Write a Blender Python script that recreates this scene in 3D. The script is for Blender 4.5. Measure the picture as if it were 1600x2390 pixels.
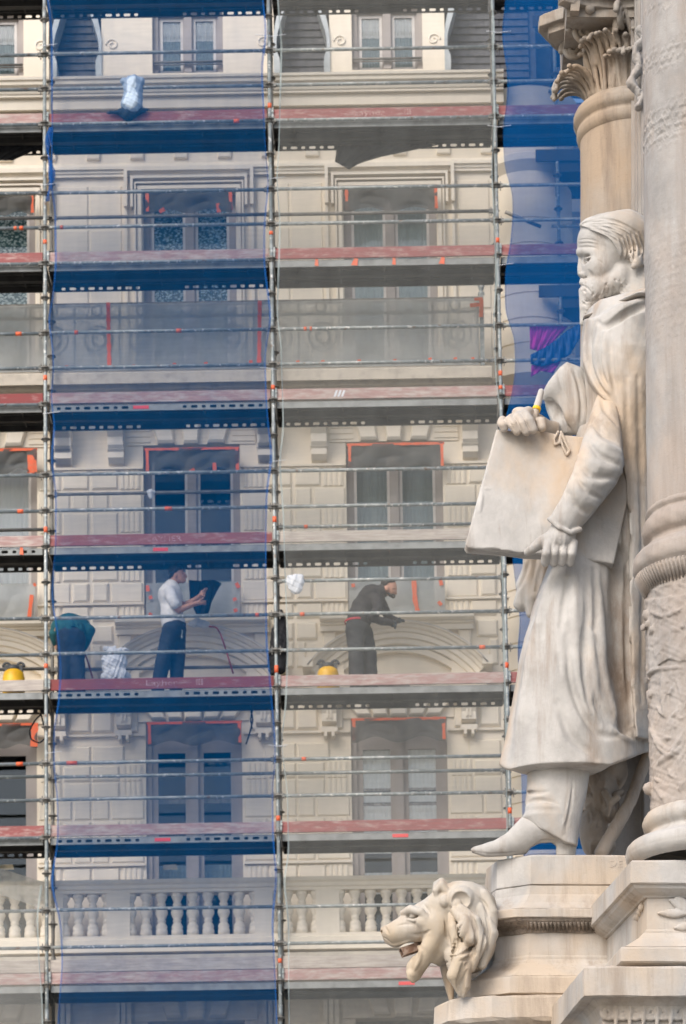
import bpy, math, random
import numpy as np
from mathutils import Matrix, Vector
random.seed(7)
rng = np.random.default_rng(11)
for o in list(bpy.data.objects): bpy.data.objects.remove(o, do_unlink=True)
scene = bpy.context.scene
COL = scene.collection

# ------------------------------------------------------------------ camera
IW, IH = 1600.0, 2390.0                 # the photograph's pixel grid
F, PITCH, ROLL, PPX, PPY = 7244.0, 0.12406, -0.01698, 953.3, 3083.5
CAM = np.array([0.0, 0.0, 1.6])
_f = np.array([0.0, math.cos(PITCH), math.sin(PITCH)])
_r0 = np.array([1.0, 0.0, 0.0]); _u0 = np.cross(_r0, _f)
_r = _r0*math.cos(ROLL)+_u0*math.sin(ROLL); _u = -_r0*math.sin(ROLL)+_u0*math.cos(ROLL)
cd = bpy.data.cameras.new('camera'); cam = bpy.data.objects.new('camera', cd); COL.objects.link(cam)
cd.sensor_fit = 'HORIZONTAL'; cd.sensor_width = 36.0; cd.lens = 36.0*F/IW
cd.shift_x = -(PPX-IW/2)/IW; cd.shift_y = (PPY-IH/2)/IW
cd.clip_start = 0.1; cd.clip_end = 3000.0
cam.matrix_world = Matrix(((_r[0], _u[0], -_f[0], CAM[0]), (_r[1], _u[1], -_f[1], CAM[1]), (_r[2], _u[2], -_f[2], CAM[2]), (0, 0, 0, 1)))
cd.dof.use_dof = True; cd.dof.focus_distance = 11.9; cd.dof.aperture_fstop = 22.0
scene.camera = cam
scene.render.resolution_x, scene.render.resolution_y = 686, 1024

# ------------------------------------------------------------------ sky, sun, exposure (soft bright overcast)
SUN_EL, SUN_AZ = math.radians(42), math.radians(213)      # azimuth from +Y clockwise: behind the camera, to the left
world = bpy.data.worlds.new('World'); scene.world = world; world.use_nodes = True
wn = world.node_tree; wn.nodes.clear()
sky = wn.nodes.new('ShaderNodeTexSky'); sky.sky_type = 'NISHITA'; sky.sun_disc = False
sky.sun_elevation = SUN_EL; sky.sun_rotation = SUN_AZ; sky.air_density = 1.0; sky.dust_density = 3.0; sky.ozone_density = 0.6
bg = wn.nodes.new('ShaderNodeBackground'); bg.inputs['Strength'].default_value = 0.15
wo = wn.nodes.new('ShaderNodeOutputWorld')
wn.links.new(sky.outputs[0], bg.inputs['Color']); wn.links.new(bg.outputs[0], wo.inputs['Surface'])
sd = bpy.data.lights.new('sun', 'SUN'); sd.energy = 1.1; sd.angle = math.radians(28); sd.color = (1.0, 0.985, 0.965)
sun = bpy.data.objects.new('sun', sd); COL.objects.link(sun)
sdir = Vector((math.sin(SUN_AZ)*math.cos(SUN_EL), math.cos(SUN_AZ)*math.cos(SUN_EL), math.sin(SUN_EL)))
sun.rotation_euler = sdir.to_track_quat('Z', 'Y').to_euler(); sun.location = (-20, -20, 40)
vs = scene.view_settings; vs.view_transform = 'Standard'; vs.look = 'None'; vs.gamma = 1.0; vs.use_curve_mapping = False
vs.exposure = 0.74

# ------------------------------------------------------------------ helpers
def at(px, py, Y):
    d = _r*((px-PPX)/F) - _u*((py-PPY)/F) + _f
    t = (Y-CAM[1])/d[1]
    return CAM + d*t

class MB:
    """collects shapes, links them as ONE mesh object"""
    def __init__(s): s.v = []; s.f = []; s.m = []; s.sm = []
    def add(s, vs, fs, mi=0, smooth=False):
        b = len(s.v); s.v += [tuple(map(float, p)) for p in vs]
        for q in fs: s.f.append([b+i for i in q]); s.m.append(mi); s.sm.append(smooth)
        return s
    def box(s, x0, x1, y0, y1, z0, z1, mi=0):
        return s.add([(x0,y0,z0),(x1,y0,z0),(x1,y1,z0),(x0,y1,z0),(x0,y0,z1),(x1,y0,z1),(x1,y1,z1),(x0,y1,z1)],
                     [(0,3,2,1),(4,5,6,7),(0,1,5,4),(1,2,6,5),(2,3,7,6),(3,0,4,7)], mi)
    def cbox(s, x0, x1, y0, y1, z0, z1, c, mi=0):
        """box with chamfered front edges, front is y0"""
        v = [(x0,y1,z0),(x1,y1,z0),(x1,y1,z1),(x0,y1,z1),(x0,y0+c,z0),(x1,y0+c,z0),(x1,y0+c,z1),(x0,y0+c,z1),
             (x0+c,y0,z0+c),(x1-c,y0,z0+c),(x1-c,y0,z1-c),(x0+c,y0,z1-c)]
        return s.add(v, [(8,9,10,11),(4,5,9,8),(5,6,10,9),(6,7,11,10),(7,4,8,11),(0,1,5,4),(1,2,6,5),(2,3,7,6),(3,0,4,7),(3,2,1,0)], mi)
    def prism(s, poly, y0, y1, mi=0):
        """polygon in x,z extruded along y (counter-clockwise seen from -y)"""
        n = len(poly)
        v = [(p[0], y0, p[1]) for p in poly]+[(p[0], y1, p[1]) for p in poly]
        return s.add(v, [tuple(range(n)), tuple(range(2*n-1, n-1, -1))]+[(i, i+n, (i+1) % n+n, (i+1) % n) for i in range(n)], mi)
    def mould(s, prof, x0, x1, mi=0):
        """profile in y,z extruded along x"""
        n = len(prof)
        v = [(x0, p[0], p[1]) for p in prof]+[(x1, p[0], p[1]) for p in prof]
        return s.add(v, [tuple(range(n)), tuple(range(2*n-1, n-1, -1))]+[(i, i+n, (i+1) % n+n, (i+1) % n) for i in range(n)], mi)
    def tube(s, p0, p1, r, n=10, mi=0, r1=None):
        p0 = np.array(p0, float); p1 = np.array(p1, float); d = p1-p0; d /= np.linalg.norm(d)
        a = np.cross(d, (0, 0, 1.0)) if abs(d[2]) < .9 else np.cross(d, (1.0, 0, 0)); a /= np.linalg.norm(a); b = np.cross(d, a)
        r1 = r if r1 is None else r1; v = []
        for p, rr in ((p0, r), (p1, r1)):
            for i in range(n):
                t = 2*math.pi*i/n; v.append(p+rr*(a*math.cos(t)+b*math.sin(t)))
        base = len(s.v)
        s.add(v, [(i, (i+1) % n, (i+1) % n+n, i+n) for i in range(n)], mi, True)
        for q in (tuple(range(n-1, -1, -1)), tuple(range(n, 2*n))): s.f.append([base+i for i in q]); s.m.append(mi); s.sm.append(False)
        return s
    def path(s, pts, r, n=8, mi=0):
        """tube along a polyline"""
        P = np.array(pts, float); k = len(P); T = np.gradient(P, axis=0); T /= np.linalg.norm(T, axis=1)[:, None]+1e-12
        rr = np.broadcast_to(np.array(r, float), (k,)); up = np.array((0.13, -1.0, 0.21)); v = []
        for i in range(k):
            a = np.cross(T[i], up); a /= np.linalg.norm(a)+1e-12; b = np.cross(T[i], a)
            for j in range(n):
                t = 2*math.pi*j/n; v.append(P[i]+rr[i]*(a*math.cos(t)+b*math.sin(t)))
        fs = [(i*n+j, i*n+(j+1) % n, (i+1)*n+(j+1) % n, (i+1)*n+j) for i in range(k-1) for j in range(n)]
        fs += [tuple(range(n-1, -1, -1)), tuple(range((k-1)*n, k*n))]
        return s.add(v, fs, mi, True)
    def lathe(s, prof, c=(0, 0, 0), n=20, a0=0.0, a1=2*math.pi, mi=0):
        """profile (r,z) turned about the z axis through c"""
        full = abs(a1-a0-2*math.pi) < 1e-6; m = n if full else n+1; v = []
        for r, z in prof:
            for i in range(m):
                t = a0+(a1-a0)*i/n; v.append((c[0]+r*math.cos(t), c[1]+r*math.sin(t), c[2]+z))
        fs = [(k*m+i, k*m+(i+1) % m, (k+1)*m+(i+1) % m, (k+1)*m+i) for k in range(len(prof)-1) for i in range(n)]
        return s.add(v, fs, mi, True)
    def sheet(s, G, mi=0, smooth=True):
        """grid of points [rows][cols]"""
        R_, C_ = len(G), len(G[0])
        return s.add([p for row in G for p in row], [(i*C_+j, i*C_+j+1, (i+1)*C_+j+1, (i+1)*C_+j) for i in range(R_-1) for j in range(C_-1)], mi, smooth)
    def mesh(s, name, *mats):
        me = bpy.data.meshes.new(name); me.from_pydata(s.v, [], s.f)
        for m in mats: me.materials.append(m)
        me.polygons.foreach_set('material_index', s.m); me.polygons.foreach_set('use_smooth', s.sm); me.update()
        return me
    def build(s, name, mats, parent=None, origin=None):
        mats = mats if isinstance(mats, (list, tuple)) else [mats]
        if origin is not None: s.v = [(a-origin[0], b-origin[1], c-origin[2]) for a, b, c in s.v]
        o = bpy.data.objects.new(name, s.mesh(name, *mats)); COL.objects.link(o)
        if origin is not None: o.location = origin
        if parent is not None: put(o, parent)
        return o

def put(o, parent):
    """parent keeping the world place (things here are only translated)"""
    l = Vector(o.location)-world_loc(parent); o.parent = parent; o.location = l
def world_loc(o):
    l = Vector((0, 0, 0))
    while o is not None: l = l+Vector(o.location); o = o.parent
    return l
def tag(o, label=None, cat=None, group=None, kind=None):
    if label: o['label'] = label
    if cat: o['category'] = cat
    if group: o['group'] = group
    if kind: o['kind'] = kind
    return o
def thing(name, label, cat, loc=(0, 0, 0), group=None):
    o = bpy.data.objects.new(name, None); COL.objects.link(o); o.location = loc; o.empty_display_size = 0.1
    return tag(o, label, cat, group)
def inst(name, me, loc, parent):
    o = bpy.data.objects.new(name, me); COL.objects.link(o); o.location = loc
    if parent is not None: put(o, parent)
    return o

# ------------------------------------------------------------------ materials
def _nt(name):
    m = bpy.data.materials.new(name); m.use_nodes = True; n = m.node_tree
    b = n.nodes['Principled BSDF']; return m, n, b
def N(n, t, **kw):
    x = n.nodes.new(t)
    for k, v in kw.items():
        if k.startswith('i_'): x.inputs[k[2:].replace('_', ' ')].default_value = v
        else: setattr(x, k, v)
    return x
def ramp(n, fac, a, b):
    r = N(n, 'ShaderNodeMapRange'); r.inputs['From Min'].default_value = a; r.inputs['From Max'].default_value = b
    n.links.new(fac, r.inputs['Value']); return r.outputs[0]
def mixc(n, fac, a, b):
    m = N(n, 'ShaderNodeMix', data_type='RGBA')
    for sock, v in ((m.inputs[0], fac), (m.inputs[6], a), (m.inputs[7], b)):
        if isinstance(v, (int, float)): sock.default_value = v
        elif isinstance(v, tuple): sock.default_value = (*v[:3], 1)
        else: n.links.new(v, sock)
    return m.outputs[2]
def noise(n, scale, detail=4, stretch=(1, 1, 1), rough=.55, off=0):
    tc = N(n, 'ShaderNodeTexCoord'); mp = N(n, 'ShaderNodeMapping'); mp.inputs['Scale'].default_value = stretch
    mp.inputs['Location'].default_value = (off, off*1.7, off*.6)
    x = N(n, 'ShaderNodeTexNoise'); x.inputs['Scale'].default_value = scale; x.inputs['Detail'].default_value = detail; x.inputs['Roughness'].default_value = rough
    g = N(n, 'ShaderNodeNewGeometry')
    n.links.new(g.outputs['Position'], mp.inputs[0]); n.links.new(mp.outputs[0], x.inputs['Vector']); return x.outputs[0]
def bumpn(n, b, h, strength, dist):
    bp = N(n, 'ShaderNodeBump'); bp.inputs['Strength'].default_value = strength; bp.inputs['Distance'].default_value = dist
    n.links.new(h, bp.inputs['Height']); n.links.new(bp.outputs[0], b.inputs['Normal'])
def plain(name, c, rough=.6, c2=None, scale=6, lo=.4, hi=.7, metal=0, bump=0, bscale=60, stretch=(1, 1, 1), spec=.4):
    m, n, b = _nt(name); b.inputs['Roughness'].default_value = rough; b.inputs['Metallic'].default_value = metal
    b.inputs['Specular IOR Level'].default_value = spec
    if c2 is None: b.inputs['Base Color'].default_value = (*c, 1)
    else: n.links.new(mixc(n, ramp(n, noise(n, scale, 5, stretch), lo, hi), c, c2), b.inputs['Base Color'])
    if bump: bumpn(n, b, noise(n, bscale, 4), bump, .004)
    return m
def stone(name, c, c2, stain, big=1.2, fine=14, st_lo=.55, st_hi=.75, st_amt=.7, streak=True, bump=.35, bd=.004, grain=90):
    """pale stone: two tones, stains running down, fine grain"""
    m, n, b = _nt(name); b.inputs['Roughness'].default_value = .78; b.inputs['Specular IOR Level'].default_value = .25
    a = mixc(n, ramp(n, noise(n, big, 5), .35, .65), c, c2)
    f = ramp(n, noise(n, fine, 6), .3, .75)
    dk = tuple(x*.86 for x in c)
    a = mixc(n, f, a, mixc(n, .45, a, dk))
    st = ramp(n, noise(n, big*2.6, 6, (1, 1, .22 if streak else 1), .62, 3.1), st_lo, st_hi)
    mu = N(n, 'ShaderNodeMath', operation='MULTIPLY'); n.links.new(st, mu.inputs[0]); mu.inputs[1].default_value = st_amt
    a = mixc(n, mu.outputs[0], a, stain)
    n.links.new(a, b.inputs['Base Color'])
    if bump: bumpn(n, b, noise(n, grain, 6, rough=.7), bump, bd)
    return m
M = {}
M['plaster'] = stone('cream_plaster', (.84, .762, .635), (.81, .728, .60), (.68, .61, .51), .5, 5, .5, .8, .5, True, .15)
M['plaster2'] = stone('cream_moulding', (.84, .768, .65), (.80, .725, .605), (.64, .57, .475), .9, 6, .5, .8, .5, True, .15)
M['slabstone'] = stone('balcony_stone', (.62, .56, .47), (.50, .45, .38), (.30, .27, .23), 2.5, 14, .5, .75, .6, False, .4)
M['taupe'] = plain('taupe_window_paint', (.36, .325, .305), .55, (.30, .27, .25), 3)
M['sash'] = plain('pale_sash_paint', (.60, .57, .54), .5, (.48, .46, .44), 5)
M['slate'] = plain('dark_slate', (.055, .057, .065), .6, (.085, .087, .095), 9)
M['zinc'] = plain('zinc_sheet', (.42, .45, .46), .5, (.30, .33, .34), 5, metal=.3)
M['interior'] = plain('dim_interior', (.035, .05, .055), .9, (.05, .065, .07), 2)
M['curtain'] = plain('white_curtain', (.93, .93, .91), .9, (.84, .86, .85), 8, stretch=(6, 6, .3))
M['greycurtain'] = plain('grey_blind', (.34, .44, .45), .9, (.28, .37, .38), 5, stretch=(1, 1, 6))
M['blind'] = plain('teal_roller_blind', (.34, .44, .45), .9, (.29, .38, .39), 4)
def lace():
    m, n, b = _nt('lace_curtain'); b.inputs['Roughness'].default_value = .9
    vz = N(n, 'ShaderNodeTexVoronoi'); vz.inputs['Scale'].default_value = 26; vz.feature = 'SMOOTH_F1'
    g = N(n, 'ShaderNodeNewGeometry'); mp = N(n, 'ShaderNodeMapping'); mp.inputs['Scale'].default_value = (1, 1, 1.5)
    n.links.new(g.outputs['Position'], mp.inputs[0]); n.links.new(mp.outputs[0], vz.inputs['Vector'])
    n.links.new(mixc(n, ramp(n, vz.outputs[0], .22, .5), (.62, .74, .74), (.05, .13, .14)), b.inputs['Base Color']); return m
M['lace'] = lace()
def glass():
    m = bpy.data.materials.new('window_glass'); m.use_nodes = True; n = m.node_tree; n.nodes.clear()
    t = N(n, 'ShaderNodeBsdfTransparent'); t.inputs[0].default_value = (.985, .99, .99, 1)
    gl = N(n, 'ShaderNodeBsdfGlossy'); gl.inputs['Roughness'].default_value = .03; gl.inputs[0].default_value = (.55, .60, .62, 1)
    fr = N(n, 'ShaderNodeFresnel'); fr.inputs[0].default_value = 1.52; mx = N(n, 'ShaderNodeMixShader'); o = N(n, 'ShaderNodeOutputMaterial')
    n.links.new(fr.outputs[0], mx.inputs[0]); n.links.new(t.outputs[0], mx.inputs[1]); n.links.new(gl.outputs[0], mx.inputs[2]); n.links.new(mx.outputs[0], o.inputs[0])
    return m
M['glass'] = glass()
def galv():
    m, n, b = _nt('galvanised_tube'); b.inputs['Roughness'].default_value = .5; b.inputs['Metallic'].default_value = .3
    a = mixc(n, ramp(n, noise(n, 9, 5), .45, .68), (.22, .245, .24), (.36, .385, .375)); a = mixc(n, ramp(n, noise(n, 22, 5, off=2), .60, .66), a, (.66, .65, .61)); a = mixc(n, ramp(n, noise(n, 15, 5, off=6), .62, .70), a, (.20, .13, .09))
    n.links.new(a, b.inputs['Base Color']); return m
M['galv'] = galv()
M['galvdark'] = plain('weathered_steel', (.15, .145, .13), .65, (.24, .23, .21), 8, metal=.3)
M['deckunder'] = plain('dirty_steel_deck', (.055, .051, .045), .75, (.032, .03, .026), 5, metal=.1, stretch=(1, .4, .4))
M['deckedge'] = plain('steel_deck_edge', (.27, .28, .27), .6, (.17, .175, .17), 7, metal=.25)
def board(name, paint, wood, lo, hi):
    m, n, b = _nt(name); b.inputs['Roughness'].default_value = .75
    a = mixc(n, ramp(n, noise(n, 5, 6, (1, 3, 4), .7), lo, hi), paint, wood)
    a = mixc(n, ramp(n, noise(n, 40, 3, (.08, 1, 1.4)), .35, .7), a, mixc(n, .4, a, (.12, .08, .07)))
    n.links.new(a, b.inputs['Base Color']); bumpn(n, b, noise(n, 50, 4, (.1, 1, 1.5)), .3, .004); return m
M['red'] = board('worn_red_board', (.30, .085, .08), (.50, .36, .32), .5, .72)
M['pink'] = board('faded_pink_board', (.40, .24, .22), (.52, .44, .39), .42, .62)
M['greyb'] = board('bleached_board', (.50, .45, .39), (.36, .31, .28), .45, .7)
M['deepred'] = board('dark_red_board', (.24, .04, .04), (.42, .26, .24), .56, .74)
M['tape'] = plain('orange_tape', (.78, .12, .04), .5, (.66, .17, .08), 20)
M['redtape'] = plain('red_label', (.75, .06, .06), .5)
M['white'] = plain('white_plastic', (.68, .70, .73), .5, (.56, .59, .64), 12)
def filmmat(name, col, alpha_lo, alpha_hi, sc, stretch=(1, 1, 1), fold=.55):
    """thin film or net: part lets light through, part scatters it"""
    m = bpy.data.materials.new(name); m.use_nodes = True; n = m.node_tree; n.nodes.clear()
    t = N(n, 'ShaderNodeBsdfTransparent'); d = N(n, 'ShaderNodeBsdfDiffuse'); tl = N(n, 'ShaderNodeBsdfTranslucent')
    d.inputs[0].default_value = (*col, 1); tl.inputs[0].default_value = (*col, 1)
    m1 = N(n, 'ShaderNodeMixShader'); m1.inputs[0].default_value = .4
    n.links.new(d.outputs[0], m1.inputs[1]); n.links.new(tl.outputs[0], m1.inputs[2])
    m2 = N(n, 'ShaderNodeMixShader'); o = N(n, 'ShaderNodeOutputMaterial')
    mr = N(n, 'ShaderNodeMapRange'); mr.inputs['From Min'].default_value = .3; mr.inputs['From Max'].default_value = .7
    mr.inputs['To Min'].default_value = alpha_lo; mr.inputs['To Max'].default_value = alpha_hi
    f1 = noise(n, sc, 5, stretch); f2 = noise(n, 1.6, 4, (3.2, 1, .35), .6, 4.4); av = N(n, 'ShaderNodeMix'); av.inputs[0].default_value = fold
    n.links.new(f1, av.inputs[2]); n.links.new(f2, av.inputs[3]); n.links.new(av.outputs[0], mr.inputs[0]); n.links.new(mr.outputs[0], m2.inputs[0])
    n.links.new(t.outputs[0], m2.inputs[1]); n.links.new(m1.outputs[0], m2.inputs[2]); n.links.new(m2.outputs[0], o.inputs[0])
    return m
M['bluenet'] = filmmat('blue_debris_net', (.002, .10, .29), .25, .40, 9, (.3, 1, 3))
M['bluehem'] = filmmat('blue_net_hem', (.02, .15, .50), .42, .58, 9)
M['bluenet2'] = filmmat('dense_blue_debris_net', (.004, .115, .37), .46, .60, 5, (.5, 1, 1.4))
M['greynet'] = filmmat('grey_debris_net', (.42, .43, .41), .15, .26, 9, (.3, 1, 3))
M['greyhem'] = filmmat('pale_net_hem', (.50, .58, .58), .42, .6, 9)
M['scrim'] = filmmat('dark_scrim', (.035, .04, .042), .50, .62, 9, (.3, 1, 3))  # shade of the lowest storey, given as a dark see-through colour
M['whitenet'] = filmmat('white_debris_net', (.62, .62, .58), .22, .34, 9, (.3, 1, 3))
M['film'] = filmmat('milky_plastic_film', (.56, .58, .57), .66, .92, 3.2, (1, 1, .7), .3)
M['darkfilm'] = filmmat('grey_plastic_film', (.18, .185, .18), .66, .90, 4, (1.2, 1, 1))
M['clearfilm'] = filmmat('thin_clear_film', (.7, .7, .66), .25, .75, 7, (1, 1, 1))
def marble(name, c, warm, grime, warm_t=(.50, .68), grime_t=(.54, .70), grime_amt=.6, pits=.66, spots=(), sc=1.0):
    """weathered marble: warm blotches, grey rain streaks, dark pitting, and stains sitting at given places"""
    m, n, b = _nt(name); b.inputs['Roughness'].default_value = .72; b.inputs['Specular IOR Level'].default_value = .3
    dk = tuple(x*.70 for x in c)
    a = mixc(n, ramp(n, noise(n, 7*sc, 7, (1, 1, .7), .65), .34, .68), c, dk)
    a = mixc(n, ramp(n, noise(n, 2.3*sc, 6, (1, 1, .6), .6, 1.3), *warm_t), a, warm)
    g = ramp(n, noise(n, 4.5*sc, 7, (1.6, 1.6, .16), .7, 5.1), *grime_t)
    def mul(x, k):
        q = N(n, 'ShaderNodeMath', operation='MULTIPLY')
        for sck, val in zip(q.inputs, (x, k)):
            if isinstance(val, (int, float)): sck.default_value = val
            else: n.links.new(val, sck)
        return q.outputs[0]
    a = mixc(n, mul(g, grime_amt), a, grime)
    for (P, rad, col, amt) in spots:
        geo = N(n, 'ShaderNodeNewGeometry'); vm = N(n, 'ShaderNodeVectorMath', operation='DISTANCE'); n.links.new(geo.outputs['Position'], vm.inputs[0]); vm.inputs[1].default_value = tuple(P)
        f = ramp(n, vm.outputs['Value'], rad, rad*.25); f2 = ramp(n, noise(n, 14*sc, 6, (1, 1, .5), .7, 2.2), .36, .58)
        a = mixc(n, mul(mul(f, f2), amt), a, col)
    a = mixc(n, mul(ramp(n, noise(n, 60*sc, 5, (1, 1, 1), .75, 7), pits, pits+.10), .5), a, tuple(x*.6 for x in grime))
    n.links.new(a, b.inputs['Base Color'])
    h1 = noise(n, 38*sc, 8, rough=.75); h2 = noise(n, 9*sc, 5, (1, 1, .6)); ad = N(n, 'ShaderNodeMath', operation='ADD'); n.links.new(h1, ad.inputs[0]); n.links.new(h2, ad.inputs[1])
    bumpn(n, b, ad.outputs[0], .45, .007); return m
def _at(px, py, Y=11.3): return CAM+(_r*((px-PPX)/F)-_u*((py-PPY)/F)+_f)*((Y-CAM[1])/(_r*((px-PPX)/F)-_u*((py-PPY)/F)+_f)[1])
BRN, ORG, GRY = (.19, .135, .095), (.52, .32, .165), (.25, .195, .15)
M['marble'] = marble('warm_white_marble', (.51, .488, .455), (.50, .40, .30), (.27, .215, .17), (.47, .62), (.52, .68), .75, spots=(
    (_at(1432, 1610), .22, BRN, .85), (_at(1440, 1440), .20, GRY, .7), (_at(1400, 1345), .10, GRY, .6), (_at(1350, 1090, 11.1), .10, ORG, .7), (_at(1395, 1165), .10, ORG, .45), (_at(1462, 1060), .12, ORG, .4), (_at(1505, 1080), .16, GRY, .6), (_at(1405, 1260), .10, GRY, .6),
    (_at(1370, 700), .09, (.36, .25, .16), .8), (_at(1400, 640), .06, ORG, .5), (_at(1225, 1860), .07, GRY, .6), (_at(1200, 1775), .05, GRY, .5), (_at(1160, 1290), .12, GRY, .5), (_at(1230, 1400), .12, (.36, .27, .20), .8), (_at(1300, 990), .07, (.38, .29, .2), .6), (_at(1225, 1015), .06, GRY, .4)))
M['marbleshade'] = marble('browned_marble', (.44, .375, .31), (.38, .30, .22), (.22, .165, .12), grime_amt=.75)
M['marblelion'] = marble('creamy_marble', (.51, .485, .44), (.48, .395, .29), (.31, .22, .145), (.44, .62), (.52, .70), .65, spots=((_at(905, 2180), .10, ORG, .8), (_at(960, 2265), .06, (.20, .16, .11), .9), (_at(1085, 2190), .09, ORG, .6), (_at(1075, 2290), .10, ORG, .5)))
M['pinkstone'] = marble('pinkish_column_stone', (.38, .36, .335), (.375, .315, .265), (.25, .205, .17), (.42, .60), (.48, .66), .6, .63)
M['ochrestone'] = marble('ochre_weathered_stone', (.37, .335, .29), (.37, .28, .195), (.16, .12, .09), (.40, .60), (.48, .64), .7, .63)
M['plinth'] = marble('pale_plinth_marble', (.50, .475, .44), (.49, .405, .315), (.27, .215, .165), (.45, .61), (.50, .67), .7, .64)
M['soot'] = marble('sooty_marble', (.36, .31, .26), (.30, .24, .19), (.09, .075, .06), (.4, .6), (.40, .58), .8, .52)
# ------------------------------------------------------------------ ground
g = MB(); g.add([(-900, -600, 0), (900, -600, 0), (900, 1500, 0), (-900, 1500, 0)], [(0, 1, 2, 3)])
tag(g.build('ground', plain('paving', (.22, .21, .19), .8, (.30, .28, .25), .8)), kind='structure')

# ------------------------------------------------------------------ the building
YW = 41.5                                   # main wall face
PER = 474.0                                 # window spacing in pixels of the photograph
def cx(py): return 905.5+py*0.0133          # axis of the third window from the left, as it leans in the picture
XC = at(cx(1200), 1200, YW)[0]
K = at(cx(1200)+100, 1200, YW)[0]-XC; K /= 100.0      # metres for one pixel at the wall
def Z(py, Y=YW): return at(cx(py), py, Y)[2]
PM = PER*K
BAYS = [XC+(i-2)*PM for i in range(4)]      # axes of the four window bays (the last one stands behind the statue)
XL, XR = BAYS[0]-1.9, BAYS[2]+1.62          # ends of the flat front
bld = thing('building', 'cream stuccoed palace front with tall windows behind scaffolding', 'building', (XC, YW, 0))
# window openings: (top row, bottom row, half width px)
ROWS = [(20, 168, 84), (436, 850, 110), (1031, 1428, 113), (1676, 2206, 111)]
LOWER = (2374, 3400, 110)
H = lambda dpx: dpx*K
wall = MB()
zt, zb = Z(172), 0.0
for i, xc in enumerate(BAYS[:3]):
    x0 = XL if i == 0 else (BAYS[i-1]+BAYS[i])/2
    x1 = (BAYS[i]+BAYS[i+1])/2 if i < 2 else XR
    rows = ROWS[1:]+[LOWER]
    hw = [H(r[2]) for r in rows]
    hm = max(hw)
    wall.box(x0, xc-hm, YW, YW+.5, zb, zt); wall.box(xc+hm, x1, YW, YW+.5, zb, zt)
    edges = [zt]
    for r in rows: edges += [Z(r[0]), Z(r[1])]
    edges.append(zb)
    for k in range(0, len(edges), 2): wall.box(xc-hm, xc+hm, YW, YW+.5, edges[k+1], edges[k])
    for r, h in zip(rows, hw):
        if h < hm-1e-4:
            wall.box(xc-hm, xc-h, YW, YW+.5, Z(r[1]), Z(r[0])); wall.box(xc+h, xc+hm, YW, YW+.5, Z(r[1]), Z(r[0]))
wallo = wall.build('wall', M['plaster'], bld)
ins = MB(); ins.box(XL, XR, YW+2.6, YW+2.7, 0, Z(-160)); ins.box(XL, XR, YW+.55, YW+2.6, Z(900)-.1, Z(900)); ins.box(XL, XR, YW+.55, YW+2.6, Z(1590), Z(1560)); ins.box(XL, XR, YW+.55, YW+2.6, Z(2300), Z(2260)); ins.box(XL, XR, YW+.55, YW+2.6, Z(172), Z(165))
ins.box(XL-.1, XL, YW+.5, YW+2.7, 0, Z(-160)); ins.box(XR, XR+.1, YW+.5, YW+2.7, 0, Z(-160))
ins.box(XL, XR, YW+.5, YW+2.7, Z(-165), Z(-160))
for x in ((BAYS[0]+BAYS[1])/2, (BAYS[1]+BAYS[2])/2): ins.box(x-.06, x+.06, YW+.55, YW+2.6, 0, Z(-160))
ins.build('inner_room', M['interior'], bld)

# mansard: slates and dormers
ZS0, ZS1 = Z(176, YW+.1), Z(-150)
sl = MB()
def slate_piece(x0, x1, z, h, y):
    sl.add([(x0+.002, y-.003, z), (x1-.002, y-.003, z), (x1-.004, y+.028, z+h), (x0+.004, y+.028, z+h), (x0+.004, y-.002, z), (x1-.004, y-.002, z)],
           [(0, 1, 2, 3), (4, 5, 1, 0)])
DH = [150, 205, 137]                        # half widths of the dormers
for a, b in [(XL, BAYS[0]-H(150)), (BAYS[0]+H(150), BAYS[1]-H(205)), (BAYS[1]+H(205), BAYS[2]-H(140)), (BAYS[2]+H(140), XR+.4)]:
    z = ZS0; r = 0
    while z < ZS1:
        x = a-(.11 if r % 2 else 0); 
        while x < b:
            slate_piece(max(x, a), min(x+.22, b), z, .125, YW+.22+(z-ZS0)*.06+rng.uniform(-.003, .003)); x += .22
        z += .115; r += 1
slo = sl.build('slate_roof', M['slate'], bld); slo['kind'] = 'stuff'
rb = MB()
rb.add([(XL, YW+.27, ZS0), (XR+.5, YW+.27, ZS0), (XR+.5, YW+.27+(ZS1-ZS0)*.06, ZS1), (XL, YW+.27+(ZS1-ZS0)*.06, ZS1)], [(0, 1, 2, 3)]); 
rb.build('roof_backing', M['slate'], bld)
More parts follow.
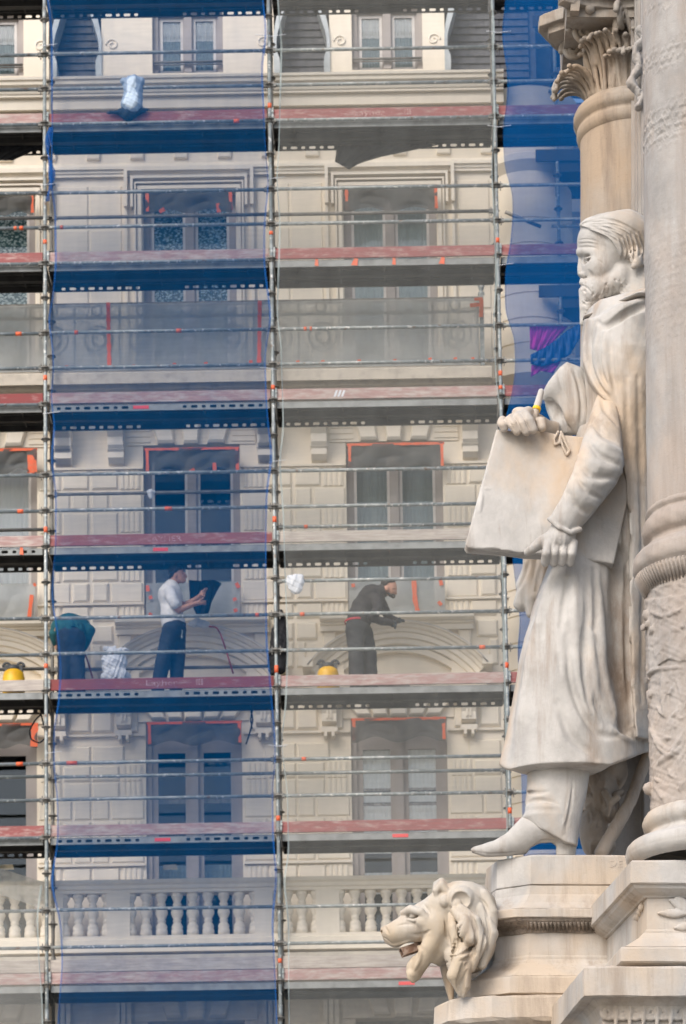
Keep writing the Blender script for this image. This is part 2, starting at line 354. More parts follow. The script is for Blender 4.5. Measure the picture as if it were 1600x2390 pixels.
def window_unit(xc, r0, r1, hw, style, yrec=.2):
    """taupe frame, two tall leaves with pale sashes and panes, and what hangs inside"""
    z1, z0 = Z(r0), Z(r1); h = H(hw); y = YW+yrec
    w = MB(); fw = H(13); mw = H(9)
    w.box(xc-h, xc-h+fw, y, y+.1, z0, z1); w.box(xc+h-fw, xc+h, y, y+.1, z0, z1); w.box(xc-h+fw, xc+h-fw, y, y+.1, z1-H(12), z1)
    w.box(xc-h+fw, xc+h-fw, y, y+.1, z0, z0+H(8)); w.box(xc-mw, xc+mw, y-.02, y+.08, z0+H(8), z1-H(12))
    w.box(xc-mw-H(3), xc-mw, y+.015, y+.07, z0+H(8), z1-H(12)); w.box(xc+mw, xc+mw+H(3), y+.015, y+.07, z0+H(8), z1-H(12))
    w.box(xc-h+fw, xc-h+fw+H(5), y+.03, y+.09, z0+H(8), z1-H(12)); w.box(xc+h-fw-H(5), xc+h-fw, y+.03, y+.09, z0+H(8), z1-H(12))
    wo_ = w.build('window', M['taupe'], bld)
    door = style.get('door', 0)
    for s in (-1, 1):
        a, b = (xc-h+fw+H(5), xc-mw-H(3)) if s < 0 else (xc+mw+H(3), xc+h-fw-H(5))
        zz1, zz0 = z1-H(12), z0+H(8); t = H(style.get('sash', 6)); sm = M['taupe'] if door else M['sash']
        f = MB(); f.box(a, a+t, y+.035, y+.075, zz0, zz1); f.box(b-t, b, y+.035, y+.075, zz0, zz1); f.box(a+t, b-t, y+.035, y+.075, zz1-t*1.3, zz1); f.box(a+t, b-t, y+.035, y+.075, zz0, zz0+t*1.3)
        if door:
            f.box(a+t, b-t, y+.035, y+.075, zz1-H(58), zz1-t*1.3)
        f.build('sash', sm, wo_)
        p = MB(); top = zz1-(H(58) if door else t*1.3)
        p.box(a+t, b-t, y+.05, y+.056, zz0+t*1.3, top); p.build('pane', M['glass'], wo_)
        for (rr0, rr1, mat, dep) in style.get('hang', []):
            if s > 0 and style.get('left_only'): continue
            c = MB(); n = 26; ya = y+dep
            G = [[(a+(b-a)*j/n, ya+.008*math.sin(j*1.9+s)+.006*math.sin(j*.7), q) for j in range(n+1)] for q in (Z(rr1), Z(rr0))]
            c.sheet(G); c.build('curtain' if mat != 'bar' else 'bar', M['taupe'] if mat == 'bar' else M[mat], wo_)
    return wo_
styles = {}
for i in range(3):
    styles[(i, 0)] = {'hang': [(20, 82, 'curtain', .072), (78, 164, 'greycurtain', .085)]}
    styles[(i, 1)] = {'hang': [(440, 840, ('lace', 'lace', 'blind')[i], .075)]}
styles[(0, 2)] = {'hang': [(1040, 1425, 'curtain', .072)]}
styles[(1, 2)] = {'hang': [(1236, 1243, 'bar', .3), (1290, 1420, 'greycurtain', .8)]}
styles[(2, 2)] = {'hang': [(1045, 1420, 'blind', .35)]}
styles[(0, 3)] = {'door': 1, 'sash': 9}
styles[(1, 3)] = {'door': 1, 'sash': 9, 'hang': [(1838, 1850, 'bar', .3), (1990, 2050, 'blind', .4)]}
styles[(2, 3)] = {'door': 1, 'sash': 9, 'hang': [(1740, 1833, 'curtain', .072), (1842, 1866, 'curtain', .073), (1874, 1985, 'curtain', .072), (2030, 2080, 'curtain', .074), (1833, 1839, 'bar', .066), (1868, 1874, 'bar', .066)]}  # white sheets here paint the sky's reflection in the door panes
for i in range(3):
    for k, (r0, r1, hw) in enumerate(ROWS):
        window_unit(BAYS[i], r0, r1, hw, styles[(i, k)], (.02, .16, .16, .05)[k])
    window_unit(BAYS[i], LOWER[0], 2900, LOWER[2], {'door': 1, 'sash': 9})
    xc = BAYS[i]
    # dormer front with volute sides
    d = MB(); y0 = YW-.06; dh = DH[i]
    d.box(xc-H(dh), xc-H(84), y0, y0+.45, Z(176), Z(-140)); d.box(xc+H(84), xc+H(dh), y0, y0+.45, Z(176), Z(-140)); d.box(xc-H(84), xc+H(84), y0, y0+.45, Z(20), Z(-140))
    d.box(xc-H(84), xc+H(84), y0, y0+.45, Z(176), Z(168))
    dm = d.build('dormer', M['plaster'], bld)
    for s in (-1, 1):
        v = MB(); pts = []
        prof = [(-1, 178), (13, 178), (14, 150), (13, 138), (9, 128), (6, 118), (6, 106), (7, 92), (10, 78), (15, 62), (22, 40), (30, 10), (30, -100), (16, -100), (14, 10), (8, 40), (3, 62), (-1, 90)]; prof = [(a+dh, b) for a, b in prof]
        pl = [(xc+s*H(a), Z(b)) for a, b in prof]
        if s > 0: pl = pl[::-1]
        v.prism(pl, y0-.03, y0+.4); v.build('volute_flashing', M['zinc'], dm)
        # carved scroll on the dormer cheek
        c = MB(); th = np.linspace(0, 2.6*math.pi, 40); rr = np.linspace(H(15), H(4), 40)
        c.path(np.stack([xc+s*(H(dh-26)+rr*np.cos(th)), np.full(40, y0-.005), Z(100)+rr*np.sin(th)], 1), H(2.2), 6); c.build('scroll', M['plaster2'], dm)
    gb = MB(); gb.tube((xc-H(82), YW-.03, Z(140)), (xc+H(82), YW-.03, Z(140)), .018, 8); gb.tube((xc-H(82), YW-.03, Z(146)), (xc+H(82), YW-.03, Z(146)), .010, 8)
    gb.build('window_rail', M['galvdark'], dm)

# crown cornice and frieze
def prof_px(pts, base=YW):
    """profile given as (projection m, picture row): rows are read at their own depth"""
    return [(base-p, Z(r, base-p)) for p, r in pts]
c = MB(); c.mould([(YW+.02, Z(176))]+[(YW-p, Z(r, YW-p)) for p, r in [(.62, 166), (.63, 172), (.60, 176), (.60, 184), (.56, 190), (.54, 196), (.52, 205), (.50, 209), (.50, 213), (.47, 216), (.44, 218), (.44, 243), (.40, 245), (.22, 247), (.20, 262), (.14, 268), (.12, 285), (.02, 296)]]+[(YW+.02, Z(300))], XL, XR)
c.build('crown_cornice', M['plaster2'], bld)
fr = MB(); fr.mould([(YW+.02, Z(372))]+[(YW-p, Z(r, YW-p)) for p, r in [(.02, 372), (.10, 378), (.10, 384), (.07, 387), (.07, 393), (.05, 397), (.05, 402)]]+[(YW+.02, Z(402))], XL, XR)
fr.build('frieze_moulding', M['plaster2'], bld)
me_d = MB().cbox(-H(16), H(16), -.05, .01, -H(13), H(13), .012).mesh('frieze_block', M['plaster2'])
x = BAYS[1]-H(16)-H(104)*7
while x < XR-.2:
    if x > XL: inst('frieze_block', me_d, (x, YW, Z(352)), bld)
    x += H(103.6)

# second floor: eared window surround
def frame(mb, xc, hw, r0, r1, t, p, mi=0):
    """flat raised band round an opening on three sides"""
    z1, z0 = Z(r0), Z(r1)
    mb.box(xc-H(hw)-H(t), xc-H(hw), YW-p, YW+.01, z0, z1+H(t)); mb.box(xc+H(hw), xc+H(hw)+H(t), YW-p, YW+.01, z0, z1+H(t)); mb.box(xc-H(hw), xc+H(hw), YW-p, YW+.01, z1, z1+H(t))
for xc in BAYS[:3]:
    s = MB(); frame(s, xc, 113, 436, 850, 9, .05); frame(s, xc, 125, 424, 850, 4, .075); frame(s, xc, 132, 414, 480, 6, .10); frame(s, xc, 145, 398, 480, 8, .12)
    s.box(xc-H(153), xc-H(146), YW-.06, YW+.01, Z(850), Z(480)); s.box(xc+H(146), xc+H(153), YW-.06, YW+.01, Z(850), Z(480))
    s.build('window_surround', M['plaster2'], bld)
    for sg in (-1, 1):
        p = MB(); a, b = sorted((xc+sg*H(160), xc+sg*H(235)))
        for (r0, r1) in ((425, 520), (528, 622), (630, 724), (732, 846)): p.cbox(a, b, YW-.018, YW+.01, Z(r1), Z(r0), .012)
        p.build('wall_panel', M['plaster'], wallo)

# wall blocks of the two lower storeys; each block its own piece
mesh_cache = {}
def block(xc, dx0, dx1, r0, r1, p=.06, c=.03, name='wall_block', mat='plaster'):
    key = (round(dx1-dx0), r0, r1, p, c, mat); z1, z0 = Z(r0), Z(r1); hx = H(dx1-dx0)/2-.004; hz = (z1-z0)/2-.004
    if key not in mesh_cache: mesh_cache[key] = MB().cbox(-hx, hx, -p, .01, -hz, hz, c).mesh(name, M[mat])
    return inst(name, mesh_cache[key], (xc+H((dx0+dx1)/2), YW, (z0+z1)/2), wallo)
def fluted(xc, dx0, dx1, r0, r1, n=4):
    key = ('fl', round(dx1-dx0), r0, r1)
    if key not in mesh_cache:
        m = MB(); w = H(dx1-dx0); hz = (Z(r0)-Z(r1))/2; m.box(-w/2, w/2, -.012, .01, -hz, hz)
        for i in range(n):
            a = -w/2+w*(i+.18)/n; m.cbox(a, a+w*.64/n, -.024, -.012, -hz, hz, .006)
        mesh_cache[key] = m.mesh('fluted_block', M['plaster'])
    inst('fluted_block', mesh_cache[key], (xc+H((dx0+dx1)/2), YW, (Z(r0)+Z(r1))/2), wallo)
for bi, xc in enumerate(BAYS[:3]):
    for s in (-1, 1):
        q = lambda a, b: (min(s*a, s*b), max(s*a, s*b))
        # first floor
        for k, (r0, r1) in enumerate([(1086, 1132), (1135, 1182), (1186, 1232), (1236, 1280), (1284, 1346), (1350, 1397)]):
            if k % 2: block(xc, *q(115, 190), r0, r1, .024, .016)
            else: fluted(xc, *q(120, 168), r0, r1)
        block(xc, *q(172, 234), 1086, 1132, .03, .02)
        block(xc, *q(194, 234), 1135, 1182, .03, .02); block(xc, *q(172, 234), 1186, 1280, .03, .02); block(xc, *q(172, 234), 1284, 1346, .03, .02); block(xc, *q(194, 234), 1350, 1397, .05, .03)
        fluted(xc, *q(120, 168), 1404, 1440); block(xc, *q(172, 234), 1404, 1440, .03, .02)
        block(xc, *q(185, 234), 1450, 1490, .04, .02); block(xc, *q(212, 234), 1495, 1555, .04, .02)
        # ground floor storey
        block(xc, *q(186, 236), 1648, 1700, .045, .03); block(xc, *q(128, 148), 1648, 1700, .045, .02)
        block(xc, *q(160, 236), 1730, 1772, .03, .02)
        for k, (r0, r1) in enumerate([(1776, 1812), (1815, 1853), (1857, 1902), (1906, 1954), (1958, 2003)]):
            if k % 2 == 0 and k: block(xc, *q(115, 192), r0, r1, .024, .016); block(xc, *q(196, 236), r0, r1, .025, .018)
            else: fluted(xc, *q(120, 168), r0, r1); block(xc, *q(172, 236), r0, r1, .03, .02)
        fluted(xc, *q(120, 168), 2014, 2060); block(xc, *q(172, 236), 2014, 2060, .03, .02)
for r, p in ((1083, .05), (1399, .055), (1705, .05), (2008, .055)):
    xs_ = [XL]+[v for xc in BAYS[:3] for v in (xc-H(114), xc+H(114))]+[XR]
    for a, b in zip(xs_[::2], xs_[1::2]): MB().box(a, b, YW-p, YW+.01, Z(r+4), Z(r-1)).build('string_course', M['plaster2'], wallo)

# balcony of the second floor (slab, wrought railing, corner post)
YB = YW-.55
xb1 = at(1147, 880, YB)[0]
b = MB(); b.mould([(YW+.02, Z(872, YB)), (YB-.08, Z(857, YB-.08)), (YB-.09, Z(861, YB-.08)), (YB-.09, Z(885, YB-.08)), (YB-.02, Z(888, YB)), (YB+.02, Z(896, YB)), (YB+.10, Z(900, YB)), (YB+.14, Z(907, YB)), (YW+.02, Z(925, YW))], XL, xb1)
balc = b.build('balcony', M['slabstone'], bld)
rl = MB(); ztop, zbot = Z(697, YB), Z(850, YB); xr1 = at(1120, 780, YB)[0]
rl.box(XL, xr1, YB-.02, YB+.03, ztop-.045, ztop); rl.box(XL, xr1, YB-.015, YB+.025, zbot, zbot+.03); rl.box(XL, xr1, YB-.01, YB+.02, ztop-.22, ztop-.19)
step = .62; xx = xr1-.03; k = 0
while xx > XL+.3:
    rl.box(xx-.012, xx+.012, YB-.012, YB+.012, zbot, ztop); xm = xx-step/2; zm = (ztop+zbot)/2-.06
    for sg in (-1, 1):
        th = np.linspace(0, 3.6*math.pi, 54); rr = np.linspace(.23, .04, 54)
        rl.path(np.stack([xm+rr*np.cos(th)*.95, np.full(54, YB+.004*sg), zm+sg*rr*np.sin(th)], 1), .013, 6)
    th = np.linspace(0, 2*math.pi, 20); rl.path(np.stack([xm+.07*np.cos(th), np.full(20, YB), ztop-.11+.07*np.sin(th)], 1), .012, 6)
    xx -= step
rl.build('wrought_railing', M['galvdark'], balc)
po = MB(); po.box(xr1-.005, xr1+.055, YB-.035, YB+.035, zbot-.05, ztop+.03); po.lathe([(.0, .30), (.025, .27), (.045, .20), (.05, .14), (.035, .08), (.02, .05), (.045, .03), (.045, 0)], (xr1+.025, YB, ztop+.03), 14)
po.build('railing_post', M['galv'], balc)
# consoles below the balcony, window lintels with wedge stones
me_con = MB(); w = H(18)
me_con.mould([(.0, H(6)), (-.42, H(6)), (-.42, -H(8)), (-.36, -H(22)), (-.22, -H(40)), (-.20, -H(58)), (-.13, -H(70)), (-.13, -H(84)), (-.06, -H(94)), (.0, -H(96))], -w, w)
me_con.box(-w*.55, -w*.2, -.44, -.42, -H(8), H(4)); me_con.box(w*.2, w*.55, -.44, -.42, -H(8), H(4))
me_con.box(-w*1.1, w*1.1, -.16, -.005, -H(66), -H(60))
me_con = me_con.mesh('console', M['plaster2'])
me_con4 = MB().mould([(.0, 0), (-.30, 0), (-.30, -H(10)), (-.24, -H(24)), (-.16, -H(44)), (-.16, -H(62)), (0, -H(64))], -H(17), H(17))
me_con4.box(-H(19), H(19), -.14, 0, -H(86), -H(74)); me_con4.box(-H(12), -H(5), -.17, 0, -H(98), -H(86)); me_con4.box(H(5), H(12), -.17, 0, -H(98), -H(86)); me_con4.box(-H(6), -H(2), -.185, -.16, -H(56), -H(14)); me_con4.box(H(2), H(6), -.185, -.16, -H(56), -H(14))
me_con4 = me_con4.mesh('bracket', M['plaster2'])
me_con5 = MB().mould([(0, 0), (-.24, 0), (-.24, -H(14)), (-.20, -H(26)), (-.10, -H(33)), (0, -H(34))], -H(20), H(20))
for j in range(3): me_con5.box(-H(18)+j*H(13), -H(8)+j*H(13), -.07, 0, -H(200), -H(33))
me_con5 = me_con5.mesh('pilaster_bracket', M['plaster2'])
def wedge(xc, a0, a1, b0, b1, r0, r1, p, parent, nm='wedge_stone'):
    """voussoir: px offsets at top (a) and bottom (b)"""
    m = MB(); zt_, zb_ = Z(r0), Z(r1); y = YW-p
    f = [(xc+H(b0), zb_), (xc+H(b1), zb_), (xc+H(a1), zt_), (xc+H(a0), zt_)]
    cxm = sum(t[0] for t in f)/4; czm = sum(t[1] for t in f)/4; g_ = [(cxm+(t[0]-cxm)*.84, czm+(t[1]-czm)*.84) for t in f]
    v = [(t[0], YW+.01, t[1]) for t in f]+[(t[0], y+.03, t[1]) for t in f]+[(t[0], y, t[1]) for t in g_]
    m.add(v, [(8, 9, 10, 11)]+[(4+i, 4+(i+1) % 4, 8+(i+1) % 4, 8+i) for i in range(4)]+[(i, (i+1) % 4, 4+(i+1) % 4, 4+i) for i in range(4)])
    return m.build(nm, M['plaster2'], parent)
for bi, xc in enumerate(BAYS[:3]):
    for dx in (-175, 178, -300 if bi == 1 else -300):
        if xc+H(dx) > XL: inst('console', me_con, (xc+H(dx), YW, Z(985)), bld)
    lt = MB(); lt.box(xc-H(150), xc+H(150), YW-.02, YW+.01, Z(1031), Z(960))
    for r in (990, 1003, 1016):
        for a, b_ in ((-150, -95), (95, 150)): lt.box(xc+H(a), xc+H(b_), YW-.035, YW-.02, Z(r+9), Z(r))
    lo = lt.build('lintel', M['plaster'], bld)
    wedge(xc, -24, 24, -17, 17, 960, 1033, .13, lo); wedge(xc, -100, -48, -78, -38, 960, 1030, .10, lo); wedge(xc, 48, 100, 38, 78, 960, 1030, .10, lo)
    # first floor sill entablature + segmental pediment of the storey below
    e = MB(); e.mould([(YW+.02, Z(1436))]+[(YW-p, Z(r, YW-p)) for p, r in [(.24, 1434), (.24, 1440), (.20, 1446), (.15, 1449), (.15, 1453), (.10, 1458), (.10, 1470)]]+[(YW+.02, Z(1470))], xc-H(178), xc+H(178))
    e.build('sill_entablature', M['plaster2'], bld)
    for s in (-1, 1):
        t = MB(); a, b_ = sorted((xc+s*H(142), xc+s*H(172))); t.cbox(a, b_, YW-.05, YW+.01, Z(1560), Z(1472), .02); t.build('pediment_panel', M['plaster'], bld)
    pz = Z(1568); rise = Z(1449, YW-.35)-pz; half = H(207); R_ = (half*half+rise*rise)/(2*rise); zc0 = pz+rise-R_; am = math.asin(half/R_)
    pd = MB(); prof = [(0, .36), (-H(2), .36), (-H(4), .33), (-H(10), .30), (-H(12), .27), (-H(18), .25), (-H(20), .22), (-H(30), .21), (-H(32), .17), (-H(42), .15), (-H(44), .06), (-H(44), -.01)]
    n = 36; G = []
    for j in range(n+1):
        a = -am+2*am*j/n; G.append([(xc+(R_+dr)*math.sin(a), YW-p, zc0+(R_+dr)*math.cos(a)) for dr, p in [(0, -.01)]+prof])
    pd.sheet(G, smooth=False)
    for Ge in (G[0], G[-1][::-1]): pd.add(Ge, [tuple(range(len(Ge)))])
    for s in (-1, 1):     # end blocks, lead flashing
        a = xc+s*half; pd.box(a-H(12), a+H(12), YW-.36, YW, pz-H(4), pz+H(18))
    pdo = pd.build('pediment', M['plaster2'], bld)
    fl = MB(); fl.path([(xc+(R_+.008)*math.sin(-am+2*am*j/n), YW-.365, zc0+(R_+.008)*math.cos(-am+2*am*j/n)) for j in range(n+1)], .008, 6); fl.build('lead_flashing', M['sash'], pdo)
    ty = MB(); ha = H(124); Rt = R_-H(58); 
    pts = [(xc+Rt*math.sin(a), zc0+Rt*math.cos(a)) for a in np.linspace(-math.asin(min(.99, ha/Rt)), math.asin(min(.99, ha/Rt)), 24)]
    band = [(xc+(R_-H(44))*math.sin(a), zc0+(R_-H(44))*math.cos(a)) for a in np.linspace(-am*.86, am*.86, 24)]
    for (p0, p1, q0, q1) in zip(pts[:-1], pts[1:], band[:-1], band[1:]):
        ty.add([(p0[0], YW-.10, p0[1]), (p1[0], YW-.10, p1[1]), (q1[0], YW-.10, q1[1]), (q0[0], YW-.10, q0[1]), (p0[0], YW, p0[1]), (p1[0], YW, p1[1])], [(0, 1, 2, 3), (4, 5, 1, 0)])
    ty.build('tympanum_band', M['plaster'], pdo)
    for s in (-1, 1):
        a, b_ = sorted((xc+s*H(124), xc+s*H(190))); t = MB(); t.box(a, b_, YW-.12, YW, Z(1600), pz+H(26)); t.build('pediment_foot', M['plaster'], pdo)
    base = MB(); base.mould([(YW+.01, Z(1572))]+[(YW-p, Z(r, YW-p)) for p, r in [(.30, 1571), (.30, 1580), (.22, 1590), (.20, 1625), (.05, 1640)]]+[(YW+.01, Z(1642))], xc-H(205), xc+H(205)); base.build('pediment_base', M['plaster2'], pdo)
    # ground storey: five wedge stones
    lt = MB(); lt.box(xc-H(128), xc+H(128), YW-.03, YW+.01, Z(1676), Z(1630)); lo = lt.build('lintel', M['plaster'], bld)
    tops = [-133, -79, -26, 27, 79, 133]; bots = [-98, -60, -22, 22, 60, 98]
    for j in range(5): wedge(xc, tops[j]+3, tops[j+1]-3, bots[j]+3, bots[j+1]-3, 1630, 1674+(2 if j == 2 else 0), .16 if j == 2 else .13, lo)
    for dx in (-160, 162): inst('bracket', me_con4, (xc+H(dx), YW, Z(1628)), bld)
    # lowest storey behind the hoarding
    for dx in (-165, 170): inst('pilaster_bracket', me_con5, (xc+H(dx), YW-.02, Z(2296)), bld)
    lt = MB(); lt.box(xc-H(140), xc+H(140), YW-.02, YW+.01, Z(2374), Z(2300)); lo = lt.build('lintel', M['plaster'], bld)
    wedge(xc, -24, 24, -19, 19, 2296, 2374, .12, lo); wedge(xc, -92, -46, -68, -30, 2296, 2368, .09, lo); wedge(xc, 46, 92, 30, 68, 2296, 2368, .09, lo)

# balustrade above the lowest storey
YBL = YW-.52; zr = lambda r: Z(r, YBL)
bal = MB()
bal.mould([(YBL+.16, zr(2050)), (YBL-.15, zr(2048)), (YBL-.15, zr(2056)), (YBL-.11, zr(2060)), (YBL-.11, zr(2067)), (YBL-.08, zr(2070)), (YBL-.08, zr(2076)), (YBL+.12, zr(2076))], XL, XR)
bal.mould([(YBL+.12, zr(2176)), (YBL-.08, zr(2176)), (YBL-.08, zr(2184)), (YBL-.12, zr(2187)), (YBL-.12, zr(2203)), (YBL-.14, zr(2204)), (YBL-.14, zr(2216)), (YBL+.12, zr(2216))], XL, XR)
prof = [(.030, 0), (.075, 0), (.075, .10), (.062, .105), (.075, .14), (.066, .17), (.045, .21), (.055, .225), (.055, .245), (.045, .255), (.062, .29), (.080, .34), (.080, .37), (.066, .42), (.048, .455), (.056, .47), (.056, .49), (.044, .50), (.048, .53), (.062, .555), (.066, .58), (.075, .585), (.075, .64), (.03, .64)]
hb = zr(2076)-zr(2176); me_bal = MB().lathe([(r*1.05, z*hb/.64) for r, z in prof], n=14).mesh('baluster', M['plaster2'])
balo = None; piers = []
spots = []
for i, xc in enumerate(BAYS[:3]):
    piers += [(xc-H(194), xc-H(141)), (xc+H(141), xc+H(182))]
    for j in range(9): spots.append(xc+H(-141+35.2*j))
    for j in range(4): spots.append(xc+H(182+32.7*j))
piers += [(XL, BAYS[0]-H(292))]
for a, b_ in piers:
    if b_ > XL: bal.box(max(a, XL), min(b_, XR), YBL-.075, YBL+.115, zr(2176), zr(2076))
balo = bal.build('balustrade', M['plaster2'], bld)
for x in spots:
    if XL < x < XR: inst('baluster', me_bal, (x, YBL+.02, zr(2176)), balo)
sc = MB(); sc.mould([(YW+.01, zr(2216)-.05), (YBL-.20, zr(2226)), (YBL-.24, zr(2228)), (YBL-.24, zr(2256)), (YBL-.18, zr(2260)), (YBL-.05, zr(2280)), (YW-.2, zr(2296)), (YW+.01, Z(2300))], XL, XR)
sc.build('balcony_cornice', M['slabstone'], bld)

# rounded corner of the building, its set-back wing with windows
xcn = XR+.35; crn = MB(); ycn = YW+.42; Rn = .62
prof = [(Rn, 0), (Rn, Z(2300)), (Rn+.3, Z(2290)), (Rn+.3, Z(2225)), (Rn, Z(2215))]
for r0 in range(2010, 1000, -62): prof += [(Rn, Z(r0)), (Rn-.02, Z(r0)+.005), (Rn-.02, Z(r0)+.02), (Rn, Z(r0)+.025)]
prof += [(Rn, Z(930)), (Rn+.25, Z(905)), (Rn+.25, Z(860)), (Rn, Z(855))]
for r0 in range(820, 520, -58): prof += [(Rn, Z(r0)), (Rn-.02, Z(r0)+.005), (Rn-.02, Z(r0)+.02), (Rn, Z(r0)+.025)]
prof += [(Rn, Z(420)), (Rn+.10, Z(400)), (Rn+.10, Z(385)), (Rn, Z(375)), (Rn, Z(330)), (Rn+.08, Z(300)), (Rn+.12, Z(250)), (Rn+.12, Z(232)), (Rn-.3, Z(230))]
crn.lathe(prof, (xcn, ycn, 0), 56, math.pi, 2*math.pi+.35); crn.sm = [False]*len(crn.sm)
crn.build('rounded_corner', M['plaster'], bld)
wg = MB(); xw = xcn+Rn-.1; yw = YW+1.5
wg.box(xw, xw+6, yw, yw+.4, 0, Z(172)); wo2 = wg.build('set_back_wing', M['plaster'], bld)
wt = MB()
for r in (385, 905, 2225): wt.box(xw, xw+6, yw-.3, yw, Z(r+22), Z(r-10))
wt.box(xw, xw+6, yw-.6, yw, Z(262), Z(172))
wt.build('wing_cornice', M['plaster2'], bld)
for r in (470, 560, 650, 740, 1000, 1100): 
    for j in range(8):
        p = MB(); p.cbox(xw+.1+j*.5, xw+.58+j*.5, yw-.04, yw+.01, Z(r+86), Z(r), .02); p.build('wing_block', M['plaster'], wo2)
rt = MB(); rt.add([(XR, YW+.6, Z(176)), (XR+8, YW+1.6, Z(176)), (XR+8, YW+2.4, Z(-150)), (XR, YW+1.2, Z(-150))], [(0, 1, 2, 3)]); rt.build('wing_roof', M['slate'], bld)
# ------------------------------------------------------------------ scaffolding
YS, YI = 40.0, 40.73
X0, ZD0 = -4.6866, 1.6+21.538
PX = lambda i: X0+3.07*i
ZD = lambda d: ZD0-2.0*d
BX = lambda bay: PX(bay-1)+1.535      # middle of a scaffold bay; bay 0 is cut by the left edge, bay 1 has the blue net
scaf = thing('scaffold', 'galvanised steel tube scaffold with red toe boards in front of palace', 'scaffold', (PX(1), YS, 0))
# standards
RO = MB().lathe([(.024, -.006), (.058, -.006), (.062, -.003), (.062, .003), (.058, .006), (.024, .006)], n=16)
RO.lathe([(.0245, -.05), (.030, -.048), (.030, .04), (.0245, .045)], n=12)
RO = RO.mesh('rosette', M['galvdark'])
ROd = RO.copy(); ROd.materials[0] = M['galvdark']
for i in range(-1, 5):
    for y, mt, ro in ((YS, 'galv', RO), (YI, 'galvdark', ROd)):
        st = MB()
        st.tube((PX(i), y, 0), (PX(i), y, ZD(-2.2)), .0242, 12)
        for d in range(-1, 7): st.tube((PX(i), y, ZD(d)-.55), (PX(i), y, ZD(d)-.33), .0285, 12)
        so = st.build('standard', M[mt], scaf)
        if 0 <= i <= 2 or (i == 3 and y == YS):
            for k in range(-3, 27):
                inst('rosette', ro, (PX(i), y, ZD0-k*.5), so)
# tubes
GR = MB().tube((-1.50, 0, 0), (1.50, 0, 0), .0235, 12)
for s in (-1, 1):
    GR.box(s*1.478-.032, s*1.478+.032, -.022, .022, -.026, .026, 1); GR.box(s*1.48-.006, s*1.48+.006, -.012, .026, -.06, .055, 1)
GR = GR.mesh('guard_rail', M['galv'], M['galvdark'])
GRd = GR.copy(); GRd.materials[0] = M['galvdark']
rails = {}
def rail(bay, z, y=YS, dark=False):
    o = inst('guard_rail', GRd if dark else GR, (BX(bay), y, z), scaf); rails[(bay, round(z, 2))] = o
    o.rotation_euler = (0, rng.uniform(-.0012, .0012), 0); return o
for bay in range(0, 4):
    for d in range(-1, 8):
        for dz in (.5, 1.0): rail(bay, ZD(d)+dz+rng.uniform(-.006, .006))
def zrow(bay, row, y=YS):
    """height of a tube seen at this picture row in the middle of a bay"""
    px = 375+528*(bay-1); return at(px, row, y)[2]
for bay, row in ((0, 513), (1, 505), (2, 497), (1, 1150), (0, 1240), (2, 1226), (1, 1559), (0, 1565), (1, 1809), (2, 1801), (0, 1816)):
    rail(bay, zrow(bay, row, YI-.05), YI-.05, row not in (1226, 1809, 1801, 1816))
rail(2, zrow(2, 1352))
# decks: two steel planks to a bay, slotted flanges
def flange(mb, y, z0, z1, slots, mi):
    L = 1.485; t = .003
    if not slots: mb.box(-L, L, y-t, y+t, z0, z1, mi); return
    zm0, zm1 = z0+(z1-z0)*.28, z0+(z1-z0)*.72
    mb.box(-L, L, y-t, y+t, z0, zm0, mi); mb.box(-L, L, y-t, y+t, zm1, z1, mi)
    holes = []
    for g0 in (-1.36, .34):
        for j in range(9):
            w = .026 if j % 2 == 0 else .044
            holes.append((g0+.128*j-w, g0+.128*j+w))
    xs = [-L]+[v for h in holes for v in h]+[L]
    for a, b in zip(xs[::2], xs[1::2]):
        c = .010; q = [(a+(-0 if a == -L else -c), zm0), (b+(0 if b == L else c), zm0), (b, (zm0+zm1)/2), (b+(0 if b == L else c), zm1), (a+(0 if a == -L else -c), zm1), (a, (zm0+zm1)/2)]
        q = [(a-(0 if a == -L else c), zm0), (b+(0 if b == L else c), zm0), (b-0.0, zm0+.008), (b-0.0, zm1-.008), (b+(0 if b == L else c), zm1), (a-(0 if a == -L else c), zm1), (a, zm1-.008), (a, zm0+.008)]
        mb.prism(q, y-t, y+t, mi)
pl_cache = {}
def plank(fs, rs, fedge):
    k = (fs, rs, fedge)
    if k not in pl_cache:
        m = MB(); w = .315
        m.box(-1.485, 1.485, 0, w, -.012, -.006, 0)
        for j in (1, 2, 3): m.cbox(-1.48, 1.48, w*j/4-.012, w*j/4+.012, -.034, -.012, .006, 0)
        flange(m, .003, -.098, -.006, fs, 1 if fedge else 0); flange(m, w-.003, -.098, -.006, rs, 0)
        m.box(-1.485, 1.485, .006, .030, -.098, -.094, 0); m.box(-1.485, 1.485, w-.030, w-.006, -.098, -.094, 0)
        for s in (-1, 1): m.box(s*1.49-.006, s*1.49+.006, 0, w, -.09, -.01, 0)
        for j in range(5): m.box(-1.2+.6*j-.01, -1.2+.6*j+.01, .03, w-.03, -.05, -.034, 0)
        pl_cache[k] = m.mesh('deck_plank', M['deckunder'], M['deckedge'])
    return pl_cache[k]
front_slots = {(1, 2), (1, 4), (1, 5), (0, 3), (2, -1)}
rear_slots = {(1, -1), (1, 1), (1, 2), (1, 3), (2, -1), (2, 0), (2, 2), (2, 4), (0, -1), (0, 0), (0, 3), (0, 4), (0, 5), (3, -1), (2, 3)}
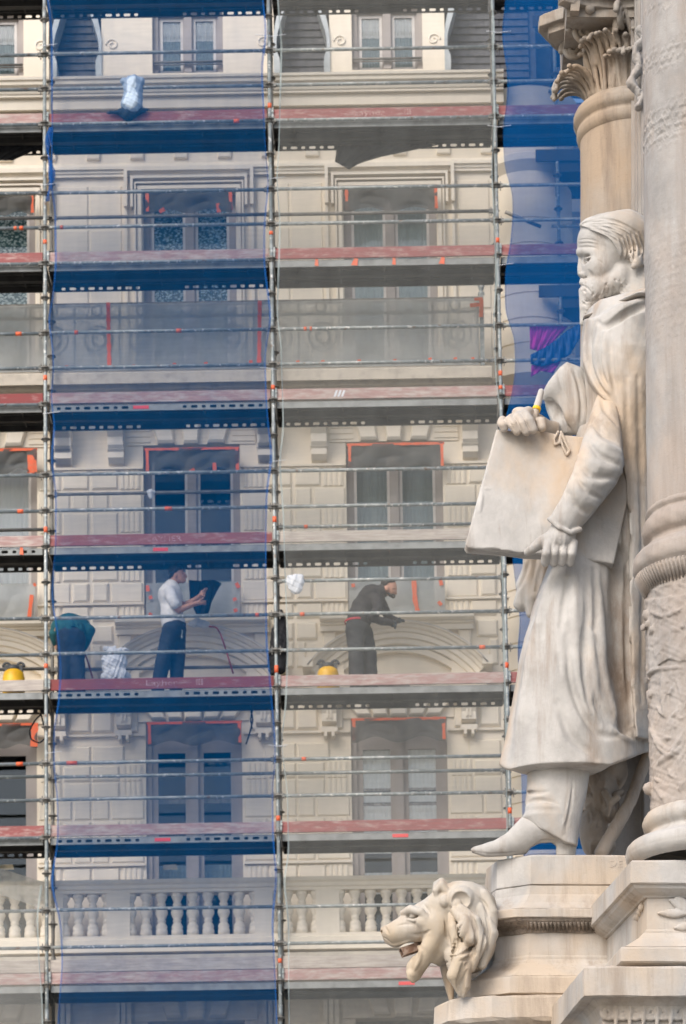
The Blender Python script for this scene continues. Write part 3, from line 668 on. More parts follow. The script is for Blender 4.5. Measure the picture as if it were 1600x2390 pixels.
boards = {(0, 0): 'pink', (0, 1): 'red', (0, 2): 'deepred', (0, 3): 'pink', (0, 4): 'greyb', (0, 5): 'red', (0, 6): 'pink',
          (1, 0): 'red', (1, 1): 'pink', (1, 2): 'pink', (1, 3): 'red', (1, 4): 'deepred', (1, 5): 'pink', (1, 6): 'pink',
          (2, 0): 'red', (2, 1): 'red', (2, 2): 'pink', (2, 3): 'greyb', (2, 4): 'pink', (2, 5): 'red', (2, 6): 'pink'}
TB = {k: MB().cbox(-1.50, 1.50, -.014, .014, 0, .15, .003).mesh('toe_board', M[k]) for k in ('red', 'pink', 'greyb', 'deepred')}
toe = {}
for bay in range(0, 4):
    for d in range(-1, 8):
        x = BX(bay)
        inst('deck_plank', plank((bay, d) in front_slots, False, True), (x, YS+.045, ZD(d)), scaf)
        inst('deck_plank', plank(False, (bay, d) in rear_slots, False), (x, YS+.370, ZD(d)), scaf)
        o = inst('toe_board', TB[boards.get((bay, d), 'red')], (x, YS+.038, ZD(d)+.012), scaf); toe[(bay, d)] = o
        if (bay, d) in ((1, 0),): o.rotation_euler = (0, math.radians(-.35), 0)
        if d == 0 or (bay, d) in ((1, 1), (0, 1), (0, 2), (0, 5)):
            rail(bay, ZD(d)-.012, YS)
    b2 = MB(); b2.cbox(-1.50, 1.50, -.02, .02, 0, .17, .004)
    o = b2.build('ledge_board', M['greyb']); o.location = (BX(bay), YS+.05, ZD(6)+.17); put(o, scaf)
for i in range(-1, 5):
    for d in range(-1, 7):
        t = MB(); t.tube((PX(i), YS+.03, ZD(d)-.045), (PX(i), YI-.03, ZD(d)-.045), .022, 10); t.box(PX(i)-.004, PX(i)+.004, YS+.03, YI-.03, ZD(d)-.14, ZD(d)-.05)
        for f in (.25, .75): t.box(PX(i)-.02, PX(i)+.02, YS+.73*f-.02, YS+.73*f+.02, ZD(d)-.16, ZD(d)-.05)
        t.build('transom', M['galvdark'], scaf)
        if i <= 3:      # toe board end clip
            c = MB(); c.box(PX(i)+.022, PX(i)+.05, YS+.0, YS+.02, ZD(d)+.03, ZD(d)+.17); c.box(PX(i)+.02, PX(i)+.055, YS-.008, YS+.0, ZD(d)+.1, ZD(d)+.13); c.build('board_clip', M['galv'], scaf)
# short tie tube and coupler at the corner pole
t = MB(); p = at(1178, 495, YS+.02); q_ = at(1262, 530, YS+.1); t.tube(p, q_, .024, 10); t.build('tie_tube', M['galvdark'], scaf)
# orange tape wrapped round tubes and standards, red labels on deck edges
def wrap(px, py, L, r=.0262, vert=False, Y=YS, par=scaf):
    p = at(px, py, Y); m = MB(); d = (0, 0, 1) if vert else (1, 0, 0); h = L/2
    m.tube([p[0]-d[0]*h, p[1], p[2]-d[2]*h], [p[0]+d[0]*h, p[1], p[2]+d[2]*h], r, 12)
    return m
def near_rail(px, py):
    bay = 0 if px < 105 else 1 if px < 640 else 2 if px < 1175 else 3
    z = at(px, py, YS)[2]; best = min((k for k in rails if k[0] == bay), key=lambda k: abs(k[1]-z)); return rails[best]
for px, py, L in ((50, 513, .05), (36, 537, .04), (144, 534, .04), (44, 782, .08), (178, 780, .05), (417, 776, .07), (48, 1196, .08), (393, 1190, .10), (46, 1785, .09), (168, 1814, .14), (705, 1435, .06), (709, 1773, .06), (552, 279, .08), (1125, 1513, .08), (600, 1439, .05), (710, 1228, .05), (725, 764, .03), (712, 775, .04)):
    rr = near_rail(px, py); z = world_loc(rr)[2]; p = at(px, py, YS); m = MB(); m.tube((p[0]-L/2, rr_y := world_loc(rr)[1], z), (p[0]+L/2, rr_y, z), .0275, 12); m.build('tape_wrap', M['tape'], rr)
for px, py, L in ((632, 248, .07), (105, 566, .06), (106, 883, .07), (108, 1237, .08), (110, 1555, .06), (636, 545, .05), (640, 905, .06), (644, 1213, .08), (648, 1562, .10), (653, 1910, .07), (656, 2242, .06), (1169, 562, .07), (1174, 872, .07), (1176, 905, .05), (1188, 1553, .08), (1194, 1892, .08)):
    p = at(px, py, YS); i = 0 if px < 300 else 1 if px < 900 else 2
    m = MB(); m.tube((PX(i), YS, p[2]-L/2), (PX(i), YS, p[2]+L/2), .0272, 12); m.build('tape_wrap', M['tape'], scaf)
for bay, d, dx, w in ((1, 2, -.25, .21), (2, 5, .08, .21), (1, 5, 0, .21), (2, 6, .13, .21), (1, 3, .0, .20)):
    m = MB(); m.box(BX(bay)+dx-w/2, BX(bay)+dx+w/2, YS+.038, YS+.0445, ZD(d)-.075, ZD(d)-.03); m.build('red_label', M['redtape'], scaf)
for bay, d, dx, tl in ((2, 1, -.93, .02), (2, 1, -.40, .06), (2, 1, .12, .02), (2, 1, .78, .05), (0, 3, 1.2, .02)):
    m = MB(); a = BX(bay)+dx; m.add([(a-tl, YS+.030, ZD(d)-.09), (a+.03, YS+.028, ZD(d)-.10), (a+.02+tl*.3, YS+.032, ZD(d)+.0), (a-.01, YS+.03, ZD(d)+.005)], [(0, 1, 2, 3)]); m.build('tape_scrap', M['tape'], scaf)
# maker's name printed on boards
def lettering(txt, size, x, y, z, parent, mat, sx=1.0):
    cu = bpy.data.curves.new('printed_name', 'FONT'); cu.body = txt; cu.size = size; cu.align_x = 'CENTER'; cu.resolution_u = 3
    tmp = bpy.data.objects.new('tmp', cu); COL.objects.link(tmp); dg = bpy.context.evaluated_depsgraph_get(); dg.update()
    me = bpy.data.meshes.new_from_object(tmp.evaluated_get(dg)); bpy.data.objects.remove(tmp, do_unlink=True)
    me.transform(Matrix.Diagonal((sx, 1, 1, 1))); me.transform(Matrix.Rotation(math.pi/2, 4, 'X')); me.materials.clear(); me.materials.append(mat)
    o = bpy.data.objects.new('printed_name', me); COL.objects.link(o); o.location = (x, y, z); put(o, parent); return o
M['print'] = plain('worn_white_print', (.50, .33, .31), .8, (.32, .11, .10), 26, .42, .58)
for (bay, d, txt, dx, sx) in ((2, 0, 'Layher', -.18, 1.5), (1, 3, 'LAYHER', .05, 1.25), (1, 4, 'Layher', .0, 1.5)):
    lettering(txt, .105, BX(bay)+dx, YS+.0215, ZD(d)+.055, toe[(bay, d)], M['print'], sx)
for (bay, d, dx) in ((2, 0, .30), (1, 4, .46)):
    m = MB(); a = BX(bay)+dx
    for j in range(3):
        for k in range(3): m.box(a+j*.034, a+j*.034+.024, YS+.0205, YS+.0225, ZD(d)+.055+k*.03, ZD(d)+.073+k*.03)
    m.build('printed_mark', M['print'], toe[(bay, d)])
m = MB(); a = BX(2)-.72
for j in range(3): m.add([(a+j*.05, YS+.021, ZD(2)+.04), (a+j*.05+.028, YS+.021, ZD(2)+.04), (a+j*.05+.06, YS+.021, ZD(2)+.13), (a+j*.05+.032, YS+.021, ZD(2)+.13)], [(0, 1, 2, 3)])
m.build('printed_mark', M['white'], toe[(2, 2)])

# second scaffold seen past the corner
sc2 = thing('corner_scaffold', 'scaffold standing past the rounded corner, seen through dense blue net', 'scaffold', (PX(2)+.9, 41.0, 0))
xq = at(1300, 400, 41.2)[0]
for x, y in ((xq, 41.2), (xq+1.2, 41.4)):
    m = MB(); m.tube((x, y, 0), (x, y, ZD(-2)), .025, 10); so = m.build('standard', M['galv'], sc2)
    for k in range(-3, 14): inst('rosette', RO, (x, y, ZD0-.25-k*.5), so)
for d in range(-1, 3):
    m = MB(); m.box(xq-.02, xq+2.2, 41.2, 42.0, ZD(d)-.2, ZD(d)-.05); m.box(xq-.3, xq+2.2, 41.17, 41.2, ZD(d)-.05, ZD(d)+.12); m.box(xq-.02, xq+.02, 41.2, 42.2, ZD(d)-.45, ZD(d)-.2); m.build('deck_plank', M['deckunder'], sc2)
    for dz in (.5, 1): m = MB(); m.tube((xq-.1, 41.2, ZD(d)+dz), (xq+2.2, 41.3, ZD(d)+dz), .024, 10); m.build('guard_rail', M['galv'], sc2)

# ------------------------------------------------------------------ debris nets
def net(name, label, left, right, mat, hem, Y=39.90, rows=(-60, 2460), hl=1.0, amp=.035, ties=()):
    L = np.array(left, float); R_ = np.array(right, float); ys = np.arange(rows[0], rows[1]+1, 12); n = 34
    def smooth(a):
        v = np.interp(ys, a[:, 0], a[:, 1]); k = np.ones(5)/5; return np.convolve(np.pad(v, 2, mode='edge'), k, 'valid')
    l, r = smooth(L), smooth(R_); G = []
    for y, a, b in zip(ys, l, r):
        row = []
        for j in range(n+1):
            t = j/n; px = a+(b-a)*t
            bulge = amp*(math.sin(math.pi*t)*(.6+.5*math.sin(y*.0187+1)) + .25*math.sin(px*.021+y*.004)+.15*math.sin(px*.05-y*.011))
            row.append(tuple(at(px, y, Y-.05*0-bulge)))
        G.append(row)
    th = thing(name, label, 'net', tuple(np.array(G[-1][n//2])))
    m = MB().sheet(G); o = m.build('mesh_fabric', mat, th)
    for side in (0, 1):
        hm = MB(); H_ = []
        for y, a, b in zip(ys, l, r):
            e = a if side == 0 else b; s = 1 if side == 0 else -1; w = 4.2*hl+1.0*math.sin(y*.013)
            H_.append([tuple(at(e+s*w*q-s*1.0, y, Y-.012-.01*math.sin(q*3+y*.03))) for q in (0, .5, 1)])
        hm.sheet(H_); hm.build('hem', hem, th)
    for (px, py, sgn) in ties:
        tm = MB(); p = at(px, py, Y-.02); tm.tube(p, at(px+sgn*24, py+3, YS), .004, 5); tm.tube(p, at(px-sgn*16, py-2, Y-.03), .003, 5); tm.build('tie', M['white'], th)
    return th
L1 = [(-60, 108), (0, 110), (60, 118), (300, 121), (400, 119), (440, 118), (480, 127), (620, 129), (690, 123), (745, 111), (800, 121), (860, 125), (930, 117), (990, 127), (1075, 118), (1150, 129), (1290, 129), (1330, 123), (1400, 120), (1480, 134), (1560, 140), (1640, 136), (1700, 125), (1790, 125), (1870, 134), (1960, 134), (2060, 117), (2150, 140), (2250, 145), (2390, 134), (2460, 132)]
R1 = [(-60, 612), (0, 614), (80, 623), (150, 612), (330, 618), (430, 627), (520, 618), (620, 618), (740, 633), (830, 618), (960, 623), (1065, 636), (1150, 623), (1300, 620), (1500, 623), (1600, 632), (1690, 640), (1780, 643), (1830, 636), (1960, 638), (2050, 647), (2150, 636), (2390, 647), (2460, 647)]
L2 = [(-60, 645), (0, 647), (100, 655), (250, 652), (350, 650), (420, 645), (520, 652), (740, 645), (800, 655), (1000, 660), (1080, 650), (1200, 660), (1500, 670), (1650, 665), (1730, 655), (1850, 670), (2000, 672), (2050, 660), (2150, 672), (2460, 674)]
R2 = [(-60, 1145), (0, 1147), (70, 1155), (100, 1150), (280, 1155), (340, 1150), (400, 1147), (480, 1152), (640, 1160), (740, 1152), (900, 1158), (960, 1170), (1000, 1168), (1350, 1172), (1650, 1180), (1850, 1182), (2460, 1192)]
L3 = [(-60, 1180), (0, 1180), (80, 1170), (180, 1185), (240, 1183), (300, 1173), (400, 1178), (440, 1195), (500, 1197), (580, 1190), (620, 1180), (680, 1178), (740, 1180), (780, 1200), (860, 1203), (920, 1195), (980, 1178), (1300, 1195), (1450, 1215), (1500, 1208), (2000, 1222), (2460, 1232)]
R3 = [(-60, 1720), (2460, 1790)]
net('debris_net', 'blue translucent net over the scaffold bay with the white-shirted worker', L1, R1, M['bluenet'], M['bluehem'], ties=((118, 105, -1), (612, 83, 1), (118, 430, -1), (124, 963, -1), (623, 860, 1), (128, 1755, -1), (643, 1740, 1)))
net('debris_net', 'pale grey translucent net over the middle scaffold bay', L2, R2, M['greynet'], M['greyhem'], hl=.9, ties=((650, 83, -1), (650, 415, -1), (652, 1075, -1), (655, 1740, -1), (1150, 75, 1), (1152, 295, 1)))
net('debris_net', 'dense deep blue net behind the marble statue and columns', L3, R3, M['bluenet2'], M['bluenet2'], hl=.6, amp=.05, ties=((1176, 75, -1), (1176, 295, -1), (1182, 617, -1)))
net('debris_net', 'loose whitish net low in the leftmost bay', [(2060, -160), (2460, -160)], [(2060, 100), (2130, 88), (2250, 92), (2320, 98), (2460, 102)], M['whitenet'], M['greyhem'], rows=(2066, 2460))
net('shade_net', 'dark scrim closing off the lowest lift under the bottom toe boards', [(2290, -170), (2460, -170)], [(2290, 1186), (2460, 1190)], M['scrim'], M['scrim'], Y=40.06, rows=(2312, 2460), amp=.01)  # added sheet: its dark colour makes the shade below the bottom deck
# net folds bunched at the left standard
m = MB(); pts = [tuple(at(116+5*math.sin(y*.05), y, 39.93)) for y in range(300, 480, 12)]; m.path(pts, [.03+.018*math.sin(k*.9) for k in range(len(pts))], 8)
tag(m.build('net_bunch', M['bluehem']), 'gathered fold of blue net tied to the left standard', 'net')

# ------------------------------------------------------------------ plastic sheets taped over openings
def strip(pts, w, mat, parent, Y, name='tape_strip'):
    """tape along picture points, its edges a little uneven"""
    P = [np.array(p, float) for p in pts]; m = MB(); row = []
    N_ = max(2, int(sum(np.linalg.norm(b-a) for a, b in zip(P[:-1], P[1:]))/8)); t = np.linspace(0, len(P)-1, N_)
    c = np.stack([np.interp(t, range(len(P)), [p[k] for p in P]) for k in (0, 1)], 1); T = np.gradient(c, axis=0); T /= np.linalg.norm(T, axis=1)[:, None]
    nn = np.stack([-T[:, 1], T[:, 0]], 1); G = []
    for k in range(N_):
        ww = w*(1+.12*math.sin(k*1.7)+.1*rng.uniform(-1, 1))/2; G.append([tuple(at(*(c[k]+nn[k]*ww), Y)), tuple(at(*(c[k]-nn[k]*ww), Y-.003))])
    m.sheet(G); return m.build(name, mat, parent)
def film(name, label, x0, x1, y0, y1, mat, Y, bottom=None, n=44, rows=26, amp=.012, sk=.0, group=None, grp_seed=0):
    th = thing(name, label, 'plastic sheet', tuple(at((x0+x1)/2, y1, Y)), group); G = []; r = np.random.default_rng(grp_seed+int(x0+y0)); ph = r.uniform(0, 6, 6); q1 = 11*max(1, (x1-x0)/230)
    for i in range(rows+1):
        row = []
        for j in range(n+1):
            t, s = j/n, i/rows; px = x0+(x1-x0)*t; yb = y1 if bottom is None else bottom(t)
            py = y0+(yb-y0)*s+(px-x0)*sk
            d = amp*((x1-x0)/200)**.0*(math.sin(t*q1+s*3+ph[0])+.8*math.sin(t*q1*.6-s*5+ph[1])+1.2*abs(math.sin(t*q1*.45+s*(2.5*math.sin(t*q1*.3))+ph[2]))+.3*math.sin(s*7+t*4+ph[3]))
            row.append(tuple(at(px, py, Y-abs(d))))
        G.append(row)
    MB().sheet(G).build('film', mat, th); return th
SK = -.0165
scal = lambda y, d: (lambda t: y-d*(1-abs(math.cos(t*2*math.pi)))**.7*1.0)
def lean(px, py, c0): return px
tp = M['tape']
def upper(label, x0, x1, y0, y1, drop, tape=True, side=True, left_cut=False):
    th = film('plastic_sheet', label, x0, x1, y0, y1, M['darkfilm'], YW-.16, lambda t: y1-drop*math.sin(2*math.pi*t if drop else 0)**2, sk=SK, amp=.022)
    Y = YW-.19
    if tape: strip([(x0-2, y0+2), ((x0+x1)/2, y0+2+SK*(x1-x0)/2), (x1+2, y0+2+SK*(x1-x0))], 6, tp, th, Y)
    if side:
        strip([(x1-4, y0+SK*(x1-x0)), (x1-2, y1-6+SK*(x1-x0))], 7, tp, th, Y)
        if not left_cut: strip([(x0+4, y0), (x0+5, y1-6)], 7, tp, th, Y)
    return th
upper('grey plastic taped over second-floor window top, leftmost bay', -60, 78, 459, 505, 10, tape=False)
t_ = upper('grey plastic taped over second-floor window top behind blue net', 339, 541, 449, 500, 10, tape=False)
strip([(508, 475), (511, 496)], 9, tp, t_, YW-.19); strip([(372, 495), (384, 488)], 8, tp, t_, YW-.19)
upper('grey plastic taped over second-floor window top behind grey net', 804, 1020, 441, 496, 10, tape=False)
t_ = upper('wrinkled grey plastic over first-floor window top, leftmost bay', -70, 85, 1049, 1110, 14)
strip([(72, 1062), (72, 1104)], 16, tp, t_, YW-.195)
t_ = upper('grey plastic with orange tape above window over white-shirted worker', 339, 556, 1047, 1108, 16)
strip([(500, 1080), (501, 1104)], 8, tp, t_, YW-.195); strip([(442, 1102), (454, 1096)], 8, tp, t_, YW-.195)
upper('grey plastic with orange tape above window over stooping dark worker', 811, 1034, 1036, 1097, 8)
t_ = upper('crumpled grey plastic over ground-storey door, leftmost bay', -70, 87, 1690, 1748, 10)
strip([(81, 1690), (79, 1742)], 15, tp, t_, YW-.195)
upper('grey plastic with orange border above dark door behind blue net', 344, 562, 1686, 1742, 12)
upper('grey plastic with orange border above white-curtained door', 821, 1038, 1677, 1734, 14)
# lower sheets on the first-floor sills
t_ = film('plastic_sheet', 'grey plastic across window sill beside the leftmost standard', -70, 82, 1365, 1442, M['film'], YW-.15, sk=SK)
strip([(74, 1388), (68, 1441)], 9, tp, t_, YW-.19); strip([(78, 1366), (84, 1363)], 8, tp, t_, YW-.19)
t_ = film('plastic_sheet', 'grey plastic across sill behind the white-shirted worker', 341, 559, 1361, 1438, M['film'], YW-.15, sk=SK)
for a, b in (((344, 1366), (345, 1380)), ((350, 1390), (352, 1398)), ((347, 1432), (354, 1436)), ((551, 1360), (557, 1372)), ((546, 1395), (549, 1402)), ((548, 1420), (551, 1428))): strip([a, b], 8, tp, t_, YW-.19)
t_ = film('plastic_sheet', 'grey plastic across sill behind the stooping dark worker', 814, 1038, 1352, 1430, M['film'], YW-.15, sk=SK)
strip([(965, 1352), (968, 1400), (974, 1426)], 11, tp, t_, YW-.19)
for a, b in (((1027, 1353), (1030, 1366)), ((1022, 1404), (1030, 1412)), ((823, 1362), (824, 1370)), ((826, 1412), (827, 1420))): strip([a, b], 8, tp, t_, YW-.19)
# big sheet wrapped over the wrought balcony railing
YBS = YB-.03
t_ = film('railing_sheet', 'long milky plastic sheet wrapped over the wrought balcony railing', -140, 1117, 717, 872, M['film'], YBS, n=150, rows=34, amp=.016, sk=SK)
for a, b in (((252, 706), (255, 858)), ((606, 702), (604, 850)), ((1123, 698), (1122, 740))): strip([a, b], 9, tp, t_, YBS-.05)
strip([(1096, 713), (1120, 711)], 8, tp, t_, YBS-.05); strip([(1106, 699), (1126, 697)], 7, tp, t_, YBS-.05)
for px, py in ((311, 856), (407, 852), (480, 850), (585, 846), (695, 846), (753, 846), (838, 844), (921, 843), (1003, 840), (1062, 839), (1103, 839), (155, 858)): strip([(px-4, py), (px+4, py-1)], 8, tp, t_, YBS-.05)
# clear film hanging from the lower deck, far left
f = film('clear_film', 'thin clear film sloping down over the balustrade corner, far left', -80, 108, 2000, 2062, M['clearfilm'], YW-.72, amp=.03, sk=.32)
# ------------------------------------------------------------------ sculpting: signed distance volumes turned into meshes
Y0 = 11.5                                   # distance of the monument
SP = 11.72/F                                # metres in one picture pixel there
TAU = .022
MZ = np.array([math.sin(TAU), 0, math.cos(TAU)]); MX = np.array([math.cos(TAU), 0, -math.sin(TAU)]); MY = np.array([0, 1.0, 0])
MO = at(1300, 1996, Y0)
def l(px, py, w=0.0):
    """local point (pixels; x right, y away, z up) seen at this picture place, w pixels behind the statue's plane"""
    p = at(px, py, Y0+w*SP)-MO
    return np.array([p@MX, p@MY, p@MZ])/SP
def to_world(v): v = np.asarray(v, float)*SP; return MO+v[..., :1]*MX+v[..., 1:2]*MY+v[..., 2:3]*MZ
CL = (CAM-MO); CL = np.array([CL@MX, CL@MY, CL@MZ])/SP      # camera in the local frame
def wob(x, y, z, s, seed=0):
    """cheap smooth noise"""
    a = seed*1.37; r = 0
    for k, (f, q) in enumerate(((1, 1), (2.1, .5), (4.3, .25))):
        r = r+q*(np.sin(f*(x*s+.7*z*s)+a+k)*np.cos(f*(z*s*1.1-.5*y*s)+2.1*a+k)+np.sin(f*(y*s*.9+.6*x*s)+1.3*a)*np.cos(f*(x*s*.8-z*s*.6)+k))
    return r*.5
class Vol:
    def __init__(s, lo, hi, h):
        s.h = h; s.lo = np.array(lo, float); n = np.ceil((np.array(hi)-s.lo)/h).astype(int)+1; s.n = n
        s.ax = [(s.lo[i]+h*np.arange(n[i])).astype(np.float32) for i in range(3)]
        s.D = np.full(n, 60.0, np.float32); s._p = None
    def blk(s, lo, hi, m):
        sl = []
        for i in range(3):
            a = int(max(0, math.floor((lo[i]-m-s.lo[i])/s.h))); b = int(min(s.n[i], math.ceil((hi[i]+m-s.lo[i])/s.h)+1)); sl.append(slice(a, max(a, b)))
        g = (s.ax[0][sl[0]][:, None, None], s.ax[1][sl[1]][None, :, None], s.ax[2][sl[2]][None, None, :]); return tuple(sl), g
    def mix(s, sl, d, k, cut=False):
        a = s.D[sl]
        if a.size == 0: return
        if cut:
            b = -d
            if k > 0: h = np.clip(.5-.5*(a-b)/k, 0, 1); s.D[sl] = a*(1-h)+b*h+k*h*(1-h)
            else: s.D[sl] = np.maximum(a, b)
        elif k > 0:
            h = np.clip(.5+.5*(a-d)/k, 0, 1); s.D[sl] = a*(1-h)+d*h-k*h*(1-h)
        else: s.D[sl] = np.minimum(a, d)
    def chain(s, P, R_, k=4, cut=False, flat=None):
        """tapered tube through local points"""
        P = np.array(P, float); R_ = np.broadcast_to(np.array(R_, float), (len(P),)); m = max(k, 3*s.h)+2
        sl, (x, y, z) = s.blk(P.min(0)-R_.max(), P.max(0)+R_.max(), m); d = None
        for a, b, ra, rb in zip(P[:-1], P[1:], R_[:-1], R_[1:]):
            ba = b-a; t = np.clip(((x-a[0])*ba[0]+(y-a[1])*ba[1]+(z-a[2])*ba[2])/max(1e-9, ba@ba), 0, 1)
            q = np.sqrt((x-a[0]-t*ba[0])**2+(y-a[1]-t*ba[1])**2+(z-a[2]-t*ba[2])**2)-(ra+(rb-ra)*t)
            d = q if d is None else np.minimum(d, q)
        s.mix(sl, d.astype(np.float32), k, cut); return s
    def ell(s, c, r, k=6, cut=False, ry=0.0):
        """ellipsoid, turned by ry in the picture plane"""
        r = np.array(r, float); R0 = r.max(); sl, (x, y, z) = s.blk(np.array(c)-R0, np.array(c)+R0, max(k, 3*s.h)+2)
        X, Y_, Z_ = x-c[0], y-c[1], z-c[2]
        if ry: ca, sa = math.cos(ry), math.sin(ry); X, Z_ = X*ca+Z_*sa, -X*sa+Z_*ca
        q = np.sqrt((X/r[0])**2+(Y_/r[1])**2+(Z_/r[2])**2); g_ = np.sqrt((X/r[0]**2)**2+(Y_/r[1]**2)**2+(Z_/r[2]**2)**2)+1e-6
        s.mix(sl, (q*(q-1)/g_).astype(np.float32), k, cut); return s
    def loft(s, rows, k=6, e=2.0):
        """stack of ovals: rows of (py, x left, x right, depth of centre, half depth) in picture pixels"""
        A = []
        for py, xl, xr, wc, rw in rows:
            a, b = l(xl, py, wc), l(xr, py, wc); A.append((a[2], (a[0]+b[0])/2, (b[0]-a[0])/2, wc, rw))
        A = np.array(sorted(A)); x, y, z = s.ax[0][:, None, None], s.ax[1][None, :, None], s.ax[2]
        ip = lambda j: np.interp(z, A[:, 0], A[:, j])[None, None, :]
        rx, rw = ip(2), ip(4); q = (np.abs((x-ip(1))/rx)**e+np.abs((y-ip(3))/rw)**e)**(1/e)
        d = (q-1)*np.minimum(rx, rw); d = np.maximum(d, np.maximum(z-A[-1, 0], A[0, 0]-z)[None, None, :])
        s.mix((slice(None),)*3, d.astype(np.float32), k); return s
    def proj(s):
        if s._p is None:
            x, y, z = s.ax[0][:, None, None], s.ax[1][None, :, None], s.ax[2][None, None, :]
            V = [SP*(MX[i]*x+MY[i]*y+MZ[i]*z)+MO[i]-CAM[i] for i in range(3)]
            zc = V[0]*_f[0]+V[1]*_f[1]+V[2]*_f[2]
            s._p = ((PPX+F*(V[0]*_r[0]+V[1]*_r[1]+V[2]*_r[2])/zc).astype(np.float32), (PPY-F*(V[0]*_u[0]+V[1]*_u[1]+V[2]*_u[2])/zc).astype(np.float32))
        return s._p
    def poly2(s, poly):
        """signed distance in the picture to a closed outline"""
        X, Y_ = s.proj(); P = np.array(poly, float); d = np.full(X.shape, 1e9, np.float32); ins = np.zeros(X.shape, bool)
        for a, b in zip(P, np.roll(P, -1, 0)):
            e = b-a; t = np.clip(((X-a[0])*e[0]+(Y_-a[1])*e[1])/(e@e+1e-9), 0, 1)
            d = np.minimum(d, (X-a[0]-t*e[0])**2+(Y_-a[1]-t*e[1])**2)
            if a[1] != b[1]:
                c = ((a[1] > Y_) != (b[1] > Y_)) & (X < (b[0]-a[0])*(Y_-a[1])/(b[1]-a[1])+a[0]); ins ^= c
        d = np.sqrt(d); return np.where(ins, -d, d)
    def clip(s, poly, k=4):
        b = s.poly2(poly); a = s.D; h = np.clip(.5-.5*(a-b)/k, 0, 1); s.D = (a*(1-h)+b*h+k*h*(1-h)).astype(np.float32); return s
    def layer(s, poly, t, k=3, soft=4, wmax=None):
        """raised cloth or hair lying on what is there, within an outline"""
        b = s.poly2(poly); a = s.D-t; h = np.clip(.5-.5*(a-b)/soft, 0, 1); d = a*(1-h)+b*h+soft*h*(1-h)
        if wmax is not None: d = np.maximum(d, s.ax[1][None, :, None]-wmax)
        s.mix((slice(None),)*3, d.astype(np.float32), k); return s
    def at_(s, p):
        i = (np.asarray(p)-s.lo)/s.h; j = np.clip(np.round(i).astype(int), 0, s.n-1); return s.D[tuple(j)]
    def hit(s, px, py):
        p = l(px, py, s.lo[1]); q = l(px, py, s.ax[1][-1]); n = int(np.linalg.norm(q-p)/(s.h*.5)); t = np.linspace(0, 1, n)[:, None]
        pts = p+(q-p)*t; i = np.clip(np.round((pts-s.lo)/s.h).astype(int), 0, s.n-1); v = s.D[i[:, 0], i[:, 1], i[:, 2]]
        inb = np.all((pts >= s.lo) & (pts <= s.lo+s.h*(s.n-1)), 1); w = np.where((v < 0) & inb)[0]
        if len(w) == 0: return None
        return pts[w[0]]
    def line(s, pts, r, off=0.0, k=4, cut=False, n=None):
        """ridge (or groove, cut) drawn on the visible surface along picture points; off pushes it inwards"""
        P = np.array(pts, float); L = np.r_[0, np.cumsum(np.linalg.norm(np.diff(P[:, :2], axis=0), axis=1))]
        n = n or max(3, int(L[-1]/(s.h*3))); t = np.linspace(0, L[-1], n)
        # smooth the polyline a little
        X = np.interp(t, L, P[:, 0]); Y_ = np.interp(t, L, P[:, 1]); 
        for _ in range(2):
            X[1:-1] = (X[:-2]+2*X[1:-1]+X[2:])/4; Y_[1:-1] = (Y_[:-2]+2*Y_[1:-1]+Y_[2:])/4
        R_ = np.interp(t/max(L[-1], 1e-6), np.linspace(0, 1, len(np.atleast_1d(r))), np.atleast_1d(r)); C = []; RR = []
        for x, y, q, u in zip(X, Y_, R_, t/max(L[-1], 1e-6)):
            hp = s.hit(x, y)
            if hp is None: continue
            e_ = min(1.0, min(u, 1-u)/.22); e_ = e_*e_*(3-2*e_)              # both ends run out softly
            dr = hp-CL; dr /= np.linalg.norm(dr); C.append(hp+dr*(off*q+(1-e_)*q*(-.95 if cut else .9))); RR.append(max(q*(.55+.45*e_), s.h*.5))
        if len(C) > 2:
            C = np.array(C); C[1:-1] = (C[:-2]+2*C[1:-1]+C[2:])/4
            s.chain(C, RR, k, cut)
        return s
    def groove(s, pts, r, k=4, off=-.25): return s.line(pts, r, off, k, True)
    def rough(s, amp, sc, seed=0):
        x, y, z = s.ax[0][:, None, None], s.ax[1][None, :, None], s.ax[2][None, None, :]
        s.D = (s.D+amp*wob(x, y, z, sc, seed)).astype(np.float32); return s
    def mesh(s):
        """naive surface nets"""
        D = s.D; D[0] = D[-1] = 9; D[:, 0] = D[:, -1] = 9; D[:, :, 0] = D[:, :, -1] = 9
        ins = D < 0; n = np.array(D.shape)-1; cnt = np.zeros(n, np.uint8)
        for a in (0, 1):
            for b in (0, 1):
                for c in (0, 1): cnt += ins[a:n[0]+a, b:n[1]+b, c:n[2]+c]
        act = (cnt > 0) & (cnt < 8); I = np.argwhere(act); idx = np.full(n, -1, np.int64); idx[act] = np.arange(len(I))
        acc = np.zeros((len(I), 3)); num = np.zeros(len(I))
        cor = [(a, b, c) for a in (0, 1) for b in (0, 1) for c in (0, 1)]
        val = {q: D[I[:, 0]+q[0], I[:, 1]+q[1], I[:, 2]+q[2]] for q in cor}
        for q in cor:
            for ax in range(3):
                if q[ax] == 0:
                    r = list(q); r[ax] = 1; r = tuple(r); a, b = val[q], val[r]; m = (a < 0) != (b < 0); t = np.where(m, a/np.where(m, a-b, 1), 0)
                    p = np.tile(np.array(q, float), (len(I), 1)); p[:, ax] = t; acc[m] += p[m]; num[m] += 1
        V = s.lo+s.h*(I+acc/np.maximum(num, 1)[:, None]); Q = []
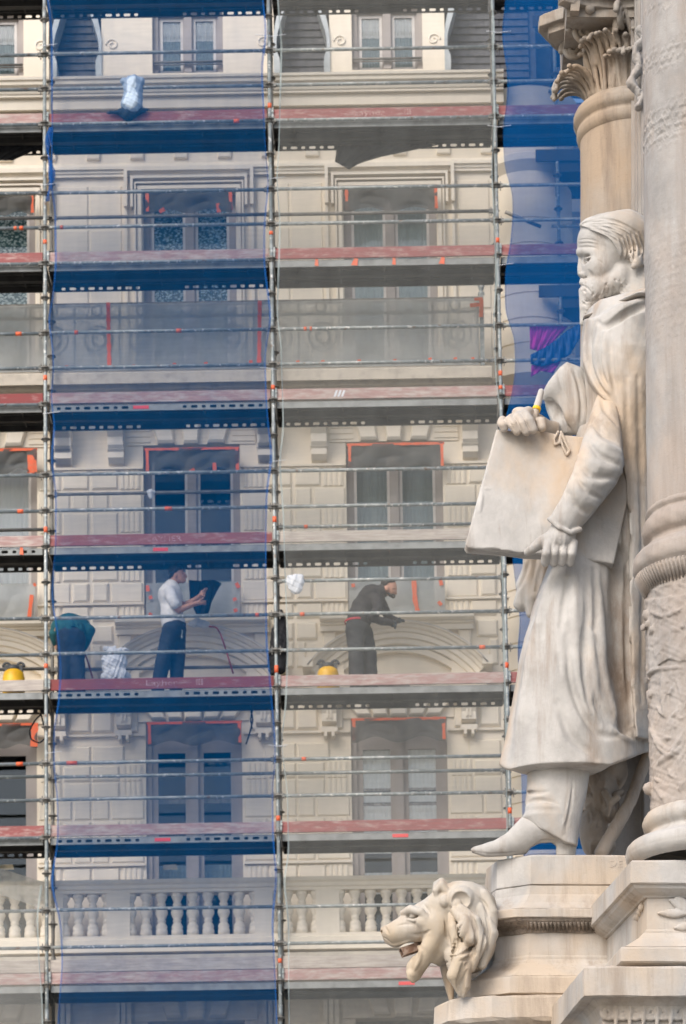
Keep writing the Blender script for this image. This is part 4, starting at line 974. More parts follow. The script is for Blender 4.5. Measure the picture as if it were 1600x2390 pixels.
        for ax in range(3):
            o = [i for i in range(3) if i != ax]; sh = [slice(None)]*3; sh2 = [slice(None)]*3; sh[ax] = slice(0, -1); sh2[ax] = slice(1, None)
            e = ins[tuple(sh)] != ins[tuple(sh2)]; E_ = np.argwhere(e); ok = (E_[:, o[0]] > 0) & (E_[:, o[1]] > 0) & (E_[:, o[0]] < n[o[0]]) & (E_[:, o[1]] < n[o[1]]); E_ = E_[ok]
            def g_(da, db): q = E_.copy(); q[:, o[0]] -= da; q[:, o[1]] -= db; return idx[q[:, 0], q[:, 1], q[:, 2]]
            quad = np.stack([g_(0, 0), g_(1, 0), g_(1, 1), g_(0, 1)], 1); fl = ins[E_[:, 0], E_[:, 1], E_[:, 2]]
            if ax == 1: fl = ~fl
            quad[~fl] = quad[~fl][:, ::-1]; Q.append(quad)
        return V, np.concatenate(Q)
    def build(s, name, mat, parent, shadesmooth=True):
        V, Q = s.mesh(); W = to_world(V); me = bpy.data.meshes.new(name); o3 = np.array(world_loc(parent)) if parent is not None else np.zeros(3)
        me.vertices.add(len(W)); me.vertices.foreach_set('co', (W-o3).astype(np.float32).ravel())
        me.loops.add(Q.size); me.loops.foreach_set('vertex_index', Q.astype(np.int32).ravel())
        me.polygons.add(len(Q)); me.polygons.foreach_set('loop_start', np.arange(0, Q.size, 4, dtype=np.int32))
        me.polygons.foreach_set('use_smooth', np.ones(len(Q), bool)); me.materials.append(mat); me.update(calc_edges=True); me.validate()
        o = bpy.data.objects.new(name, me); COL.objects.link(o)
        if parent is not None: o.parent = parent
        return o
def vol(x0, x1, y0, y1, w0, w1, h):
    """volume enclosing a picture rectangle between two depths"""
    C = np.array([l(a, b, w) for a in (x0, x1) for b in (y0, y1) for w in (w0, w1)]); return Vol(C.min(0)-2*h, C.max(0)+2*h, h)

# ------------------------------------------------------------------ the marble statue
statue = thing('statue', 'pale marble statue of bearded man in long coat holding a large portfolio', 'statue', tuple(at(1300, 1996, Y0-.1)))
SM = M['marble']
# --- long coat: skirt, lining and hanging cape
v = vol(1150, 1545, 690, 1830, -260, 190, 3.2)
v.loft([(690, 1400, 1520, -10, 90), (740, 1368, 1540, -20, 150), (800, 1356, 1550, -20, 178), (900, 1352, 1555, -20, 195), (1000, 1352, 1550, -15, 190), (1100, 1345, 1545, -10, 175),
        (1200, 1320, 1545, -10, 165), (1300, 1286, 1540, -20, 165), (1330, 1278, 1538, -20, 165), (1830, 1200, 1530, 0, 170)], 0, 2.2)
v.loft([(1010, 1345, 1440, -80, 60), (1300, 1288, 1420, -70, 125), (1400, 1250, 1425, -70, 140), (1500, 1217, 1430, -70, 150), (1600, 1199, 1450, -65, 158), (1700, 1181, 1480, -60, 165), (1830, 1150, 1505, -55, 170)], 10, 2.3)
v.chain([l(1405, 1340, -120), l(1425, 1500, -120), l(1450, 1640, -110)], [14, 20, 16], 14, True)
v.chain([l(1445, 1300, -175), l(1450, 1500, -180), l(1462, 1690, -175)], [24, 32, 20], 16, True)
# cape over the near shoulder, falling behind the arm
cape = [(1512, 690), (1440, 712), (1395, 738), (1362, 745), (1357, 790), (1360, 850), (1372, 890), (1395, 922), (1425, 948), (1440, 985), (1450, 1060), (1458, 1120), (1466, 1200), (1470, 1400), (1474, 1600), (1484, 1720), (1560, 1740), (1560, 690)]
v.layer(cape, 16, 5, 6, 60)
# far coat tail seen left of the skirt
v.chain([l(1252, 1310, 30), l(1225, 1370, 40), l(1215, 1410, 40)], [26, 24, 20], 4); v.chain([l(1240, 1300, 20), l(1240, 1400, 30), l(1240, 1432, 30)], [22, 20, 14], 4)
v.chain([l(1270, 1310, 10), l(1252, 1390, 20)], [20, 18], 3)
v.groove([(1233, 1305), (1222, 1350), (1206, 1378)], [6, 6, 4], 4); v.groove([(1262, 1310), (1254, 1350), (1248, 1400)], [7, 7, 5], 4)
hem = [(1560, 680), (1500, 672), (1400, 700), (1352, 735), (1350, 800), (1338, 850), (1335, 1000), (1270, 1290), (1217, 1299), (1208, 1335), (1196, 1366), (1206, 1374), (1194, 1413), (1210, 1432), (1236, 1447), (1226, 1478), (1210, 1535), (1201, 1590), (1192, 1645), (1182, 1700), (1171, 1748), (1162, 1784), (1180, 1795), (1205, 1801), (1229, 1807), (1270, 1808), (1310, 1811), (1350, 1811), (1379, 1809), (1402, 1799), (1420, 1788), (1463, 1772), (1500, 1758), (1560, 1745)]
v.clip(hem, 5)
G = v.groove; Rg = v.line
# skirt folds
G([(1322, 1480), (1328, 1540), (1340, 1610), (1360, 1665), (1388, 1712), (1420, 1722), (1465, 1706)], [3, 9, 11, 11, 9, 6, 3], 10)
Rg([(1340, 1500), (1350, 1590), (1372, 1660), (1400, 1700)], [8, 13, 13, 9], .5, 12)
G([(1368, 1330), (1372, 1420), (1366, 1490), (1362, 1570), (1372, 1640), (1396, 1690)], [5, 7, 8, 8, 7, 3], 9)
Rg([(1390, 1320), (1398, 1420), (1402, 1500), (1408, 1580), (1428, 1650)], [7, 9, 11, 10, 6], .4, 10)
G([(1301, 1530), (1308, 1580)], [2, 3], 5)
Rg([(1297, 1325), (1268, 1420), (1243, 1520), (1226, 1640), (1215, 1760)], [5, 10, 15, 18, 14], .8, 20)
G([(1330, 1325), (1312, 1420), (1306, 1480)], [4, 5, 3], 8); Rg([(1345, 1330), (1340, 1420), (1345, 1500)], [6, 8, 5], .6, 10)
G([(1300, 1640), (1330, 1720), (1390, 1770)], [4, 9, 5], 16, -.1); Rg([(1240, 1790), (1300, 1795), (1370, 1793)], [4, 5, 4], .6, 8)
for k in range(9):
    a = 1375+k*9; G([(a, 1600+k*11), (a+14, 1650+k*9), (a+30, 1690+k*5)], [1.5, 3, 1.5], 4)
for pts, r in (([(1388, 1330), (1392, 1400), (1388, 1470)], [2, 3.5, 2]),): G(pts, r, 12, -.2)
for pts, r in (([(1380, 1480), (1384, 1560), (1396, 1630)], [3, 6, 3]), ([(1425, 1700), (1450, 1725), (1480, 1732)], [4, 7, 4])): Rg(pts, r, .5, 8)
# cape edges and shoulder folds
Rg([(1372, 745), (1362, 790), (1366, 850), (1385, 893), (1415, 930), (1438, 960)], [4, 5, 6, 6, 6, 5], .2, 4)
G([(1384, 752), (1376, 800), (1380, 860), (1402, 905), (1434, 945)], [4, 6, 7, 6, 4], 5)
Rg([(1398, 762), (1388, 810), (1391, 862), (1410, 900), (1437, 935)], [5, 7, 8, 7, 4], .2, 5)
G([(1402, 770), (1398, 830), (1408, 880), (1428, 920)], [3, 5, 6, 4], 5)
Rg([(1414, 765), (1408, 820), (1414, 870), (1432, 915)], [5, 7, 7, 4], .3, 6)
G([(1424, 775), (1424, 840), (1432, 900), (1444, 960)], [3, 6, 6, 4], 7)
G([(1392, 750), (1408, 768), (1432, 752), (1462, 733), (1520, 704)], [7, 11, 12, 12, 11], 5, .25)
for x0, x1 in ((1461, 1462), (1488, 1492)): G([(x0, 880), (x1, 1000), (x1+4, 1150), (x1+8, 1400), (x1+6, 1640)], [2, 4, 4, 5, 3], 9)
Rg([(1450, 1070), (1462, 1200), (1470, 1400), (1474, 1600), (1482, 1700)], [4, 5, 5, 5, 4], .3, 4)
G([(1440, 1000), (1452, 1090), (1458, 1180), (1462, 1330), (1464, 1500), (1470, 1690)], [5, 8, 9, 10, 10, 7], 6, .2)
v.rough(1.6, .022, 3).rough(.6, .07, 5)
v.build('coat', SM, statue)
# collar
v = vol(1350, 1530, 660, 775, -240, 140, 2.2)
v.loft([(655, 1398, 1530, -10, 108), (690, 1386, 1535, -15, 142), (740, 1352, 1550, -20, 200), (775, 1344, 1560, -20, 214)], 0, 2.2)
v.clip([(1520, 668), (1440, 702), (1395, 724), (1362, 736), (1359, 746), (1366, 743), (1386, 740), (1389, 752), (1397, 758), (1408, 760), (1425, 748), (1450, 728), (1520, 700)], 5)
v.groove([(1388, 744), (1390, 734), (1396, 724)], [2, 3, 2], 3); v.line([(1402, 756), (1430, 740), (1508, 702)], [2, 3, 3], .2, 3); v.rough(.8, .05, 2)
v.build('collar', SM, statue)

# --- head: face, hair, beard
v = vol(1335, 1530, 484, 768, -150, 110, 1.6)
v.ell(l(1437, 575, -5), (84, 76, 84), 0); v.ell(l(1398, 570, -5), (54, 60, 62), 10)                       # skull, forehead
v.ell(l(1405, 628, -12), (52, 54, 58), 12); v.ell(l(1400, 622, -44), (24, 18, 18), 10)                    # cheeks
v.chain([l(1490, 640, 0), l(1500, 720, 0)], [62, 75], 14)                                                # neck
v.chain([l(1358, 597, -6), l(1352, 620, -10), l(1350, 637, -12)], [8, 9, 12], 5); v.ell(l(1363, 641, -25), (9, 8, 8), 3); v.ell(l(1357, 643, -14), (10, 12, 7), 4)
v.chain([l(1347, 590, -8), l(1362, 588, -34), l(1386, 590, -52), l(1402, 600, -58)], [8, 9, 8, 5], 6)
v.ell(l(1368, 606, -42), (13, 15, 10), 5, True); v.ell(l(1376, 608, -36), (11, 9, 8), 2)
v.chain([l(1366, 604, -46), l(1377, 601, -48), l(1390, 607, -50)], [2.5, 3, 2.5], 2); v.chain([l(1366, 612, -44), l(1378, 614, -47), l(1390, 611, -50)], [2, 2.5, 2], 2)
v.ell(l(1368, 648, -30), (4, 5, 3), 2, True)
v.groove([(1372, 632), (1384, 648), (1388, 662)], [3, 4, 3], 6)
# beard and moustache
v.ell(l(1388, 690, -8), (38, 50, 42), 8); v.ell(l(1425, 672, -25), (36, 42, 30), 10, ry=.5); v.ell(l(1450, 650, -42), (26, 26, 34), 10)
v.chain([l(1378, 690, -5), l(1370, 722, -5), l(1364, 752, -5)], [32, 28, 18], 8)
v.chain([l(1350, 655, -5), l(1360, 660, -26), l(1376, 674, -42), l(1386, 690, -44)], [7, 9, 8, 4], 3)
v.ell(l(1357, 672, -16), (8, 14, 4), 3, True); v.ell(l(1357, 679, -14), (9, 13, 5), 2)
# hair and ear
hair = [(1351, 523), (1362, 512), (1395, 500), (1440, 492), (1475, 498), (1500, 516), (1530, 540), (1530, 640), (1505, 618), (1490, 622), (1468, 604), (1455, 600), (1444, 598), (1438, 580), (1428, 562), (1412, 550), (1392, 541), (1370, 531), (1355, 528)]
v.ell(l(1440, 562, -5), (92, 84, 72), 6); v.layer(hair, 8, 2, 4)
v.chain([l(1354, 525, -30), l(1380, 518, -50), l(1420, 520, -70)], [4, 12, 18], 8)
v.ell(l(1483, 604, -80), (15, 10, 22), 3, ry=.2); v.ell(l(1478, 600, -92), (7, 8, 10), 3, True); v.ell(l(1479, 622, -80), (8, 8, 7), 3)
v.ell(l(1467, 597, -92), (6, 8, 9), 3, True)
face = [(1530, 480), (1442, 491), (1395, 500), (1366, 510), (1350, 523), (1352, 530), (1346, 548), (1343, 565), (1344, 592), (1348, 604), (1346, 625), (1347, 641), (1353, 650), (1350, 660), (1352, 668), (1349, 676), (1350, 690), (1352, 720), (1352, 758), (1375, 768), (1530, 768)]
v.clip(face, 4)
r2 = np.random.default_rng(5)
# strands: swept from the parting tip over the crown, then down to the nape
for t in np.linspace(0, 1, 22):
    a = np.array([1354+10*t, 524-5*t]); b = np.array([1392+14*t, 538-34*t]); c = np.array([1446+30*t, 556-46*t]); d = np.array([1452+58*t, 600-26*t])
    u = np.linspace(0, 1, 11)[:, None]; q = (1-u)**3*a+3*u*(1-u)**2*b+3*u*u*(1-u)*c+u**3*d+np.stack([np.zeros(11), 2.2*np.sin(u[:, 0]*9+t*21)], 1)
    (v.groove if int(t*21.01) % 2 else v.line)(q, [1.2, 2.8, 3.2, 2.0], *(([3.5, -.15]) if int(t*21.01) % 2 else ([.5, 3.5])))
for t in np.linspace(0, 1, 13):
    x = 1446+t*58; q = [(x-9, 552-14*t), (x-1, 568), (x+4+3*math.sin(9*t), 586), (x-1, 606+5*math.sin(5*t))]
    (v.groove if int(t*12.01) % 2 else v.line)(q, [1.2, 3.2, 3, 1.4], *(([2, .1]) if int(t*12.01) % 2 else ([.2, 2])))
nb = 0
for k in range(240):     # curls of the beard
    x = r2.uniform(1353, 1468); y = r2.uniform(648, 748)
    if y < 640+max(0, (1440-x))*.12 or y > 752-(x-1353)*.66 or nb > 85: continue
    nb += 1; a = 1.2+.5*math.sin(x*.05)+r2.uniform(-.4, .4); L_ = r2.uniform(10, 20); sg = 1 if k % 2 else -1
    pts = [(x+L_*u*math.cos(a)+sg*4*math.sin(3.2*u), y+L_*u*math.sin(a)) for u in np.linspace(0, 1, 7)]
    (v.groove if nb % 2 else v.line)(pts, [1.5, 3.0, 1.5], *(([1.5, .15]) if nb % 2 else ([.2, 1.5])))
v.groove([(1352, 665), (1366, 668), (1380, 684)], [1.5, 2.5, 1.5], 2)
for k in range(3): v.groove([(1352, 560+k*9), (1372, 558+k*9), (1390, 563+k*8)], [.6, 1.0, .6], 3)
v.groove([(1392, 606), (1404, 612), (1412, 622)], [1, 2, 1], 3)
v.rough(.6, .08, 9)
v.build('head', SM, statue)

# --- portfolio
TL, BL, BR = l(1157, 1001, -196), l(1084, 1276, -222), l(1436, 1312, -196)
uu = BR-BL; uu /= np.linalg.norm(uu); nn = np.cross(uu, TL-BL); nn /= np.linalg.norm(nn); nn = nn if nn[1] > 0 else -nn; vv = np.cross(nn, uu); vv = vv if vv[2] > 0 else -vv
def onplane(px, py, off=0.0):
    """point of the portfolio's face seen at this picture place"""
    d = l(px, py, 0)-CL; t = ((TL+nn*off-CL)@nn)/(d@nn); return CL+d*t
v = vol(1070, 1480, 990, 1335, -260, -40, 2.6)
x, y, z = v.ax[0][:, None, None], v.ax[1][None, :, None], v.ax[2][None, None, :]
fp = np.array([onplane(*q) for q in ((1158, 1001), (1205, 1004), (1260, 1004), (1330, 1014), (1365, 1019), (1466, 1030), (1464, 1172), (1432, 1316), (1340, 1300), (1225, 1291), (1150, 1283), (1092, 1278), (1085, 1270))])
U2 = np.stack([(fp-TL)@uu, (fp-TL)@vv], 1)
ux = ((x-TL[0])*uu[0]+(y-TL[1])*uu[1]+(z-TL[2])*uu[2]).astype(np.float32); vx = ((x-TL[0])*vv[0]+(y-TL[1])*vv[1]+(z-TL[2])*vv[2]).astype(np.float32); nx = ((x-TL[0])*nn[0]+(y-TL[1])*nn[1]+(z-TL[2])*nn[2]).astype(np.float32)
d = np.full(ux.shape, 1e9, np.float32); inside = np.zeros(ux.shape, bool)
for a, b in zip(U2, np.roll(U2, -1, 0)):
    e = b-a; t = np.clip(((ux-a[0])*e[0]+(vx-a[1])*e[1])/(e@e), 0, 1); d = np.minimum(d, (ux-a[0]-t*e[0])**2+(vx-a[1]-t*e[1])**2)
    inside ^= ((a[1] > vx) != (b[1] > vx)) & (ux < (b[0]-a[0])*(vx-a[1])/(b[1]-a[1]+1e-9)+a[0])
d = np.where(inside, -np.sqrt(d), np.sqrt(d)); warp = 3.0*np.sin(ux*.012)*np.cos(vx*.014)+1.2*np.sin(ux*.05+vx*.03)
th = np.abs(nx-warp-17)-17; q = np.sqrt(np.maximum(d+4, 0)**2+np.maximum(th+4, 0)**2)+np.minimum(np.maximum(d+4, th+4), 0)-4
for j in (-7, 0, 7): q = np.where((d > -5), np.maximum(q, 1.6-np.abs(nx-warp-17-j)), q)       # the leaves between the covers
v.D = q.astype(np.float32); v.rough(.5, .05, 4)
for pts in ([(1216, 1293), (1226, 1288), (1236, 1296)], [(1130, 1283), (1160, 1286), (1200, 1291)]): v.groove(pts, [3, 5, 3], 4)
v.line([(1124, 1140), (1135, 1141), (1147, 1144)], [3, 4, 3], .2, 2); v.line([(1126, 1142), (1123, 1165), (1120, 1190), (1118, 1204)], [3, 5, 5, 6], .3, 2); v.line([(1113, 1204), (1128, 1206)], [3, 4], .2, 2)
v.build('portfolio', SM, statue)
rb_ = vol(1285, 1340, 1000, 1070, -240, -120, 1.5)
pp = lambda px, py: onplane(px, py, -1.0)
rb_.chain([pp(1302, 1008), pp(1292, 1025), pp(1294, 1038), pp(1304, 1034), pp(1309, 1010)], [3.2, 3.4, 3, 3, 3], 1); rb_.chain([pp(1309, 1008), pp(1317, 1030), pp(1328, 1052), pp(1322, 1062), pp(1314, 1046), pp(1306, 1020)], [3, 3.4, 3.4, 3, 3, 3], 1)
rb_.build('ribbon_bow', SM, statue)

# --- near arm: sleeve and hand holding the portfolio's lower edge
v = vol(1262, 1475, 885, 1265, -330, -40, 2.6)
v.chain([l(1425, 925, -130), l(1412, 1000, -185), l(1396, 1085, -232), l(1352, 1160, -252), l(1312, 1222, -250)], [50, 58, 66, 54, 42], 6)
v.ell(l(1418, 1105, -215), (40, 46, 52), 12)
v.clip([(1400, 890), (1395, 914), (1378, 965), (1362, 1018), (1348, 1062), (1333, 1108), (1310, 1160), (1281, 1211), (1300, 1228), (1322, 1240), (1334, 1243), (1350, 1238), (1378, 1208), (1405, 1172), (1438, 1130), (1456, 1085), (1452, 1030), (1444, 975), (1440, 950), (1440, 890)], 6)
v.chain([l(1281, 1212, -275), l(1306, 1232, -288), l(1332, 1243, -285), l(1352, 1236, -270)], [5, 6, 6, 6], 4)
for pts, r in (([(1380, 985), (1400, 1010), (1440, 1030)], [2, 6, 3]), ([(1370, 1030), (1395, 1062), (1445, 1085)], [2, 7, 3]), ([(1352, 1085), (1385, 1115), (1440, 1118)], [3, 8, 3]), ([(1342, 1110), (1372, 1150), (1405, 1165)], [2, 6, 3]), ([(1322, 1150), (1352, 1190), (1372, 1200)], [2, 5, 2]), ([(1400, 920), (1412, 960), (1438, 990)], [2, 5, 3])): v.groove(pts, r, 9, -.1)
for pts, r in (([(1375, 1005), (1400, 1036), (1445, 1055)], [3, 8, 4]), ([(1350, 1065), (1390, 1090), (1448, 1102)], [3, 9, 4]), ([(1330, 1130), (1362, 1172), (1390, 1182)], [3, 7, 3]), ([(1345, 1120), (1400, 1135), (1436, 1112)], [3, 7, 4])): v.line(pts, r, .6, 10)
v.rough(1.2, .035, 7).rough(.5, .09, 1); v.build('sleeve', SM, statue)
v = vol(1215, 1365, 1215, 1330, -330, -150, 1.9)
v.chain([l(1318, 1225, -248), l(1308, 1258, -254)], [30, 32], 4); v.ell(l(1302, 1272, -252), (39, 20, 34), 8)
for k in range(4):
    x = 1276+k*19.5; v.chain([l(x+3, 1268, -262), l(x-1, 1292, -268), l(x-4, 1311, -252), l(x-4, 1314, -225)], [11, 11.5, 10.5, 9], 2.5)
v.chain([l(1288, 1252, -256), l(1262, 1266, -256), l(1242, 1281, -248), l(1230, 1289, -238)], [15, 13, 11, 8], 5)
for k in range(3): v.groove([(1287+k*19, 1272), (1285+k*19, 1295), (1284+k*19, 1314)], [1, 2.4, 2.4], 2)
for pts in ([(1300, 1240), (1296, 1262), (1290, 1280)], [(1318, 1245), (1318, 1265), (1312, 1284)], [(1306, 1250), (1310, 1275)]): v.line(pts, [2, 3, 2], .4, 4)
v.rough(.5, .07, 2); v.build('near_hand', SM, statue)
# --- far arm: turned-back sleeve, hand over the top edge, pencil
v = vol(1250, 1400, 838, 1030, -200, 60, 2.2)
v.chain([l(1330, 862, -50), l(1322, 905, -60), l(1345, 985, -60)], [38, 62, 60], 8); v.ell(l(1300, 915, -70), (46, 50, 46), 8); v.ell(l(1362, 940, -20), (50, 80, 80), 8)
v.clip([(1322, 845), (1306, 857), (1280, 890), (1262, 922), (1259, 930), (1270, 936), (1274, 962), (1285, 985), (1276, 1004), (1300, 1012), (1335, 1014), (1362, 1018), (1385, 975), (1390, 930), (1378, 890), (1356, 858), (1340, 852)], 5)
v.chain([l(1280, 945, -95), l(1296, 965, -100), l(1300, 1000, -100)], [14, 20, 22], 5, True); v.chain([l(1300, 985, -60), l(1318, 965, -80), l(1325, 1010, -70)], [10, 9, 12], 4)
v.groove([(1290, 935), (1305, 955), (1320, 985), (1336, 1012)], [4, 4, 4, 3], 3); v.groove([(1338, 858), (1350, 900), (1357, 950), (1352, 1005)], [2, 4, 5, 4], 4); v.groove([(1360, 870), (1374, 920), (1376, 970)], [3, 5, 4], 5)
v.line([(1322, 850), (1338, 890), (1347, 940), (1345, 1000)], [3, 5, 5, 4], .3, 4); v.line([(1285, 895), (1302, 925), (1322, 965), (1336, 1008)], [3, 6, 7, 5], .5, 6); v.line([(1262, 929), (1280, 934), (1294, 934)], [3, 4, 3], .2, 2)
v.groove([(1300, 870), (1310, 905), (1330, 945)], [2, 4, 2], 6); v.rough(.9, .045, 6); v.build('far_sleeve', SM, statue)
v = vol(1155, 1300, 935, 1025, -270, -60, 1.8)
v.ell(l(1226, 976, -168), (36, 34, 18), 6, ry=-.5); v.chain([l(1238, 975, -150), l(1275, 1000, -110), l(1300, 1010, -80)], [18, 20, 24], 8)
for (a, b, c, r) in (((1172, 982, -175), (1170, 988, -205), (1176, 1001, -212), 10), ((1196, 977, -178), (1188, 982, -212), (1206, 1007, -222), 11), ((1214, 968, -180), (1208, 976, -216), (1228, 1008, -224), 11.5), ((1232, 962, -180), (1225, 968, -216), (1244, 1003, -224), 12)):
    v.chain([l(*a), l(*b), l((b[0]+c[0])/2, (b[1]+c[1])/2-2, c[2]-3), l(*c)], [r+1, r+1, r, r-1.5], 2)
v.chain([l(1258, 985, -160), l(1262, 984, -200), l(1264, 998, -206)], [12, 11, 10], 3)
for a in (1191, 1209, 1228): v.groove([(a-6, 976), (a, 990), (a+8, 1006)], [1, 2.2, 1.5], 1.5)
v.rough(.4, .08, 3); v.build('far_hand', SM, statue)
v = vol(1232, 1275, 905, 985, -220, -120, 1.6); v.chain([l(1262, 914, -160), l(1254, 944, -170), l(1245, 974, -178)], [7, 8.5, 8.5], 2); v.build('drawing_stick', SM, statue)
m = MB(); a_, b_ = to_world(l(1252.2, 952, -172)), to_world(l(1250.2, 959, -174)); m.tube(a_, b_, 10.2*SP, 14); m.build('yellow_band', plain('yellow_band', (.80, .48, .02), .5), statue)

# --- leg, boot, support of carved drapery behind
v = vol(1205, 1395, 1780, 1985, -250, 0, 2.6)
v.loft([(1770, 1230, 1384, -120, 66), (1850, 1226, 1375, -120, 66), (1885, 1223, 1366, -120, 66), (1916, 1211, 1358, -123, 66), (1950, 1236, 1352, -120, 64), (1985, 1290, 1350, -115, 60)], 0, 2.4)
v.clip([(1229, 1770), (1227, 1850), (1224, 1872), (1228, 1884), (1222, 1900), (1212, 1915), (1240, 1926), (1280, 1944), (1318, 1966), (1347, 1975), (1352, 1930), (1358, 1898), (1368, 1850), (1381, 1770)], 4)
v.groove([(1230, 1872), (1260, 1866), (1300, 1876)], [5, 7, 2], 8); v.line([(1228, 1885), (1262, 1880), (1296, 1884)], [4, 7, 3], .5, 8); v.groove([(1228, 1848), (1250, 1852), (1276, 1848)], [3, 5, 2], 6)
v.line([(1330, 1830), (1325, 1880), (1308, 1945)], [2.5, 3, 2.5], .2, 2); v.groove([(1337, 1815), (1332, 1880), (1316, 1950)], [2, 2.5, 2], 3); v.line([(1216, 1917), (1245, 1929), (1284, 1948), (1318, 1968), (1345, 1975)], [2.5, 3, 3, 3, 2.5], .2, 2)
v.rough(.9, .04, 4); v.build('trouser_leg', SM, statue)
v = vol(1090, 1365, 1895, 2010, -250, -10, 2.2)
v.chain([l(1320, 1925, -120), l(1262, 1938, -125), l(1222, 1950, -130)], [50, 46, 42], 10); v.chain([l(1230, 1950, -130), l(1180, 1973, -135), l(1135, 1984, -137), l(1104, 1984, -137)], [42, 28, 17, 9], 8); v.chain([l(1318, 1940, -120), l(1318, 2000, -120)], [34, 30], 6)
v.clip([(1225, 1895), (1212, 1912), (1180, 1945), (1152, 1962), (1106, 1974), (1097, 1982), (1102, 1990), (1132, 2000), (1165, 1999), (1226, 1994), (1238, 1978), (1258, 1968), (1286, 1966), (1297, 1974), (1297, 1996), (1342, 1996), (1346, 1972), (1350, 1895)], 4)
v.groove([(1100, 1986), (1140, 1993), (1180, 1991), (1225, 1988)], [1.5, 2, 2, 2], 2); v.groove([(1236, 1986), (1245, 1972), (1265, 1960), (1292, 1960), (1302, 1972)], [2, 2, 2, 2, 2], 2); v.rough(.5, .05, 2)
v.build('boot', SM, statue)
v = vol(1350, 1470, 1765, 2000, -60, 160, 2.6)
for c, r in (((1400, 1850, 40), (44, 60, 70)), ((1385, 1940, 40), (34, 60, 60)), ((1425, 1800, 50), (40, 60, 50)), ((1425, 1890, 10), (22, 30, 32)), ((1400, 1975, 40), (38, 60, 24))): v.ell(l(*c), r, 8)
r2 = np.random.default_rng(8)
for k in range(16):
    x, y = r2.uniform(1365, 1445), r2.uniform(1790, 1960); a = r2.uniform(.9, 2.2); L_ = r2.uniform(25, 60); v.groove([(x, y), (x+L_*.5*math.cos(a)+6, y+L_*.5*math.sin(a)), (x+L_*math.cos(a), y+L_*math.sin(a))], [2, 5, 2], 4)
for k in range(12):
    x, y = r2.uniform(1368, 1440), r2.uniform(1800, 1970); a = r2.uniform(.9, 2.4); L_ = r2.uniform(20, 50); v.line([(x, y), (x+L_*.5*math.cos(a)-5, y+L_*.5*math.sin(a)), (x+L_*math.cos(a), y+L_*math.sin(a))], [3, 6, 3], .2, 3)
v.chain([l(1412, 1850, -20), l(1425, 1872, -30), l(1440, 1862, -30)], [9, 10, 8], 3); v.chain([l(1425, 1872, -30), l(1420, 1905, -25)], [6, 4], 3)
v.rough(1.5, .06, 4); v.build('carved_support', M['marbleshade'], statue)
v = vol(1385, 1530, 1640, 2000, -120, 130, 2.6)
v.chain([l(1514, 1750, 20), l(1470, 1870, -10), l(1403, 1990, -50)], [13, 15, 17], 4); v.ell(l(1440, 1855, -5), (20, 14, 10), 6, ry=.6)
for k in range(7): v.chain([l(1508, 1690+4*k, 0), l(1470-3*k, 1672+13*k, -25), l(1452+3*k, 1690+9*k, -35)], [9, 7, 4], 3)
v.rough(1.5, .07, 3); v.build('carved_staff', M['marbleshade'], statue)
# ------------------------------------------------------------------ columns, pedestals, lion
def lbuild(mb, name, mat, parent):
    """MB in local pixels -> world"""
    mb.v = [tuple(q) for q in to_world(np.array(mb.v))]; return mb.build(name, mat, parent)
def turned(cxp, wc, rows, n=96, a0=0.0, a1=2*math.pi, disp=None, sub=1):
    """turned body: rows of (py, px of its left outline) about a vertical axis seen at cxp, depth wc"""
    P = [(l(cxp, py, wc)[2], l(cxp, py, wc)[0]-l(px, py, wc)[0]) for py, px in rows]
    cxl = l(cxp, 1200, wc)[0]; m = MB(); Q = []
    for (z0, r0), (z1, r1) in zip(P[:-1], P[1:]):
        k = max(1, int(sub*abs(z1-z0)/4)) if disp is not None else 1
        for j in range(k): Q.append((r0+(r1-r0)*j/k, z0+(z1-z0)*j/k))
    Q.append(P[-1][::-1]); v = []; A = np.linspace(a0, a1, n+1)
    for r, z in Q:
        for a in A:
            rr = r+(disp(a, z) if disp is not None else 0); v.append((cxl+rr*math.cos(a), wc+rr*math.sin(a), z))
    c = n+1; m.add(v, [(i*c+j, (i+1)*c+j, (i+1)*c+j+1, i*c+j+1) for i in range(len(Q)-1) for j in range(n)], 0, True)
    return m
PX_C, PW_C = 1648, -430
fc = thing('column', 'large pinkish stone column at right edge with carved lower drum', 'column', tuple(to_world(l(PX_C, 2015, PW_C))))
def bev(rows):     # doubled rows keep edges crisp under smooth shading
    out = []
    for i, (y, x) in enumerate(rows):
        out.append((y, x))
    return out
def chips(a, z): return 1.2*np.sin(z*.011+3*a)+(.5*np.sin(z*.05+a*9))
def n2(a, z, k): return math.sin(a*k+z*.031*k*.4)*math.cos(z*.05*k*.35-a*k*.7)+.5*math.sin(a*k*2.3-z*.04*k+1.3)*math.cos(z*.11+a*k*1.9)+.25*math.sin(a*k*5.1+z*.23)
zf = lambda py: l(PX_C, py, PW_C)[2]
def shaft_wear(a, z):
    """worn skin with flaked bands where an old ornament has weathered off"""
    d = .7*math.sin(z*.013+a*5)+.4*math.sin(z*.047+a*14); f = 0
    for zc_, hw, am in ((zf(335), 60, 2.6), (zf(180), 40, 2.0), (zf(700), 200, .7), (zf(60), 20, 1.2)):
        g_ = max(0, 1-((z-zc_-10*math.sin(a*6))/hw)**2); e_ = n2(a, z, 9)*.7+n2(a+3, z*1.7, 23)*.5
        if g_ > 0: f += am*g_*max(-.5, min(.9, 2.2*(e_-.15)))
    return d+f
sh = turned(PX_C, PW_C, [(-520, 1505), (-40, 1507), (560, 1508), (1200, 1510)], 190, math.pi*.93, math.pi*1.48, shaft_wear, 1.4)
lbuild(sh, 'shaft', M['pinkstone'], fc)
